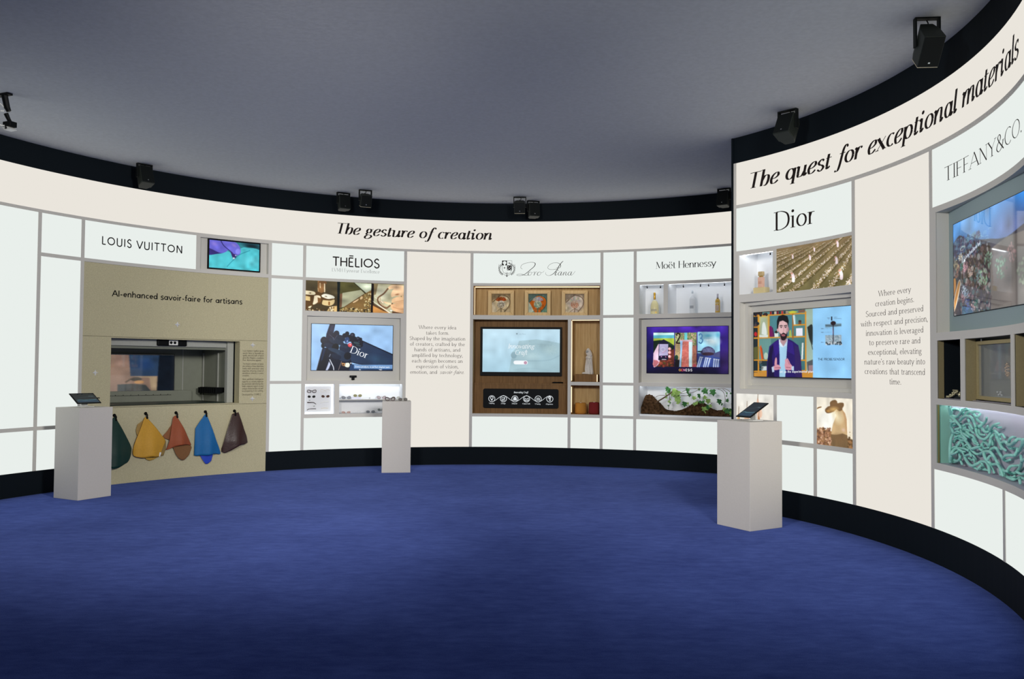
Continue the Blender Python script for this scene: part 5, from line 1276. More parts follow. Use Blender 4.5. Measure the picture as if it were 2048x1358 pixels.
hide(catmull([(630, 165), (665, 190), (800, 350), (920, 500), (985, 575), (985, 600), (930, 690), (885, 800), (850, 860), (700, 855), (600, 880), (520, 876), (420, 845), (425, 720), (440, 640), (480, 520), (560, 320), (605, 200)], 2), 220, 815, 'yellow leather hide folded on the second hook from left', Ly,
     [([(605, 200), (560, 240), (480, 295), (452, 400), (470, 495), (540, 480), (620, 330)], .022, leather('tan_suede', (168, 136, 78), .9)), ([(980, 590), (975, 720), (930, 840), (880, 850), (880, 700), (930, 600)], .024, leather('tan_suede', (150, 124, 72), .9)), ([(600, 870), (630, 910), (690, 932), (760, 910), (850, 862), (700, 840)], .02, leather('tan_suede', (188, 150, 66), .9))])
o_ = hide(catmull([(1130, 155), (1165, 145), (1190, 175), (1300, 390), (1400, 600), (1438, 655), (1390, 655), (1320, 645), (1200, 660), (1100, 695), (1010, 742), (1000, 735), (1040, 600), (1080, 350), (1110, 190)], 2), 220, 815, 'rust orange leather hide rolled into a cone with brown inside', Lr,
     [([(1100, 690), (1150, 820), (1200, 890), (1250, 922), (1300, 918), (1380, 835), (1430, 700), (1400, 640), (1250, 630)], .03, leather('brown_suede', (132, 92, 58), .9)), ([(1110, 255), (1000, 410), (925, 495), (945, 535), (1040, 570), (1080, 400)], .022, leather('brown_suede', (150, 98, 64), .9))])
hide(catmull([(450, 120), (480, 140), (560, 360), (640, 590), (725, 808), (650, 808), (580, 812), (470, 836), (350, 838), (260, 842), (282, 720), (290, 420), (276, 380), (340, 270)], 2), 360, 815, 'bright blue leather hide on the fourth hook from left', Lb,
     [([(345, 830), (400, 930), (440, 985), (480, 986), (545, 935), (560, 870), (582, 805)], .028, leather('ultramarine_leather', (38, 72, 190), .6))], bulge=.055)
hide(catmull([(925, 112), (940, 106), (1015, 92), (1036, 96), (1120, 370), (1198, 612), (1060, 650), (900, 745), (785, 796), (755, 780), (738, 735), (830, 400)], 2), 360, 815, 'dark brown glossy leather hide on the rightmost hook', Ld, bulge=.06, folds=(.008, 1.5, 1))
# small white tag on the yellow hide
s, z = on_wall(1, 321.6, 909, -.1)
fr = Frame(1, s)
for ch in [c for c in COL.objects if c.get('label') == 'yellow leather hide folded on the second hook from left']:
    f_ = Frame(1, on_wall(1, 220 + sum(p[0] for p in [(630, 165), (985, 600), (420, 845)]) / 3 / 8.76, 880, -.05)[0])
    tg = obj('tag', MB().box(-.012, .012, -.001, .001, -.028, .028), M['whiteplastic'], ch)
    tg.location = ch.matrix_basis.inverted() @ fr.world(0, -.075, z)
    tg.rotation_euler = (0, .35, 0)

# ------------------------------------------------------------------ spectacles
def rim_pts(cx, w, h, cat, flip, n=22):
    pts = []
    for k in range(n):
        a = 2 * pi * k / n
        x, z = w * cos(a), h * sin(a)
        x = math.copysign(abs(x / w) ** .82, x) * w; z = math.copysign(abs(z / h) ** .86, z) * h
        z += cat * (x * flip) * (1 if z > 0 else .3)
        pts.append((cx + x, z))
    return pts
def spectacles(name, label, cat_, fr, x, y, z, rim, lens=None, w=.030, h=.021, cat=.18, gap=.009, r=.0022, top=None, group=None, temples=.11, turn=0.0, lens_only=False):
    """rims, bridge, lenses and two temples running back; the lower rims rest at height z"""
    o = empty(name, label, cat_, fr, x=x, y=y, z=z, group=group, rotz=turn)
    zc = h * 1.02 + r
    fm = MB()
    for sgn in (-1, 1):
        cx = sgn * (w + gap)
        ring = [(a, 0, zc + b) for a, b in rim_pts(cx, w, h, cat, sgn)]
        if not lens_only:
            fm.tube(ring + [ring[0], ring[1]], [(top or r) if p[2] > zc else r for p in ring] + [r, r], 6)
        if lens: obj('lens', MB().prism([(p[0], p[2]) for p in ring], -.0008, .0008), lens, o)
        if temples and not lens_only:
            tx = cx + sgn * w * .98
            obj('temple', MB().tube(catmull([(tx, 0, zc + h * .55), (tx, temples * .6, zc + h * .5), (tx * .98, temples * .85, zc + h * .3), (tx * .97, temples, zc - h * .7)], 4), (top or r) * .8, 6), rim, o, smooth=True)
    fm.tube(catmull([(-gap - .004, 0, zc + h * .35), (0, -.002, zc + h * .5), (gap + .004, 0, zc + h * .35)], 4), (top or r) * .9, 6)
    obj('bridge' if lens_only else 'front_frame', fm, rim, o, smooth=True)
    return o
def lens_mat(name, rgb, a): return mat(name, rgb, .08, spec=.6, alpha=a)
clear = lens_mat('clear_lens', (226, 222, 224), .25)
tort = mat('tortoiseshell', (52, 32, 28), .2, noise=.5, scale=120); blackac = mat('black_acetate', (18, 16, 18), .15)
N = 'eyeglasses'
n_, frA, xa0, xa1, yA = niche(1, -3.103, -2.638, .833, 1.295, .10, M['nichewhite'], 'small bright white niche with loose spectacle parts pinned up', cat='niche', outer=(-3.1135, -2.63, .82, 1.302), group='white lit niches')
strip(n_, 'led_strip', xa0 + .004, xa1 - .004, yA - .03, yA - .004, 1.288, 1.294, 'ledsoft'); strip(n_, 'led_strip', xa0 + .001, xa0 + .007, yA - .03, yA - .004, .84, 1.285, 'ledsoft'); strip(n_, 'led_strip', xa1 - .007, xa1 - .001, yA - .03, yA - .004, .84, 1.285, 'ledsoft'); strip(n_, 'led_strip', xa0 + .004, xa1 - .004, yA - .03, yA - .004, .834, .84, 'ledsoft')
obj('pin_board', MB().box(xa0 + .03, xa1 - .03, yA - .012, yA - .001, .865, 1.262), M['nichewhite'], n_)
yq = yA - .016
def at12(zx, zy, y=yq, fr=frA): return fr.pick(600 + zx / 12.8, 755 + zy / 12.8, y)
def pinned(o): o.rotation_euler[2] += 0; return o
x, z = at12(300, 342); spectacles('spectacle_front', 'tortoiseshell cat-eye spectacle front pinned at the top of the parts board', N, frA, x, yq, z - .034, tort, clear, .030, .021, .22, .010, .0042, .005, 'loose spectacle parts', 0)
x, z = at12(295, 475); spectacles('lens_pair', 'pair of black lenses pinned below the tortoiseshell front', 'lenses', frA, x, yq, z - .028, mat('clear_wire', (210, 210, 214), .4), mat('black_lens', (26, 26, 26), .1), .024, .018, .1, .012, .0008, None, 'loose spectacle parts', 0, 0, True)
x, z = at12(652, 470); spectacles('lens_pair', 'pair of brown gradient lenses at the right of the parts board', 'lenses', frA, x, yq, z - .028, mat('clear_wire', (210, 210, 214), .4), mat('brown_lens', (84, 58, 48), .1), .026, .019, .15, .012, .0008, None, 'loose spectacle parts', 0, 0, True)
x, z = at12(640, 325); spectacles('spectacle_front', 'white raw spectacle front at the upper right of the parts board', N, frA, x, yq, z - .03, mat('raw_white_acetate', (232, 226, 218), .5), None, .030, .020, .2, .010, .003, .0036, 'loose spectacle parts', 0)
def temple(zp, label, material, r):
    pts = [at12(*q) for q in zp]
    cx, cz = pts[0]
    o = obj('temple_arm', MB().tube(catmull([(a - cx, -r, b - cz) for a, b in pts], 5), [r * (.55 + .6 * (i / 15)) for i in range(5 * (len(pts) - 1) + 1)][::-1] if zp[0][0] < zp[-1][0] else r, 7), material, smooth=True)
    o.location = frA.world(cx, yq, cz); o.rotation_euler = (0, 0, -frA.phi)
    return tag(o, label, 'spectacle part', 'loose spectacle parts')
temple([(185, 640), (270, 640), (345, 642), (385, 665), (410, 682)], 'dark tortoiseshell temple arm drooping to the right on the parts board', tort, .006)
temple([(408, 800), (320, 800), (240, 806), (205, 815), (175, 840)], 'dark tortoiseshell temple arm drooping to the left, lowest on the parts board', tort, .0045)
temple([(740, 625), (640, 625), (590, 630), (555, 645), (530, 662)], 'white temple arm drooping to the left on the parts board', M['whiteplastic'], .004)
temple([(720, 785), (640, 782), (580, 786), (540, 790)], 'straight cream temple arm at the lower right of the parts board', mat('cream_acetate', (232, 222, 200), .4), .004)
for zx, zy, lb in ((240, 585, 'tiny green clip above the upper dark temple arm'), (355, 735, 'tiny green clip above the lower dark temple arm')):
    x, z = at12(zx, zy)
    o = obj('hinge_clip', MB().tube([(-.008, 0, .006), (0, -.004, -.004), (.008, 0, .006)], .003, 6).ball((.009, -.003, .003), .0045), mat('green_metal', (70, 110, 90), .4), smooth=True)
    o.location = frA.world(x, yq, z); o.rotation_euler = (0, 0, -frA.phi); tag(o, lb, 'spectacle part', 'loose spectacle parts')

n_, frB, xb0, xb1, yB = niche(1, -2.566, -1.562, .833, 1.295, .24, M['nichewhite'], 'wide bright white niche with a mid shelf of spectacles', outer=(-2.57, -1.5575, .82, 1.302), pocket=.045, group='white lit niches')
zsh = frB.pick(640, 799, .02)[1]
obj('shelf', MB().box(xb0 + .001, xb1 - .001, -.004, yB, zsh - .012, zsh), M['nichewhite'], n_)
obj('shelf_edge', MB().box(xb0 + .001, xb1 - .001, -.006, -.004, zsh - .013, zsh + .001), M['grey'], n_)
yg = .06
def gx(zx, y=yg): return frB.pick(600 + zx / 12.8, 800, y)[0]
G = 'spectacles in the wide white niche'
blk = obj('display_block', MB().box(-.075, .075, -.03, .03, 0, .032), mat('clear_block', (232, 232, 250), .2)); blk.location = frB.world(gx(1450), .12, zsh); blk.rotation_euler = (0, 0, -frB.phi); tag(blk, 'low clear block under the olive sunglasses on the white shelf', 'block')
spectacles('spectacles', 'dark grey cat-eye spectacles at the left of the mid shelf', N, frB, gx(1185), .07, zsh, mat('grey_acetate', (86, 86, 90), .3), lens_mat('grey_lens', (150, 152, 160), .7), .031, .022, .22, .010, .0022, .0032, G)
spectacles('sunglasses', 'olive aviator sunglasses raised on a clear block', 'sunglasses', frB, gx(1490), .12, zsh + .032, mat('thin_gold_wire', (206, 200, 160), .3, metal=.6), lens_mat('olive_lens', (150, 146, 104), .85), .029, .021, .05, .009, .0010, None, G)
spectacles('spectacles', 'thin pale spectacles lying turned aside in the middle of the mid shelf', N, frB, gx(1790), .09, zsh, mat('pale_wire', (190, 190, 186), .4), clear, .028, .014, .1, .010, .0012, None, G, .11, 1.25)
spectacles('spectacles', 'black and pink cat-eye spectacles at the right of the mid shelf', N, frB, frB.pick(670 + 1190 / 12.8, 793, .07)[0], .07, zsh, mat('plum_acetate', (60, 40, 48), .3), lens_mat('rose_lens', (206, 186, 190), .6), .031, .022, .25, .010, .0016, .0024, G)
spectacles('spectacles', 'pale rimless spectacles near the right end of the mid shelf', N, frB, frB.pick(670 + 1560 / 12.8, 793, .12)[0], .12, zsh, mat('pale_wire', (190, 190, 186), .4), lens_mat('pale_lens', (196, 196, 186), .6), .026, .018, .1, .010, .0011, None, G)
zb0 = .833
spectacles('sunglasses', 'pink tinted sunglasses at the lower left of the wide white niche', 'sunglasses', frB, gx(1185), .07, zb0, mat('pink_wire', (214, 196, 180), .4), lens_mat('pink_lens', (206, 172, 164), .8), .030, .015, .1, .010, .0010, None, G)
spectacles('spectacles', 'nearly clear spectacles on the niche floor beside the pink pair', N, frB, gx(1460), .09, zb0, mat('clear_acetate', (214, 218, 216), .3), None, .028, .016, .1, .012, .0012, None, G, .11, .3)
spectacles('sunglasses', 'round grey sunglasses on the niche floor', 'sunglasses', frB, gx(1812), .07, zb0, mat('silver_wire', (170, 172, 176), .3, metal=.6), lens_mat('blue_grey_lens', (128, 134, 142), .85), .029, .020, .05, .011, .0010, None, G)
spectacles('sunglasses', 'grey sunglasses on the niche floor half hidden by the middle plinth', 'sunglasses', frB, frB.pick(670 + 1180 / 12.8, 815, .12)[0], .12, zb0 + .03, mat('silver_wire', (170, 172, 176), .3, metal=.6), lens_mat('blue_grey_lens', (120, 130, 128), .85), .022, .018, .05, .010, .0010, None, G)
bk = obj('display_block', MB().box(-.06, .06, -.03, .03, 0, .03), mat('clear_block', (232, 236, 240), .2)); bk.location = frB.world(frB.pick(670 + 1180 / 12.8, 815, .12)[0], .12, zb0); bk.rotation_euler = (0, 0, -frB.phi); tag(bk, 'low clear block on the niche floor half hidden by the middle plinth', 'block')

# ------------------------------------------------------------------ oak niches
n1, f1, x0, x1, y1 = niche(1, -.430, 1.636, 2.425, 2.902, .34, M['oak'], 'long oak niche with three framed thistle tiles', outer=(-.4335, 1.6385, 2.42, 2.905), group='oak niches')
strip(n1, 'led_strip', x0 + .012, x1 - .01, .05, .07, 2.885, 2.8985, 'led'); strip(n1, 'led_strip', x0 + .002, x0 + .007, .05, .07, 2.44, 2.885, 'led')
yf_ = .13
for i, (tl, br, lb) in enumerate((((976.2, 580.6), (1027.5, 630.6), 'wooden framed tile with a rust-topped thistle, leftmost of three'), ((1049.6, 580.6), (1101, 630.6), 'wooden framed tile with a green and orange thistle, middle of three'), ((1123.5, 580.8), (1175.2, 630.0), 'wooden framed tile with a pale pink thistle, rightmost of three'))):
    a, b, zb, zt = screen_corners(f1, yf_, tl, br)
    zb = 2.4255
    o = empty('framed_tile', lb, 'artwork', f1, x=(a + b) / 2, z=zb, group='framed thistle tiles')
    w2, h = (b - a) / 2, zt - zb
    fw = w2 * .27
    fm = MB()
    for q0, q1 in (((-w2, 0), (w2, 0)), ((w2, 0), (w2, h)), ((w2, h), (-w2, h)), ((-w2, h), (-w2, 0))):
        inn = lambda p: (p[0] - math.copysign(fw, p[0]), fw if p[1] == 0 else h - fw)
        fm.prism([q0, q1, inn(q1), inn(q0)], yf_, yf_ + .06)
    obj('frame', fm, M['paleoak'], o, bevel=.004)
    obj('backing', MB().box(-w2 + fw - .004, w2 - fw + .004, yf_ + .046, yf_ + .058, fw - .004, h - fw + .004), M['darkoak'], o)
    obj('tile', pic_thistle(i).mesh(-w2 + fw, w2 - fw, fw, h - fw, yf_ + .044), M['tile'], o)
n2, f2, x0, x1, y2 = niche(1, -.430, 1.115, .826, 2.355, .26, M['oak'], 'tall oak niche with a screen above a black icon plaque', back=M['darkoak'], outer=(-.4335, 1.1185, .822, 2.359), group='oak niches')
z_l = f2.pick(1040, 766, y2)[1]
obj('ledge', MB().box(x0 + .001, x1 - .001, y2 - .07, y2, z_l - .028, z_l), M['darkoak'], n2)
obj('lower_board', MB().box(x0 + .001, x1 - .001, y2 - .062, y2, .8265, z_l - .028), M['darkoak'], n2)
display(f2, y2 - .05, (961.2, 653.5), (1123.7, 752.4), pic_innovating(), 'black-framed screen showing a pale blue title page, in the tall oak niche', .036, .045, bottom=.062)
xp, zp = f2.pick(1115, 761, y2 - .07)
sty = empty('stylus', 'black stylus lying on the oak ledge below the pale blue screen', 'stylus', f2, x=xp, z=z_l)
obj('barrel', MB().tube([(-.075, y2 - .05, .013), (-.06, y2 - .05, .013), (.09, y2 - .05, .012)], [.008, .013, .012], 10), M['black'], sty, smooth=True)
obj('tip', MB().tube([(-.09, y2 - .05, .013), (-.075, y2 - .05, .013)], [.004, .008], 10), M['black'], sty, smooth=True)
# icon plaque
yp = y2 - .066
xa, za = f2.pick(966.5, 777, yp); xb, zb = f2.pick(1117, 817.5, yp)
pl = empty('icon_plaque', 'black rounded plaque with six white step icons and a wavy line', 'plaque', f2, x=(xa + xb) / 2, z=zb)
w2, h = (xb - xa) / 2, za - zb
rc = .03
out = []
for cx, cz, a0 in ((w2 - rc, rc, -90), (w2 - rc, h - rc, 0), (-w2 + rc, h - rc, 90), (-w2 + rc, rc, 180)):
    out += [(cx + rc * cos(math.radians(a0 + 18 * k)), cz + rc * sin(math.radians(a0 + 18 * k))) for k in range(6)]
obj('board', MB().prism(out, yp - .008, yp), mat('black_acrylic', (8, 13, 18), .5, spec=.1), pl)
mb = MB()
KX = 2 * w2 / (1790 - 55)
def pt(x, y): return (-w2 + (x - 55) * KX, yp - .009, h - (y - 190 - (x - 60) * .004) * (h / 462))
def ln(pts, w, smooth=False):
    if smooth: pts = catmull(pts, 6)
    for q in stroke_quads(pts, w, w): mb.poly([pt(*p) for p in q])
def ring(cx, cy, r, w): ln([(cx + r * cos(2 * pi * k / 28), cy + r * sin(2 * pi * k / 28)) for k in range(29)], w)
XS = (256, 524, 788, 1056, 1322, 1590)
for x in XS: ring(x, 430, 72, 12)
for i in range(5):
    a, b = XS[i], XS[i + 1]
    ya, yb_ = (505, 350) if i % 2 == 0 else (350, 505)
    ln([(a, ya), (a + 70, ya - (30 if ya > 430 else -30)), ((a + b) / 2, 428), (b - 70, yb_ - (30 if yb_ > 430 else -30)), (b, yb_)], 9, True)
ring(256, 412, 30, 14); ln([(244, 440), (248, 470), (264, 470), (268, 440)], 14); ln([(490, 470), (490, 400), (550, 395), (552, 470), (490, 472)], 12); ln([(510, 460), (560, 400)], 14)
mb.poly([pt(*p) for p in ((755, 398), (825, 398), (835, 470), (748, 470))]); mb.poly([pt(*p) for p in ((770, 384), (812, 384), (808, 398), (774, 398))])
ln([(1016, 470), (1016, 410), (1056, 440), (1096, 410), (1096, 470), (1016, 472)], 18); ln([(1290, 470), (1290, 400), (1314, 408), (1340, 398), (1340, 470)], 12); ln([(1314, 408), (1314, 476)], 10); ln([(1340, 470), (1356, 466), (1356, 410)], 8); ring(1586, 396, 22, 20); ln([(1580, 420), (1580, 470), (1604, 474), (1604, 430)], 12)
for t, x, y in (('1 Ideating', 192, 552), ('2 Design', 468, 554), ('3 Material', 716, 556), ('4 Smart Craft', 962, 558), ('5 Testing', 1250, 562), ('6 Experience', 1502, 564)):
    qs, w = lay_text(t, 'sansbold')
    k = ({'4': 176, '6': 158}.get(t[0], 124 if t[0] != '2' else 104)) / w
    for q in qs: mb.poly([pt(x + a * k, y - b * 2.9) for a, b in q])
qs, w = lay_text('Innovating Craft', 'headline')
for q in qs: mb.poly([pt(762 + a * 330 / w, 296 - b * 4.4) for a, b in q])
obj('lettering', mb, M['whiteink'], pl)

n3, f3, x0, x1, y3 = niche(1, 1.170, 1.634, 1.352, 2.354, .34, M['oak'], 'narrow oak niche with a draped white figure on a wooden block', outer=(1.1655, 1.6385, 1.347, 2.359), group='oak niches')
strip(n3, 'led_strip', x0 + .002, x0 + .012, .0, .018, 1.37, 2.335, 'led'); strip(n3, 'led_strip', x0 + .012, x1 - .01, .0, .018, 2.340, 2.350, 'led')
xa, za = f3.pick(1149.2, 748.2, .06); xb, zb = f3.pick(1195, 761, .06)
blk = empty('plinth_block', 'low oak block with a glowing edge under the draped white figure', 'block', f3, x=(xa + xb) / 2, z=1.3525)
wb, hb = (xb - xa) / 2, za - 1.3525
obj('block', MB().box(-wb, wb, .06, .24, 0, hb), M['darkoak'], blk, bevel=.004)
obj('edge_light', MB().box(wb - .012, wb + .001, .056, .06, .004, hb - .004), M['led'], blk)
# draped figure: a hooded cloth form
xf, _ = f3.pick(1178.5, 740, .14)
fig = empty('draped_figure', 'small white standing figure of draped cloth on an oak block', 'sculpture', f3, x=xf, y=.15, z=1.3525 + hb)
ztop = f3.pick(1173, 696, .14)[1] - (1.3525 + hb)
prof = [(.00, .062, 0), (.04, .064, .0), (.10, .066, -.004), (.2, .064, -.008), (.3, .060, -.010), (.42, .054, -.008), (.55, .048, -.004), (.66, .044, .002), (.74, .040, .004), (.79, .046, -.004), (.84, .046, -.012), (.90, .038, -.018), (.95, .026, -.02), (.985, .012, -.02), (1.0, .002, -.02)]
rows = []
for f, r, dx in prof:
    rows.append([(dx + (r * (1 + .10 * sin(7 * a + 5 * f) * (f < .8) + .05 * sin(13 * a + 3))) * cos(a), (r * .85 * (1 + .10 * sin(7 * a + 5 * f))) * sin(a), f * ztop) for a in np.linspace(0, 2 * pi, 56, endpoint=False)])
cl = mat('white_cloth', (226, 220, 210), .85, bump=.2, scale=60)
obj('drapery', MB().quadgrid(rows, close_u=True).poly([rows[0][k] for k in range(55, -1, -1)]), cl, fig, smooth=True)
fd = MB()
for a0, a1, r in (((-.050, -.048, .62), (.02, -.062, .60), .010), ((-.056, -.02, .05), (-.012, -.058, .58), .008), ((.020, -.060, .04), (-.004, -.056, .60), .008), ((.052, -.036, .02), (.03, -.046, .62), .009), ((-.045, -.036, .78), (.036, -.036, .70), .012), ((-.05, -.02, .66), (.044, -.03, .74), .011)):
    fd.tube(catmull([(a0[0], a0[1], a0[2] * ztop), ((a0[0] + a1[0]) / 2 + .006, (a0[1] + a1[1]) / 2 - .008, (a0[2] + a1[2]) / 2 * ztop), (a1[0], a1[1], a1[2] * ztop)], 6), r, 8)
obj('fold', fd, cl, fig, smooth=True)
obj('cloth_tail', MB().tube(catmull([(-.11, -.03, .014), (-.08, -.045, .018), (-.03, -.05, .016), (.03, -.04, .014)], 5), [.012, .015, .016, .016, .016, .016, .016, .016, .016, .016, .016, .016, .016, .016, .016, .014], 8), cl, fig, smooth=True)
obj('head', MB().ball((-.028, -.028, .86 * ztop), .022, 10), mat('grey_wool', (176, 176, 174), .9), fig, smooth=True)

n4, f4, x0, x1, y4 = niche(1, 1.170, 1.634, .829, 1.297, .34, M['oak'], 'small oak niche with a mustard and a maroon yarn cone', outer=(1.1655, 1.6385, .822, 1.302), group='oak niches')
strip(n4, 'led_strip', x0 + .002, x0 + .012, .0, .02, .86, 1.27, 'led')
for pxl, pxr, ytop, rgb, lb in ((1148.6, 1172.4, 804.6, (206, 142, 58), 'mustard yellow yarn cone in the oak niche'), (1176.2, 1199.0, 803.6, (132, 38, 38), 'maroon yarn cone in the oak niche')):
    xa, _ = f4.pick(pxl, 820, .12); xb, _ = f4.pick(pxr, 820, .12); zt = f4.pick((pxl + pxr) / 2, ytop + 1, .12)[1]
    R_ = (xb - xa) / 2; h = zt - .8295
    o = empty('yarn_cone', lb, 'yarn', f4, x=(xa + xb) / 2, y=.16, z=.8295, group='yarn cones')
    ym = mat('yarn', rgb, .95, bump=.5, scale=220, stretch=(1, 1, 9), noise=.12)
    obj('yarn', MB().lathe([(R_ * .82, 0), (R_ * .97, .02), (R_, h * .14), (R_ * .97, h * .4), (R_ * .9, h * .92), (R_ * .86, h * .985), (R_ * .78, h)], 36), ym, o, smooth=True)
    obj('core', MB().lathe([(.016, h), (.016, h + .004), (.010, h + .004), (.010, h)], 16), M['whiteplastic'], o)

# crest and script on the white sign above the oak niches
p1, fl = panel(1, -.457, 1.662, A, ZTOP, 'white backlit sign panel with a laurel crest and script lettering', group=SG)
K5 = 5.389
def sg(x, y):                                  # measured point of the sign to arc position and height
    return on_wall(1, 920 + x / K5, 480 + y / K5, -.006)
mb = MB()
def wp(pts):
    q = []
    for x, y in pts:
        s, z = sg(x, y); a = fl.arc(s, -.006); q.append((a[0], a[1], z))
    mb.poly(q)
def wl(pts, w, smooth=True, taper=False):
    P_ = catmull(pts, 8) if smooth else pts
    for i, q in enumerate(stroke_quads(P_, w, w)): wp(q)
def wpen(pts, thick, thin):
    P_ = catmull(pts, 8)
    n = len(P_)
    ws = []
    for i, p in enumerate(P_):
        a, b = P_[max(i - 1, 0)], P_[min(i + 1, n - 1)]
        d = math.hypot(b[0] - a[0], b[1] - a[1]) or 1
        down = max(0, (b[1] - a[1]) / d)
        ws.append(thin + (thick - thin) * down ** 1.3)
    for i in range(n - 1):
        q = stroke_quads([P_[i], P_[i + 1]], (ws[i] + ws[i + 1]) / 2, (ws[i] + ws[i + 1]) / 2)
        wp(q[0])
# script
wpen([(672, 314), (655, 298), (668, 268), (716, 248), (775, 240), (810, 252), (800, 284), (762, 318), (722, 352), (684, 376), (645, 384), (612, 380), (622, 370), (660, 368), (700, 380), (728, 380), (744, 366)], 8, 2.8)
def loop(cx, cy, rx, ry, w=6):
    wpen([(cx + rx * cos(a) + (-ry * sin(a)) * -.35, cy - ry * sin(a)) for a in np.linspace(.6, .6 + 2 * pi, 16)], w, 2.4)
loop(752, 363, 18, 19)
wpen([(770, 352), (786, 350), (800, 344), (808, 352), (800, 372), (796, 382)], 6, 2.2); wpen([(800, 366), (818, 344), (832, 346)], 5, 2.2)
loop(852, 363, 18, 19); wpen([(868, 350), (888, 352), (908, 332)], 3, 2)
wpen([(1112, 228), (1092, 246), (1066, 282), (1044, 322), (1010, 360), (976, 380), (944, 382), (924, 368), (926, 350)], 8, 2.4)
wpen([(1044, 312), (1000, 318), (960, 314), (946, 296), (964, 268), (1004, 248), (1050, 246), (1082, 264), (1082, 290), (1060, 304), (1036, 298)], 6, 2.8)
wpen([(1042, 340), (1026, 366), (1030, 382), (1050, 366)], 8, 2.8); wp([(1054 + 5 * cos(a), 325 + 5 * sin(a)) for a in np.linspace(0, 2 * pi, 10, endpoint=False)])
loop(1076, 362, 17, 19); wpen([(1098, 342), (1084, 368), (1090, 381), (1110, 364)], 6, 2.4)
wpen([(1122, 346), (1110, 382)], 6, 2.4); wpen([(1114, 368), (1134, 345), (1146, 348), (1136, 372), (1144, 381), (1160, 366)], 6, 2.4)
loop(1182, 362, 17, 19); wpen([(1206, 342), (1192, 368), (1198, 381), (1218, 368), (1242, 336)], 6, 2.4)
# crest: shield, quarters, laurel
wl([(455, 222), (560, 222), (560, 320), (545, 350), (508, 372), (470, 350), (455, 320), (455, 222)], 3, False)
wp([(456, 224), (507, 224), (507, 274), (456, 274)]); wp([(507, 274), (556, 274), (556, 326), (507, 326)])
white_bits = []
def starp(cx, cy, r): wp([(cx + (r if k % 2 == 0 else r * .42) * sin(k * pi / 5), cy - (r if k % 2 == 0 else r * .42) * cos(k * pi / 5)) for k in range(10)])
starp(531, 250, 12); starp(480, 300, 12)
for sx in (-1, 1):
    for k in range(11):
        a = math.radians(15 + k * 15)
        cx, cy = 505 + sx * (34 + 54 * sin(a)) * .92, 262 + (1 - cos(a)) * 58 - 4
        for da, ll in ((.7, 15), (-.7, 15)):
            t = math.atan2(58 * sin(a), sx * 54 * cos(a)) + pi + da * sx
            ux, uy = cos(t), sin(t)
            wp([(cx, cy), (cx + ux * ll * .5 - uy * 4.5, cy + uy * ll * .5 + ux * 4.5), (cx + ux * ll, cy + uy * ll), (cx + ux * ll * .5 + uy * 4.5, cy + uy * ll * .5 - ux * 4.5)])
    wl([(505 + sx * 84, 262), (505 + sx * 86, 310), (505 + sx * 56, 352), (505, 392)], 3)
wp([(498, 378), (512, 378), (508, 398), (502, 398)]); wp([(494, 350), (498, 346), (503, 372), (499, 374)]); wp([(516, 350), (512, 346), (507, 372), (511, 374)])
obj('lettering', mb, M['ink'], parent=p1)
mb = MB()
def wpw(pts):
    q = []
    for x, y in pts:
        s, z = on_wall(1, 920 + x / K5, 480 + y / K5, -.007); a = fl.arc(s, -.007); q.append((a[0], a[1], z))
    mb.poly(q)
wpw([(481 + 19 * cos(a), 246 + 18 * sin(a)) for a in np.linspace(0, 2 * pi, 16, endpoint=False)]); wpw([(472, 262), (490, 262), (487, 274), (475, 274)])
for x, y in ((520, 288), (542, 292), (530, 306), (516, 314), (545, 314)): wpw([(x - 5, y + 3), (x, y - 6), (x + 5, y + 2), (x + 1, y + 6)])
obj('crest_highlights', mb, M['white'], parent=p1)
# ------------------------------------------------------------------ bottle niches
def spot(fr, px, py, ytop, label, lean, group, scale=1.0):
    x, z = fr.pick(px, py, .10)
    o = empty('niche_spotlight', label, 'spotlight', fr, x=x, y=.10, z=z, group=group)
    r = .0115 * scale
    d = Vector((lean * .5, .25, -1)).normalized()
    obj('body', MB().tube([d * -.024 * scale, d * .024 * scale], r, 12), M['black'], o, smooth=False)
    obj('stem', MB().tube([(0, 0, .01), (0, 0, ytop - z - .001)], .003, 6), M['black'], o)
    obj('lens', MB().tube([d * .0245 * scale, d * .026 * scale], r * .8, 12), M['ledwhite'], o)
    return o
ma, fa, xa0, xa1, ya = niche(1, 2.268, 2.656, 2.434, 2.893, .40, M['nichewhite'], 'white lit niche with the pale gold round bottle', outer=(2.2235, 2.66, 2.427, 2.90), pocket=.04, group='white lit niches')
mb_, fb, xb0, xb1, yb2 = niche(1, 2.724, 3.765, 2.434, 2.893, .40, M['nichewhite'], 'white lit niche with a frosted bottle and an amber bottle', outer=(2.72, 3.7765, 2.427, 2.90), pocket=.04, group='white lit niches')
for fr, zx, zy, lean, lb in ((fa, 250, 155, .5, 'left tiny black spotlight over the pale gold round bottle'), (fa, 521, 150, -.3, 'right tiny black spotlight over the pale gold round bottle'), (fb, 991, 138, .5, 'first tiny black spotlight from the left in the two-bottle niche'), (fb, 1340, 122, -.2, 'second tiny black spotlight from the left in the two-bottle niche'), (fb, 1508, 115, .6, 'third tiny black spotlight from the left in the two-bottle niche'), (fb, 1832, 100, -.4, 'fourth tiny black spotlight from the left in the two-bottle niche')):
    spot(fr, 1270 + zx / 10.24, 560 + zy / 10.24, 2.893, lb, lean, 'tiny niche spotlights', .72)
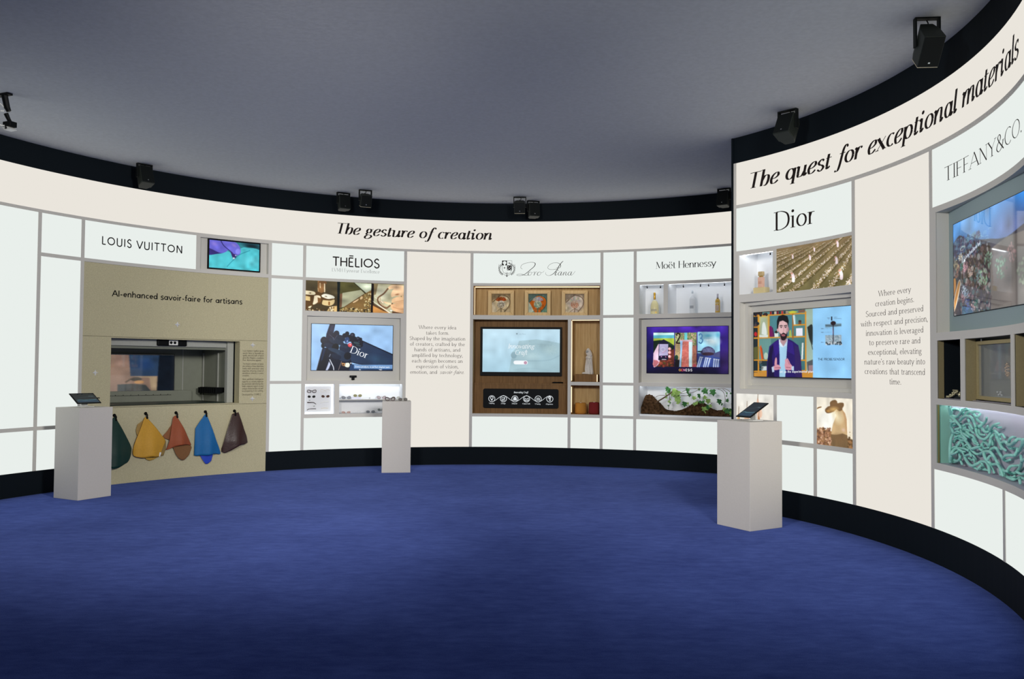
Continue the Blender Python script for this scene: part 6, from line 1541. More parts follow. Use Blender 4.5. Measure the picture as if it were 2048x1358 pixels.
def bottle(fr, px, top, y, zfloor, prof, body, cap_from, capmat, label, group='display bottles', extra=None):
    x, _ = fr.pick(px, top, y); zt = fr.pick(px, top, y)[1]
    H = zt - zfloor
    o = empty('bottle', label, 'bottle', fr, x=x, y=y, z=zfloor, group=group)
    obj('body', MB().lathe([(r * H, z * H) for r, z in prof if z <= cap_from], 32), body, o, smooth=True)
    obj('cap', MB().lathe([(r * H * 1.06, z * H) for r, z in prof if z >= cap_from - .01], 24), capmat, o, smooth=True)
    if extra: extra(o, H)
    return o
round_ = [(.12, 0), (.17, .008), (.185, .05), (.188, .15), (.186, .3), (.176, .42), (.150, .52), (.105, .60), (.070, .645), (.056, .68), (.050, .72), (.046, .80), (.044, .88), (.050, .90), (.052, .93), (.046, .95), (.046, .99), (.03, 1.0)]
def lab1(o, H):
    obj('label', MB().quadgrid([[(.191 * H * sin(t), -.191 * H * cos(t), zz * H) for t in np.linspace(-.75, .75, 12)] for zz in (.14, .24)]), mat('cream_label', (196, 188, 160), .6), o)
    obj('seal', MB().tube([(.10 * H, -.165 * H, .09 * H), (.103 * H, -.172 * H, .09 * H)], .028 * H, 14), M['gold'], o)
bottle(fa, 1309.3, 585.0, .17, 2.4345, round_, mat('pale_gold_wine_glass', (240, 230, 176), .12, coat=.3), .66, M['gold'], 'rounded pale gold bottle with gold foil neck in the white niche', extra=lab1)
tall = [(.09, 0), (.115, .006), (.122, .03), (.122, .3), (.122, .55), (.118, .62), (.095, .675), (.062, .715), (.042, .75), (.036, .80), (.034, .86), (.040, .865), (.040, .985), (.03, 1.0)]
def lab2(o, H):
    obj('label', MB().quadgrid([[(.124 * H * sin(t), -.124 * H * cos(t), zz * H) for t in np.linspace(-.7, .7, 12)] for zz in (.22, .34)]), mat('silver_label', (176, 182, 188), .4), o)
bottle(fb, 1384.8, 580.5, .15, 2.4345, tall, mat('frosted_glass', (238, 242, 245), .4), .86, mat('frosted_cap', (206, 214, 220), .3), 'tall frosted white bottle in the two-bottle niche', extra=lab2)
def lab3(o, H):
    obj('label', MB().quadgrid([[(.128 * H * sin(t), -.128 * H * cos(t), zz * H) for t in np.linspace(-.8, .8, 12)] for zz in (.10, .40)]), mat('rose_label', (214, 190, 170), .6, noise=.3, scale=50), o)
    obj('neck_label', MB().quadgrid([[(.128 * H * sin(t), -.128 * H * cos(t), zz * H) for t in np.linspace(-.8, .8, 12)] for zz in (.47, .54)]), mat('cream_strip', (226, 206, 160), .6), o)
    obj('collar', MB().lathe([(.044 * H, .735 * H), (.05 * H, .74 * H), (.05 * H, .77 * H), (.044 * H, .775 * H)], 20), M['black'], o)
squat = [(.10, 0), (.122, .006), (.126, .03), (.126, .3), (.126, .60), (.118, .66), (.085, .71), (.050, .745), (.044, .78), (.042, .80), (.048, .81), (.048, .985), (.04, 1.0)]
bottle(fb, 1435.3, 587.5, .10, 2.4345, squat, mat('amber_spirit_glass', (222, 182, 84), .12, coat=.3), .79, mat('lilac_white_cap', (214, 210, 222), .25), 'amber bottle with pale cap at the right of the two-bottle niche', extra=lab3)

# fragrance niche
md, fd_, x0, x1, yd = niche(2, 4.690, 5.180, 2.434, 2.884, .30, M['nichewhite'], 'white lit niche with the peach perfume bottle', outer=(4.65, 5.1855, 2.42, 2.90), pocket=.04, group='white lit niches')
spot(fd_, 1490, 515, 2.884, 'left tiny black spotlight over the peach perfume bottle', .7, 'tiny niche spotlights', .6); spot(fd_, 1540.4, 508, 2.884, 'right tiny black spotlight over the peach perfume bottle', -.4, 'tiny niche spotlights', .6)
xa, za = fd_.pick(1509, 576, .12); xb, _ = fd_.pick(1531, 576, .12)
gb = MB().box(-(xb - xa) / 2, (xb - xa) / 2, -.04, .05, 0, za - 2.4345)
gblk = obj('display_block', gb, mat('brushed_gold', (232, 212, 158), .35, metal=.4), bevel=.003)
gblk.location = fd_.world((xa + xb) / 2, .14, 2.4345); gblk.rotation_euler = (0, 0, -fd_.phi); tag(gblk, 'brushed gold block under the peach perfume bottle', 'block')
xc, zc = fd_.pick(1520, 543, .12)
pf = empty('perfume_bottle', 'peach glass perfume bottle with gold cap on a gold block', 'perfume', fd_, x=xc, y=.14, z=za)
hp = zc - za
hb = hp * .66
obj('body', MB().box(-.033, .033, -.022, .022, 0, hb), mat('peach_glass', (232, 184, 160), .12, coat=.5), pf, bevel=.006)
obj('label', MB().box(-.022, .022, -.0235, -.022, hb * .35, hb * .6), mat('peach_label', (214, 160, 136), .5), pf)
obj('collar', MB().box(-.018, .018, -.014, .014, hb, hb + .012), M['gold'], pf)
obj('cap', MB().box(-.030, .030, -.02, .02, hb + .012, hp), mat('gold_cap', (212, 184, 134), .3, metal=.5), pf, bevel=.003)

# ------------------------------------------------------------------ ivy and soil
mi, fi, x0, x1, yi = niche(1, 2.262, 3.765, .826, 1.296, .42, M['nichewhite'], 'white niche planted with soil and trailing ivy', outer=(2.2235, 3.7765, .82, 1.302), pocket=.045, group='white lit niches')
KI = 9.99
def ip(x, y, d): return fi.pick(1275 + x / KI, 765 + y / KI, d)
ridge = [(45, 640), (110, 470), (165, 258), (230, 250), (290, 262), (330, 310), (390, 370), (460, 440), (515, 525), (600, 560), (700, 575), (780, 575), (900, 540), (1000, 500), (1090, 440), (1180, 390), (1260, 375), (1340, 430), (1420, 490), (1500, 540), (1580, 565), (1700, 560), (1850, 540), (1930, 520)]
rl = [ip(x, y, .16) for x, y in ridge]
rng = np.random.default_rng(4)
xs = np.linspace(max(rl[0][0], x0 + .012), x1 - .012, 110)
hz_ = np.interp(xs, [q[0] for q in rl], [q[1] for q in rl]) - .856
rows = []
for j, d in enumerate(np.linspace(.02, .36, 26)):
    prof_ = max(0.0, 1 - ((d - .17) / .19) ** 2) ** .75 if d < .17 else max(0.15, 1 - ((d - .17) / .26) ** 2)
    rows.append([(x, d, .8568 + max(.006, h * (prof_ if 0 < j < 25 else .02) * (1 + .02 * rng.normal()) + .005 * rng.normal())) for x, h in zip(xs, hz_)])
obj('planting_board', MB().box(x0 + .001, x1 - .001, .004, yi - .001, .8262, .856), M['nichewhite'], mi)
soil = mat('dark_soil', (74, 54, 36), 1.0, spec=.05, noise=.75, scale=26, bump=1.0)
so = MB().quadgrid(rows)
sob = obj('soil_mound', so, soil, smooth=True)
sob.location = fi.world(0, 0, 0); sob.rotation_euler = (0, 0, -fi.phi)
tag(sob, 'ridged mound of dark soil on the floor of the ivy niche', 'soil', kind='thing')
def leaf(mb, c, size, ang, tilt, yaw):
    """five-lobed ivy leaf folded along its midrib"""
    lobes = [(0, -.42), (.30, -.50), (.55, -.28), (.34, -.05), (.62, .18), (.28, .28), (.16, .44), (0, .72)]
    pts = lobes + [(-x, y) for x, y in lobes[-2:0:-1]]
    R_ = Matrix.Rotation(yaw, 3, 'Z') @ Matrix.Rotation(tilt, 3, 'X') @ Matrix.Rotation(ang, 3, 'Y')
    base = len(mb.v)
    for x, y in pts:
        v = R_ @ Vector((x * size, -abs(x) * size * .28, y * size))
        mb.v.append((c[0] + v.x, c[1] + v.y, c[2] + v.z))
    v = R_ @ Vector((0, 0, 0)); mb.v.append((c[0], c[1], c[2]))
    n = len(pts)
    mb.f += [(base + k, base + (k + 1) % n, base + n) for k in range(n)]
ivy = empty('ivy_plant', 'trailing ivy with pale and dark green leaves over the soil mound', 'plant', fi)
stems, young, old = MB(), MB(), MB()
def stem(pts, d, r, dd=0.0):
    P_ = []
    for i, (x, y) in enumerate(pts):
        q = ip(x, y, d + dd * i); P_.append((q[0], d + dd * i, q[1]))
    stems.tube(catmull(P_, 6), r, 6)
stem([(345, 425), (420, 370), (510, 315), (570, 275), (640, 230), (700, 180)], .10, .011)
for pts in ([(310, 330), (420, 262), (520, 255), (600, 250)], [(600, 160), (700, 190), (860, 215), (1000, 205), (1100, 200), (1190, 160), (1250, 125)], [(860, 215), (940, 165), (1060, 130), (1180, 118)], [(860, 260), (980, 265), (1040, 250)], [(780, 125), (880, 118), (1000, 125), (1200, 125), (1400, 125), (1560, 122), (1640, 140), (1700, 175), (1740, 250), (1750, 330), (1745, 410)], [(1600, 125), (1720, 120), (1800, 150), (1860, 200), (1905, 235)], [(1700, 130), (1760, 180), (1790, 220), (1780, 280)], [(640, 250), (640, 340), (655, 420), (625, 480), (622, 540)], [(1400, 480), (1460, 440), (1490, 400)], [(1830, 640), (1890, 670), (1920, 700)]):
    stem(pts, .12, .0035)
for x, y, s, k in ((600, 130, 70, 1), (650, 150, 60, 1), (625, 190, 60, 1), (740, 190, 80, 0), (800, 210, 84, 0), (760, 270, 84, 0), (820, 300, 80, 0), (790, 350, 70, 0), (840, 370, 66, 0), (700, 240, 60, 0), (730, 150, 56, 0), (815, 405, 56, 0), (575, 225, 40, 0), (575, 300, 44, 0), (630, 380, 40, 0), (655, 410, 30, 1), (615, 460, 26, 1), (660, 340, 34, 0),
                   (1000, 150, 66, 1), (1005, 205, 40, 1), (1040, 250, 56, 1), (945, 430, 82, 1), (1010, 420, 40, 0), (1130, 310, 62, 0), (1240, 270, 78, 1), (1350, 175, 92, 1), (1510, 195, 96, 1), (1230, 135, 40, 1), (1345, 300, 60, 0), (1410, 370, 76, 0), (1320, 390, 56, 1), (1190, 410, 62, 0), (1140, 430, 56, 0), (1250, 395, 50, 1), (1340, 540, 96, 0), (1410, 490, 66, 1), (1460, 470, 50, 0), (1640, 380, 82, 1), (1690, 440, 40, 1), (1800, 360, 56, 1), (1740, 540, 66, 0), (1790, 570, 80, 1), (1850, 560, 56, 1), (1880, 610, 70, 0), (1895, 640, 62, 1), (1850, 690, 48, 0), (1785, 215, 26, 1), (1780, 270, 24, 1), (1860, 220, 26, 1), (1890, 430, 30, 1)):
    d = .10 + .05 * rng.uniform(-1, 1) - (.05 if y > 350 else 0)
    q = ip(x, y, d)
    leaf(old if k else young, (min(q[0], x1 - .04), d, max(q[1], .85)), s / KI / 126 * 1.25, rng.uniform(-.9, .9) + pi * (rng.uniform() < .75), rng.uniform(-.5, .3), rng.uniform(-.7, .7))
obj('stems', stems, mat('ivy_stem', (96, 74, 52), .8), ivy, smooth=True)
obj('young_leaves', young, mat('pale_ivy_leaf', (150, 186, 96), .5, noise=.25, scale=30), ivy)
obj('old_leaves', old, mat('dark_ivy_leaf', (56, 116, 54), .45, noise=.3, scale=30), ivy)

# ------------------------------------------------------------------ jewellery cases and coral, right wall
dk = mat('dark_case_lining', (10, 20, 28), .6)
fbg = mat('beige_case_lining', (150, 138, 102), .8, noise=.05, scale=80)
c1, f1c, x0, x1, y1c = niche(2, 7.640, 8.026, 1.359, 1.835, .30, dk, 'dark case with a heap of pale gold beads, left of the glazed case', outer=(7.5785, 8.028, 1.357, 1.837), group='jewellery cases')
obj('beige_lining', MB().box(x0 + .0005, x0 + .006, f1c.yf(x0) + .006, f1c.yf(x0) + .05, 1.36, 1.834).box(x1 - .006, x1 - .0005, f1c.yf(x1) + .006, f1c.yf(x1) + .05, 1.36, 1.834), fbg, c1)
br_ = empty('bead_brooch', 'slanted cluster of pale gold beads lying in the dark case', 'jewellery', f1c, z=1.359)
bm = MB()
rg = np.random.default_rng(9)
def jp(zx, zy, y): return f1c.pick(1860 + zx / 8.489, 660 + zy / 8.489, y)
for k in range(60):
    t, u = rg.uniform(0, 1), rg.uniform(-1, 1)
    zx, zy = 300 + 165 * t + 10 * u, 1140 - 95 * t + 26 * u * (1 - abs(2 * t - 1) ** 2)
    q = jp(zx, zy, .06)
    bm.ball((q[0], .06 + .01 * rg.uniform(-1, 1), max(q[1] - 1.359, .008)), .0075, 6)
obj('beads', bm, M['palegold'], br_, smooth=True)
qa, qb = jp(390, 1022, .06), jp(468, 1026, .06)
obj('bar', MB().tube([(qa[0], .06, qa[1] - 1.359), (qb[0], .06, qb[1] - 1.359)], .005, 8), M['palegold'], br_)
obj('cushion', MB().prism([(x0 + .08, .001), (x1 - .001, .001), (x1 - .001, .06), (x0 + .22, .055)], .075, .2), dk, br_)
q = jp(505, 1100, .05)
er = obj('earring', MB().ball((0, 0, 0), .013, 8, sz=1.3).ball((.004, 0, .018), .006, 6), M['palegold'], smooth=True)
er.location = f1c.world(min(q[0], x1 - .02), .05, q[1]); er.rotation_euler = (0, 0, -f1c.phi); tag(er, 'tiny pale gold drop at the right edge of the dark case', 'jewellery')
c2, f2c, x0, x1, y2c = niche(2, 8.098, 8.980, 1.359, 1.835, .42, mat('grey_case_lining', (122, 122, 112), .7), 'glazed grey case between the bead case and the photo edge', outer=(8.096, 8.982, 1.357, 1.837), group='jewellery cases')
yy0 = f2c.yf(x0) + .075
bmx = MB()
bmx.box(x0 + .001, x0 + .006, f2c.yf(x0) + .006, yy0, 1.36, 1.834).box(x1 - .006, x1 - .001, f2c.yf(x1) + .006, yy0, 1.36, 1.834)
obj('beige_lining', bmx, fbg, c2)
fw = .028
ff = MB().box(x0 + .006, x0 + .006 + fw, yy0, yy0 + .03, 1.372, 1.815).box(x1 - .006 - fw, x1 - .006, yy0, yy0 + .03, 1.372, 1.815).box(x0 + .006 + fw, x1 - .006 - fw, yy0, yy0 + .03, 1.372, 1.372 + fw).box(x0 + .006 + fw, x1 - .006 - fw, yy0, yy0 + .03, 1.815 - fw, 1.815)
door = obj('door', ff, mat('beige_case_frame', (168, 154, 112), .7, noise=.05, scale=80), c2, bevel=.002)
pane = mat('case_glass', (220, 228, 226), .02, spec=.6, alpha=.16)
obj('pane', MB().box(x0 + .006 + fw, x1 - .006 - fw, yy0 + .012, yy0 + .018, 1.372 + fw, 1.815 - fw), pane, door)
obj('hinge', MB().tube([(x0 + .12, yy0 + .004, 1.815), (x0 + .12, yy0 + .004, 1.831)], .006, 8), M['steel'], door)
shelf = obj('floor_plate', MB().box(x0 + .04, x1 - .04, yy0 + .05, y2c - .002, 1.3595, 1.40), mat('pale_grey_plate', (186, 190, 190), .4), c2)
for zx, zy, lb in ((955, 1090, 'small sparkling white jewel at the left in the glazed case'), (1170, 1100, 'small sparkling white jewel at the right in the glazed case')):
    q = f2c.pick(1860 + zx / 8.489, 660 + zy / 8.489, yy0 + .16)
    mbj = MB()
    for k in range(7): mbj.ball((.012 * (k - 3) * .9, .004 * sin(k * 2), .006 + .011 * (k % 3)), .0085, 6)
    o = obj('jewel', mbj, mat('diamond', (240, 242, 246), .08, spec=.8, metal=.3), smooth=False)
    o.location = f2c.world(q[0], yy0 + .16, 1.4005); o.rotation_euler = (0, 0, -f2c.phi + .3); tag(o, lb, 'jewellery')
q = f2c.pick(1860 + 1315 / 8.489, 660 + 672 / 8.489, yy0 + .10)
rb = empty('rosette_brooch', 'round gold rosette brooch mounted high at the right in the glazed case', 'jewellery', f2c, x=q[0], y=yy0 + .1, z=q[1])
rm = MB()
for rr, n in ((.036, 11), (.022, 8), (.0, 1)):
    for k in range(n): rm.ball((rr * cos(2 * pi * k / n), 0, rr * 1.25 * sin(2 * pi * k / n)), .009, 6)
obj('rosette', rm, mat('rose_gold', (214, 176, 128), .25, metal=.8), rb, smooth=True)
obj('mount', MB().tube([(.03, .0, 0), (max(.05, x1 - q[0] - .002), .0, .012)], .004, 8), M['gold'], rb)
c3, f3c, x0, x1, y3c = niche(2, 9.052, 9.462, 1.359, 1.835, .30, dk, 'dark case cut by the right photo edge', outer=(9.05, 9.4665, 1.357, 1.837), group='jewellery cases')
obj('beige_lining', MB().box(x0 + .0005, x0 + .008, f3c.yf(x0) + .006, f3c.yf(x0) + .09, 1.36, 1.834), fbg, c3)

mint = mat('mint_glass', (150, 204, 188), .15, coat=.3)
mc, fc, x0, x1, yc_ = niche(2, 7.618, 9.466, .830, 1.308, .125, mat('lilac_grey_backing', (190, 186, 200), .55), 'wide niche with turquoise coral against a lilac grey back', outer=(7.5785, 9.4665, .828, 1.31), pocket=.04, curved=.115, left=mint, group='jewellery cases')
obj('gold_edge', MB().box(x0 + .001, x0 + .010, fc.yf(x0) + .006, fc.yf(x0) + .02, .832, 1.307), mat('brass_edge', (170, 150, 96), .35, metal=.7), mc)
coral = empty('coral_sculpture', 'turquoise branching coral sculpture spreading across the lilac niche', 'sculpture', fc, z=.831)
KC = 7.149
def cp(zx, zy, y):
    y += .085
    s_, z_ = on_wall(2, 1860 + zx / KC, 800 + zy / KC, y)
    a = fc.arc(s_, y)
    return (a[0], a[1], z_ - .831)
tb, base_y = MB(), 0.0
rg = np.random.default_rng(21)
branches = [
 [(285, 900), (300, 800), (320, 740), (360, 700), (430, 690), (500, 700), (540, 720)], [(290, 880), (285, 700), (300, 560), (330, 470), (300, 380), (310, 320), (350, 310)], [(275, 90), (285, 170), (300, 230), (350, 280), (420, 360), (440, 400)],
 [(300, 200), (320, 140), (370, 125), (430, 150), (440, 180)], [(330, 230), (380, 240), (430, 200), (470, 150), (520, 125)], [(430, 290), (480, 240), (540, 230), (590, 250), (630, 320), (650, 380)], [(520, 230), (540, 180), (590, 170), (640, 220), (680, 290), (740, 330)], [(640, 230), (680, 240), (720, 200)],
 [(600, 180), (650, 165), (700, 175)], [(700, 380), (760, 340), (800, 300), (810, 255)], [(650, 390), (690, 370), (740, 400), (780, 450), (830, 450), (830, 380)], [(660, 400), (670, 480), (710, 540), (780, 560), (840, 510), (890, 450), (940, 440)], [(860, 440), (890, 380), (930, 350), (985, 335)], [(930, 360), (970, 390), (1015, 390)], [(930, 440), (970, 480), (1000, 540), (1010, 560)], [(990, 500), (1030, 490), (1070, 540)], [(940, 460), (960, 540), (990, 600), (1030, 680), (1080, 720)],
 [(1010, 650), (1030, 610), (1080, 600), (1110, 640), (1150, 690), (1210, 690)], [(1110, 640), (1160, 640), (1220, 590), (1260, 560), (1330, 570)], [(1130, 600), (1140, 560), (1180, 530), (1220, 535)], [(1330, 570), (1320, 640), (1280, 720), (1220, 790), (1150, 790), (1080, 800), (1050, 840), (1090, 870), (1145, 855)], [(1210, 790), (1240, 740), (1250, 690)],
 [(400, 640), (440, 590), (500, 580), (560, 650), (600, 720), (660, 770), (720, 770)], [(340, 600), (370, 560), (430, 530), (500, 560), (540, 620)], [(490, 360), (510, 420), (560, 490), (620, 520), (660, 600), (680, 620)], [(520, 340), (570, 350), (610, 410)], [(480, 480), (540, 520), (570, 540)], [(600, 700), (690, 670), (740, 640), (780, 600), (840, 650), (860, 600), (870, 540), (900, 500)], [(740, 640), (780, 690), (840, 680)], [(900, 640), (905, 580)],
 [(720, 770), (780, 740), (850, 740), (900, 790), (950, 870), (1000, 950), (1060, 1010), (1100, 1020)], [(860, 730), (900, 690), (950, 690), (990, 760), (1030, 820), (1060, 860)], [(770, 760), (790, 830), (840, 890), (900, 920), (960, 920), (1010, 990), (1040, 1080)], [(820, 860), (860, 800), (920, 810)], [(860, 900), (890, 980), (920, 1060)], [(1000, 1000), (1010, 1060), (1010, 1100)], [(1060, 1020), (1080, 1100), (1140, 1170), (1190, 1180), (1240, 1120), (1300, 1110), (1400, 1160)], [(1150, 1160), (1170, 1110), (1210, 1090)], [(1280, 1120), (1290, 1200)], [(1100, 1020), (1150, 950), (1220, 940), (1275, 935)], [(1110, 1020), (1180, 1050), (1240, 1030), (1290, 960), (1310, 880), (1300, 800)], [(1240, 1030), (1320, 1060), (1400, 1020)], [(1310, 880), (1380, 840), (1440, 860)],
 [(490, 790), (530, 880), (600, 940), (680, 910), (730, 880), (800, 890), (840, 960), (850, 1040)], [(500, 800), (560, 780), (620, 800), (660, 850)], [(600, 940), (660, 990), (740, 1000), (800, 1060)], [(680, 990), (730, 940)], [(740, 900), (780, 980), (830, 1040)], [(300, 820), (350, 860), (400, 870), (430, 820), (420, 780)], [(290, 900), (340, 905), (400, 870), (450, 830)], [(430, 850), (460, 920)], [(310, 780), (360, 760), (400, 730)], [(400, 700), (450, 730), (500, 740)], [(560, 830), (600, 860), (640, 840)], [(620, 800), (640, 900)], [(470, 620), (490, 660), (520, 640)], [(560, 720), (590, 800)], [(340, 480), (400, 450), (430, 470)], [(360, 420), (420, 410), (480, 440), (520, 500)], [(330, 370), (390, 350), (440, 330)], [(470, 200), (500, 150), (560, 140)], [(540, 270), (560, 310)], [(700, 430), (720, 490), (780, 500)], [(800, 420), (825, 375)], [(700, 690), (740, 720), (760, 700)], [(1020, 700), (1040, 660)], [(960, 700), (990, 780)], [(610, 560), (640, 620), (690, 640)], [(560, 380), (590, 440), (620, 470)], [(440, 430), (470, 500), (520, 560)], [(1400, 1020), (1480, 980), (1560, 1010), (1640, 960)], [(1440, 860), (1500, 900), (1560, 860)], [(1400, 1160), (1480, 1130), (1560, 1180), (1640, 1150)],
]
for k, b in enumerate(branches):
    lift = rg.uniform(0, .045)
    pts = []
    for i, (zx, zy) in enumerate(b):
        y = base_y - lift - .018 * sin(i * 1.3 + k)
        pts.append(cp(zx, zy, y))
    pts = [(min(max(p[0], x0 + .02), x1 - .03), p[1], min(max(p[2], .016), .462)) for p in pts]
    pp = catmull(pts, 6)
    n = len(pp)
    r0 = .0122 if len(b) > 4 else .0102
    tb.tube(pp, [r0 * (1 - .22 * i / n) for i in range(n)], 9)
    for e in (pp[0], pp[-1]): tb.ball(e, r0 * (.99 if e is pp[0] else .8), 6)
for k in range(16):
    zx, zy = rg.uniform(300, 520), rg.uniform(180, 860)
    pts = [cp(zx, zy, base_y)]
    a = rg.uniform(0, 2 * pi)
    for j in range(4):
        a += rg.uniform(-.9, .9); zx += 40 * cos(a); zy += 40 * sin(a)
        pts.append(cp(min(max(zx, 290), 900), min(max(zy, 130), 890), base_y + rg.uniform(-.03, .0)))
    tb.tube(catmull(pts, 5), .0075, 8)
obj('branches', tb, mat('turquoise_coral', (164, 232, 218), .45, spec=.4), coral, smooth=True)

# ------------------------------------------------------------------ plinths and what stands on them
def plinth(corner, dirx, label, h, w=.45):
    c = on_level(*corner)
    ang = math.atan2(dirx[1], dirx[0])
    o = obj('plinth', MB().box(0, w, 0, w, 0, h), M['plinth'], bevel=.003)
    o.location = c; o.rotation_euler = (0, 0, ang)
    return tag(o, label, 'plinth', 'tall square plinths'), c, ang
pr, cR, aR = plinth((1500.2, 1063.3), (.377, .225), 'tall pale plinth at right carrying the tilted tablet', 1.064)
plf, cL, aL = plinth((155, 1001.5), (.218, .410), 'tall pale plinth at left in front of the beige bay', 1.070, .44)
pm, cM, aM = plinth((763, 945.8), (.985, .145), 'tall pale plinth in the middle carrying two pairs of spectacles', 1.060, .425)
def on_plinth(c, ang, u, v, z): return Vector((c.x + u * cos(ang) - v * sin(ang), c.y + u * sin(ang) + v * cos(ang), z))

def tablet(label, base, yaw, tilt, w, d, lift, z, nub=False):
    """tablet computer on a white stand; the screen's lower edge is nearest the user, local -y"""
    o = empty('tablet', label, 'tablet', loc=(base.x, base.y, z), rotz=yaw, group='tablets on stands')
    R_ = Matrix.Rotation(tilt, 4, 'X')
    def put(mbx):
        mbx.v = [tuple((R_ @ Vector(v)) + Vector((0, 0, lift))) for v in mbx.v]
        return mbx
    obj('case', put(MB().box(-w / 2, w / 2, -d / 2, d / 2, -.006, .004)), M['black'], o, bevel=.003)
    pic = pic_tablet().mesh(-w / 2 + .012, w / 2 - .012, -d / 2 + .012, d / 2 - .012, 0)
    pic.v = [(x, zz, .0046) for x, y, zz in pic.v]
    obj('screen', put(pic), M['gloss_screen'], o)
    obj('stand_base', MB().box(-.085, .085, -.06, .07, .0005, .010), M['whiteplastic'], o, bevel=.004)
    obj('stand_neck', MB().prism([(-.04, .010), (.04, .010), (.034, lift - .012), (-.034, lift - .012)], .01, .032), M['whiteplastic'], o, bevel=.003)
    if nub: obj('cable_plug', put(MB().tube([(w / 2, 0, 0), (w / 2 + .03, 0, 0)], .006, 8)), M['black'], o)
    return o
tablet('tablet with a dark lit screen on the left plinth', Vector((-5.108, 10.363, 0)), .978, .546, .30, .22, .103, 1.0705, True)
tablet('tilted tablet seen edge-on on the right plinth, over the bulb print', Vector((2.442, 8.778, 0)), -1.126, .527, .215, .28, .108, 1.0645)
eye_lens = lens_mat('smoky_lens', (120, 116, 112), .75)
e1 = on_plinth(cM, aM, .115, .10, 1.0605)
class PF:                                   # a frame standing on the middle plinth
    phi = -aM
    def world(self, x, y, z): return Vector((x, y, z))
spectacles('spectacles', 'thick plum cat-eye spectacles at the left on the middle plinth', N, PF(), e1.x, e1.y, 1.0605, mat('plum_glitter_acetate', (62, 26, 34), .2), lens_mat('clear_grey_lens', (176, 172, 168), .5), .031, .024, .22, .010, .0050, .0068, 'spectacles on the middle plinth', .12)
e2 = on_plinth(cM, aM, .305, .10, 1.0605)
spectacles('sunglasses', 'round smoky sunglasses at the right on the middle plinth', 'sunglasses', PF(), e2.x, e2.y, 1.0605, mat('dark_wire', (70, 66, 64), .3, metal=.5), eye_lens, .027, .022, .02, .011, .0020, None, 'spectacles on the middle plinth', .12)

# ------------------------------------------------------------------ speakers under the ceiling
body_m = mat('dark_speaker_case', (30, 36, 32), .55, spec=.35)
def speaker(corner_l, corner_r, label, depth, h, gap, tilt, lit=False, size=None, yaw=None):
    """box loudspeaker in a U bracket; the bracket's top bar runs between two measured points on the ceiling"""
    a, b = on_level(*corner_l, ZCEIL), on_level(*corner_r, ZCEIL)
    m = (a + b) / 2
    w = size or (b - a).length
    yaw = math.atan2(b.y - a.y, b.x - a.x) if yaw is None else yaw
    o = empty('ceiling_speaker', label, 'speaker', loc=(m.x, m.y, ZCEIL), rotz=yaw, group='loudspeakers under the ceiling')
    t = .012
    bw = .05
    br = MB().box(-w / 2, w / 2, -bw / 2, bw / 2, -t, -.0005)
    for s in (-1, 1): br.box(s * w / 2 - (t if s > 0 else 0), s * w / 2 + (t if s < 0 else 0), -bw / 2, bw / 2, -gap - h * .55, -t)
    obj('bracket', br, M['matblack'], o)
    R_ = Matrix.Rotation(tilt, 4, 'X')
    w2, d2 = w / 2 - t - .003, depth / 2
    sh = [(-w2, -d2), (w2, -d2), (w2 * .96, d2 * .2), (w2 * .6, d2), (-w2 * .6, d2), (-w2 * .96, d2 * .2)]
    cz = -gap - h / 2
    def put(mbx):
        mbx.v = [tuple((R_ @ Vector(v)) + Vector((0, 0, cz))) for v in mbx.v]
        return mbx
    obj('cabinet', put(MB().slab(sh, -h / 2, h / 2)), body_m, o, bevel=.006)
    g_ = MB().box(-w2 + .006, w2 - .006, -d2 - .004, -d2, -h / 2 + .008, h / 2 - .008)
    obj('grille', put(g_), M['matblack'], o)
    obj('badge', put(MB().box(-.007, .007, -d2 - .006, -d2 - .004, -h / 2 + .03, -h / 2 + .042)), M['steel'], o)
    plate = mat('wall_lit_underside', (206, 196, 168), .6) if lit else body_m  # wall glow on the underside is put into its pale colour
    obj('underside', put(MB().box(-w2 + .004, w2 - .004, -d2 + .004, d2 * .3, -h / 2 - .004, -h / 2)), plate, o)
    obj('cable', MB().tube(catmull([(.0, .02, -.002), (.02, .03, -gap * .4), (-.01, .03, -gap * .8), (0, .03, -gap - .01)], 4), .005, 6), M['black'], o)
    return o
speaker((274, 325.5), (304, 331), 'dark box speaker hanging above the little hand-sewing display', .18, .25, .05, -.35)
speaker((674, 384), (699.5, 387), 'dark box speaker against the black wall, left of the lit-bottomed one', .16, .22, .05, -.15)
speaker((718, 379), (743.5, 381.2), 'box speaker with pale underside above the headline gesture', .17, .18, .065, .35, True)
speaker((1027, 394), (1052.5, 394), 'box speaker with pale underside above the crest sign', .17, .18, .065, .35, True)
speaker((1054.5, 401), (1078.5, 402.5), 'dark box speaker just right of the one above the crest sign', .16, .22, .05, -.15)
speaker((1435.5, 378.5), (1461, 375.5), 'dark box speaker half hidden at the end of the right wall', .16, .22, .05, -.15)
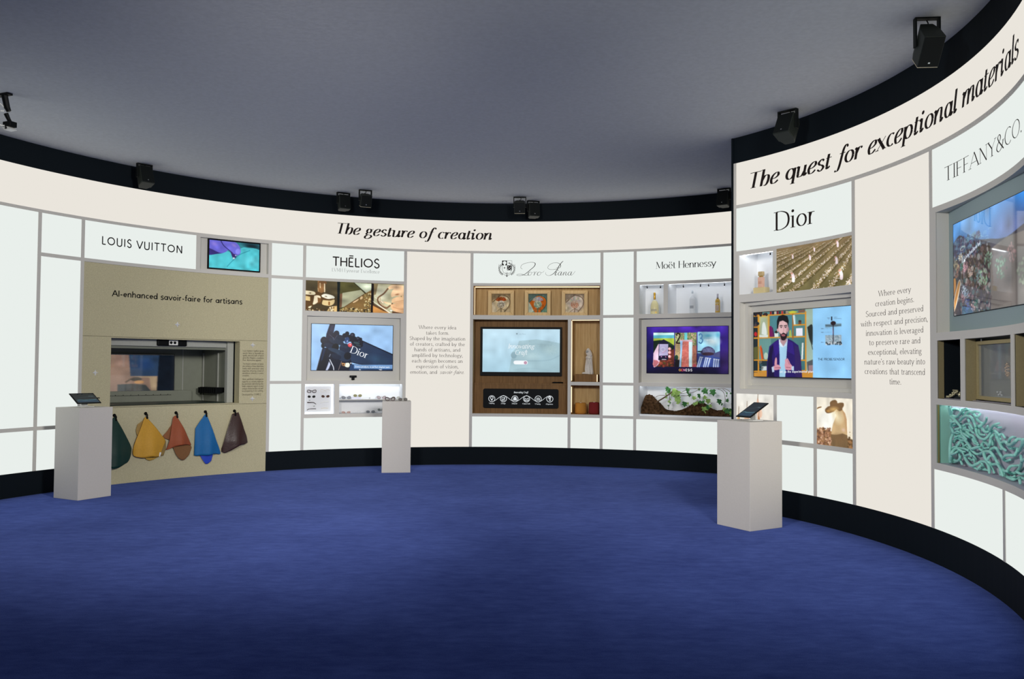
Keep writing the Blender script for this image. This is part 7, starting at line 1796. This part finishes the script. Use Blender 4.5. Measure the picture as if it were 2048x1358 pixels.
speaker((1557.5, 225), (1594.5, 216), 'dark box speaker above the start of the right headline band', .20, .24, .07, -.45)
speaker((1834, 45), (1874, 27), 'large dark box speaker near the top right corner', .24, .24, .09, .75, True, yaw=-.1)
# slim conduit on the valance
# clamp-mounted camera at the left photo edge
g0 = on_level(6, 188, ZCEIL)
fx = empty('ceiling_camera', 'small jointed camera with a white face hanging at the left photo edge', 'camera', loc=(g0.x, g0.y, ZCEIL), rotz=-.4)
def fp(px, py):                             # measured point at the camera's distance, local to its mount
    d = sight(px, py)
    t = math.hypot(g0.x, g0.y) / math.hypot(d[0], d[1])
    v = Matrix.Rotation(.4, 3, 'Z') @ Vector((t * d[0] - g0.x, t * d[1] - g0.y, t * d[2] + EYE - ZCEIL))
    return v
obj('mount', MB().box(-.09, .10, -.03, .03, -.02, -.0005), M['black'], fx)
arm = [fp(4, 195), fp(13, 211), fp(17, 222)]
a0 = fp(15, 219)
obj('clamp', MB().tube([Vector((.02, 0, -.01)), fp(14, 215), fp(18, 223)], [.03, .028, .022], 8), M['black'], fx)
obj('arm', MB().tube([fp(12, 227), fp(15, 234), fp(18, 240), fp(20, 245)], [.022, .020, .018, .022], 8), M['black'], fx)
h0 = fp(20, 250)
obj('head', MB().box(h0.x - .055, h0.x + .05, h0.y - .04, h0.y + .04, h0.z - .025, h0.z + .03), M['black'], fx, bevel=.006)
obj('white_face', MB().prism([(h0.x - .055, h0.z - .026), (h0.x + .02, h0.z - .026), (h0.x + .065, h0.z - .055), (h0.x - .02, h0.z - .058)], h0.y - .045, h0.y + .03), M['whiteplastic'], fx)
obj('lens', MB().tube([(h0.x + .005, h0.y - .046, h0.z - .04), (h0.x + .005, h0.y - .05, h0.z - .04)], .013, 12), M['darkscreen'], fx)
obj('white_cable', MB().tube(catmull([fp(-14, 252), fp(-4, 249), fp(5, 251), fp(13, 251)], 5), .007, 6).tube(catmull([fp(-14, 200), fp(0, 207), fp(8, 214)], 5), .006, 6).tube([fp(1, 221.5), fp(8, 222)], .008, 6), M['whiteplastic'], fx)
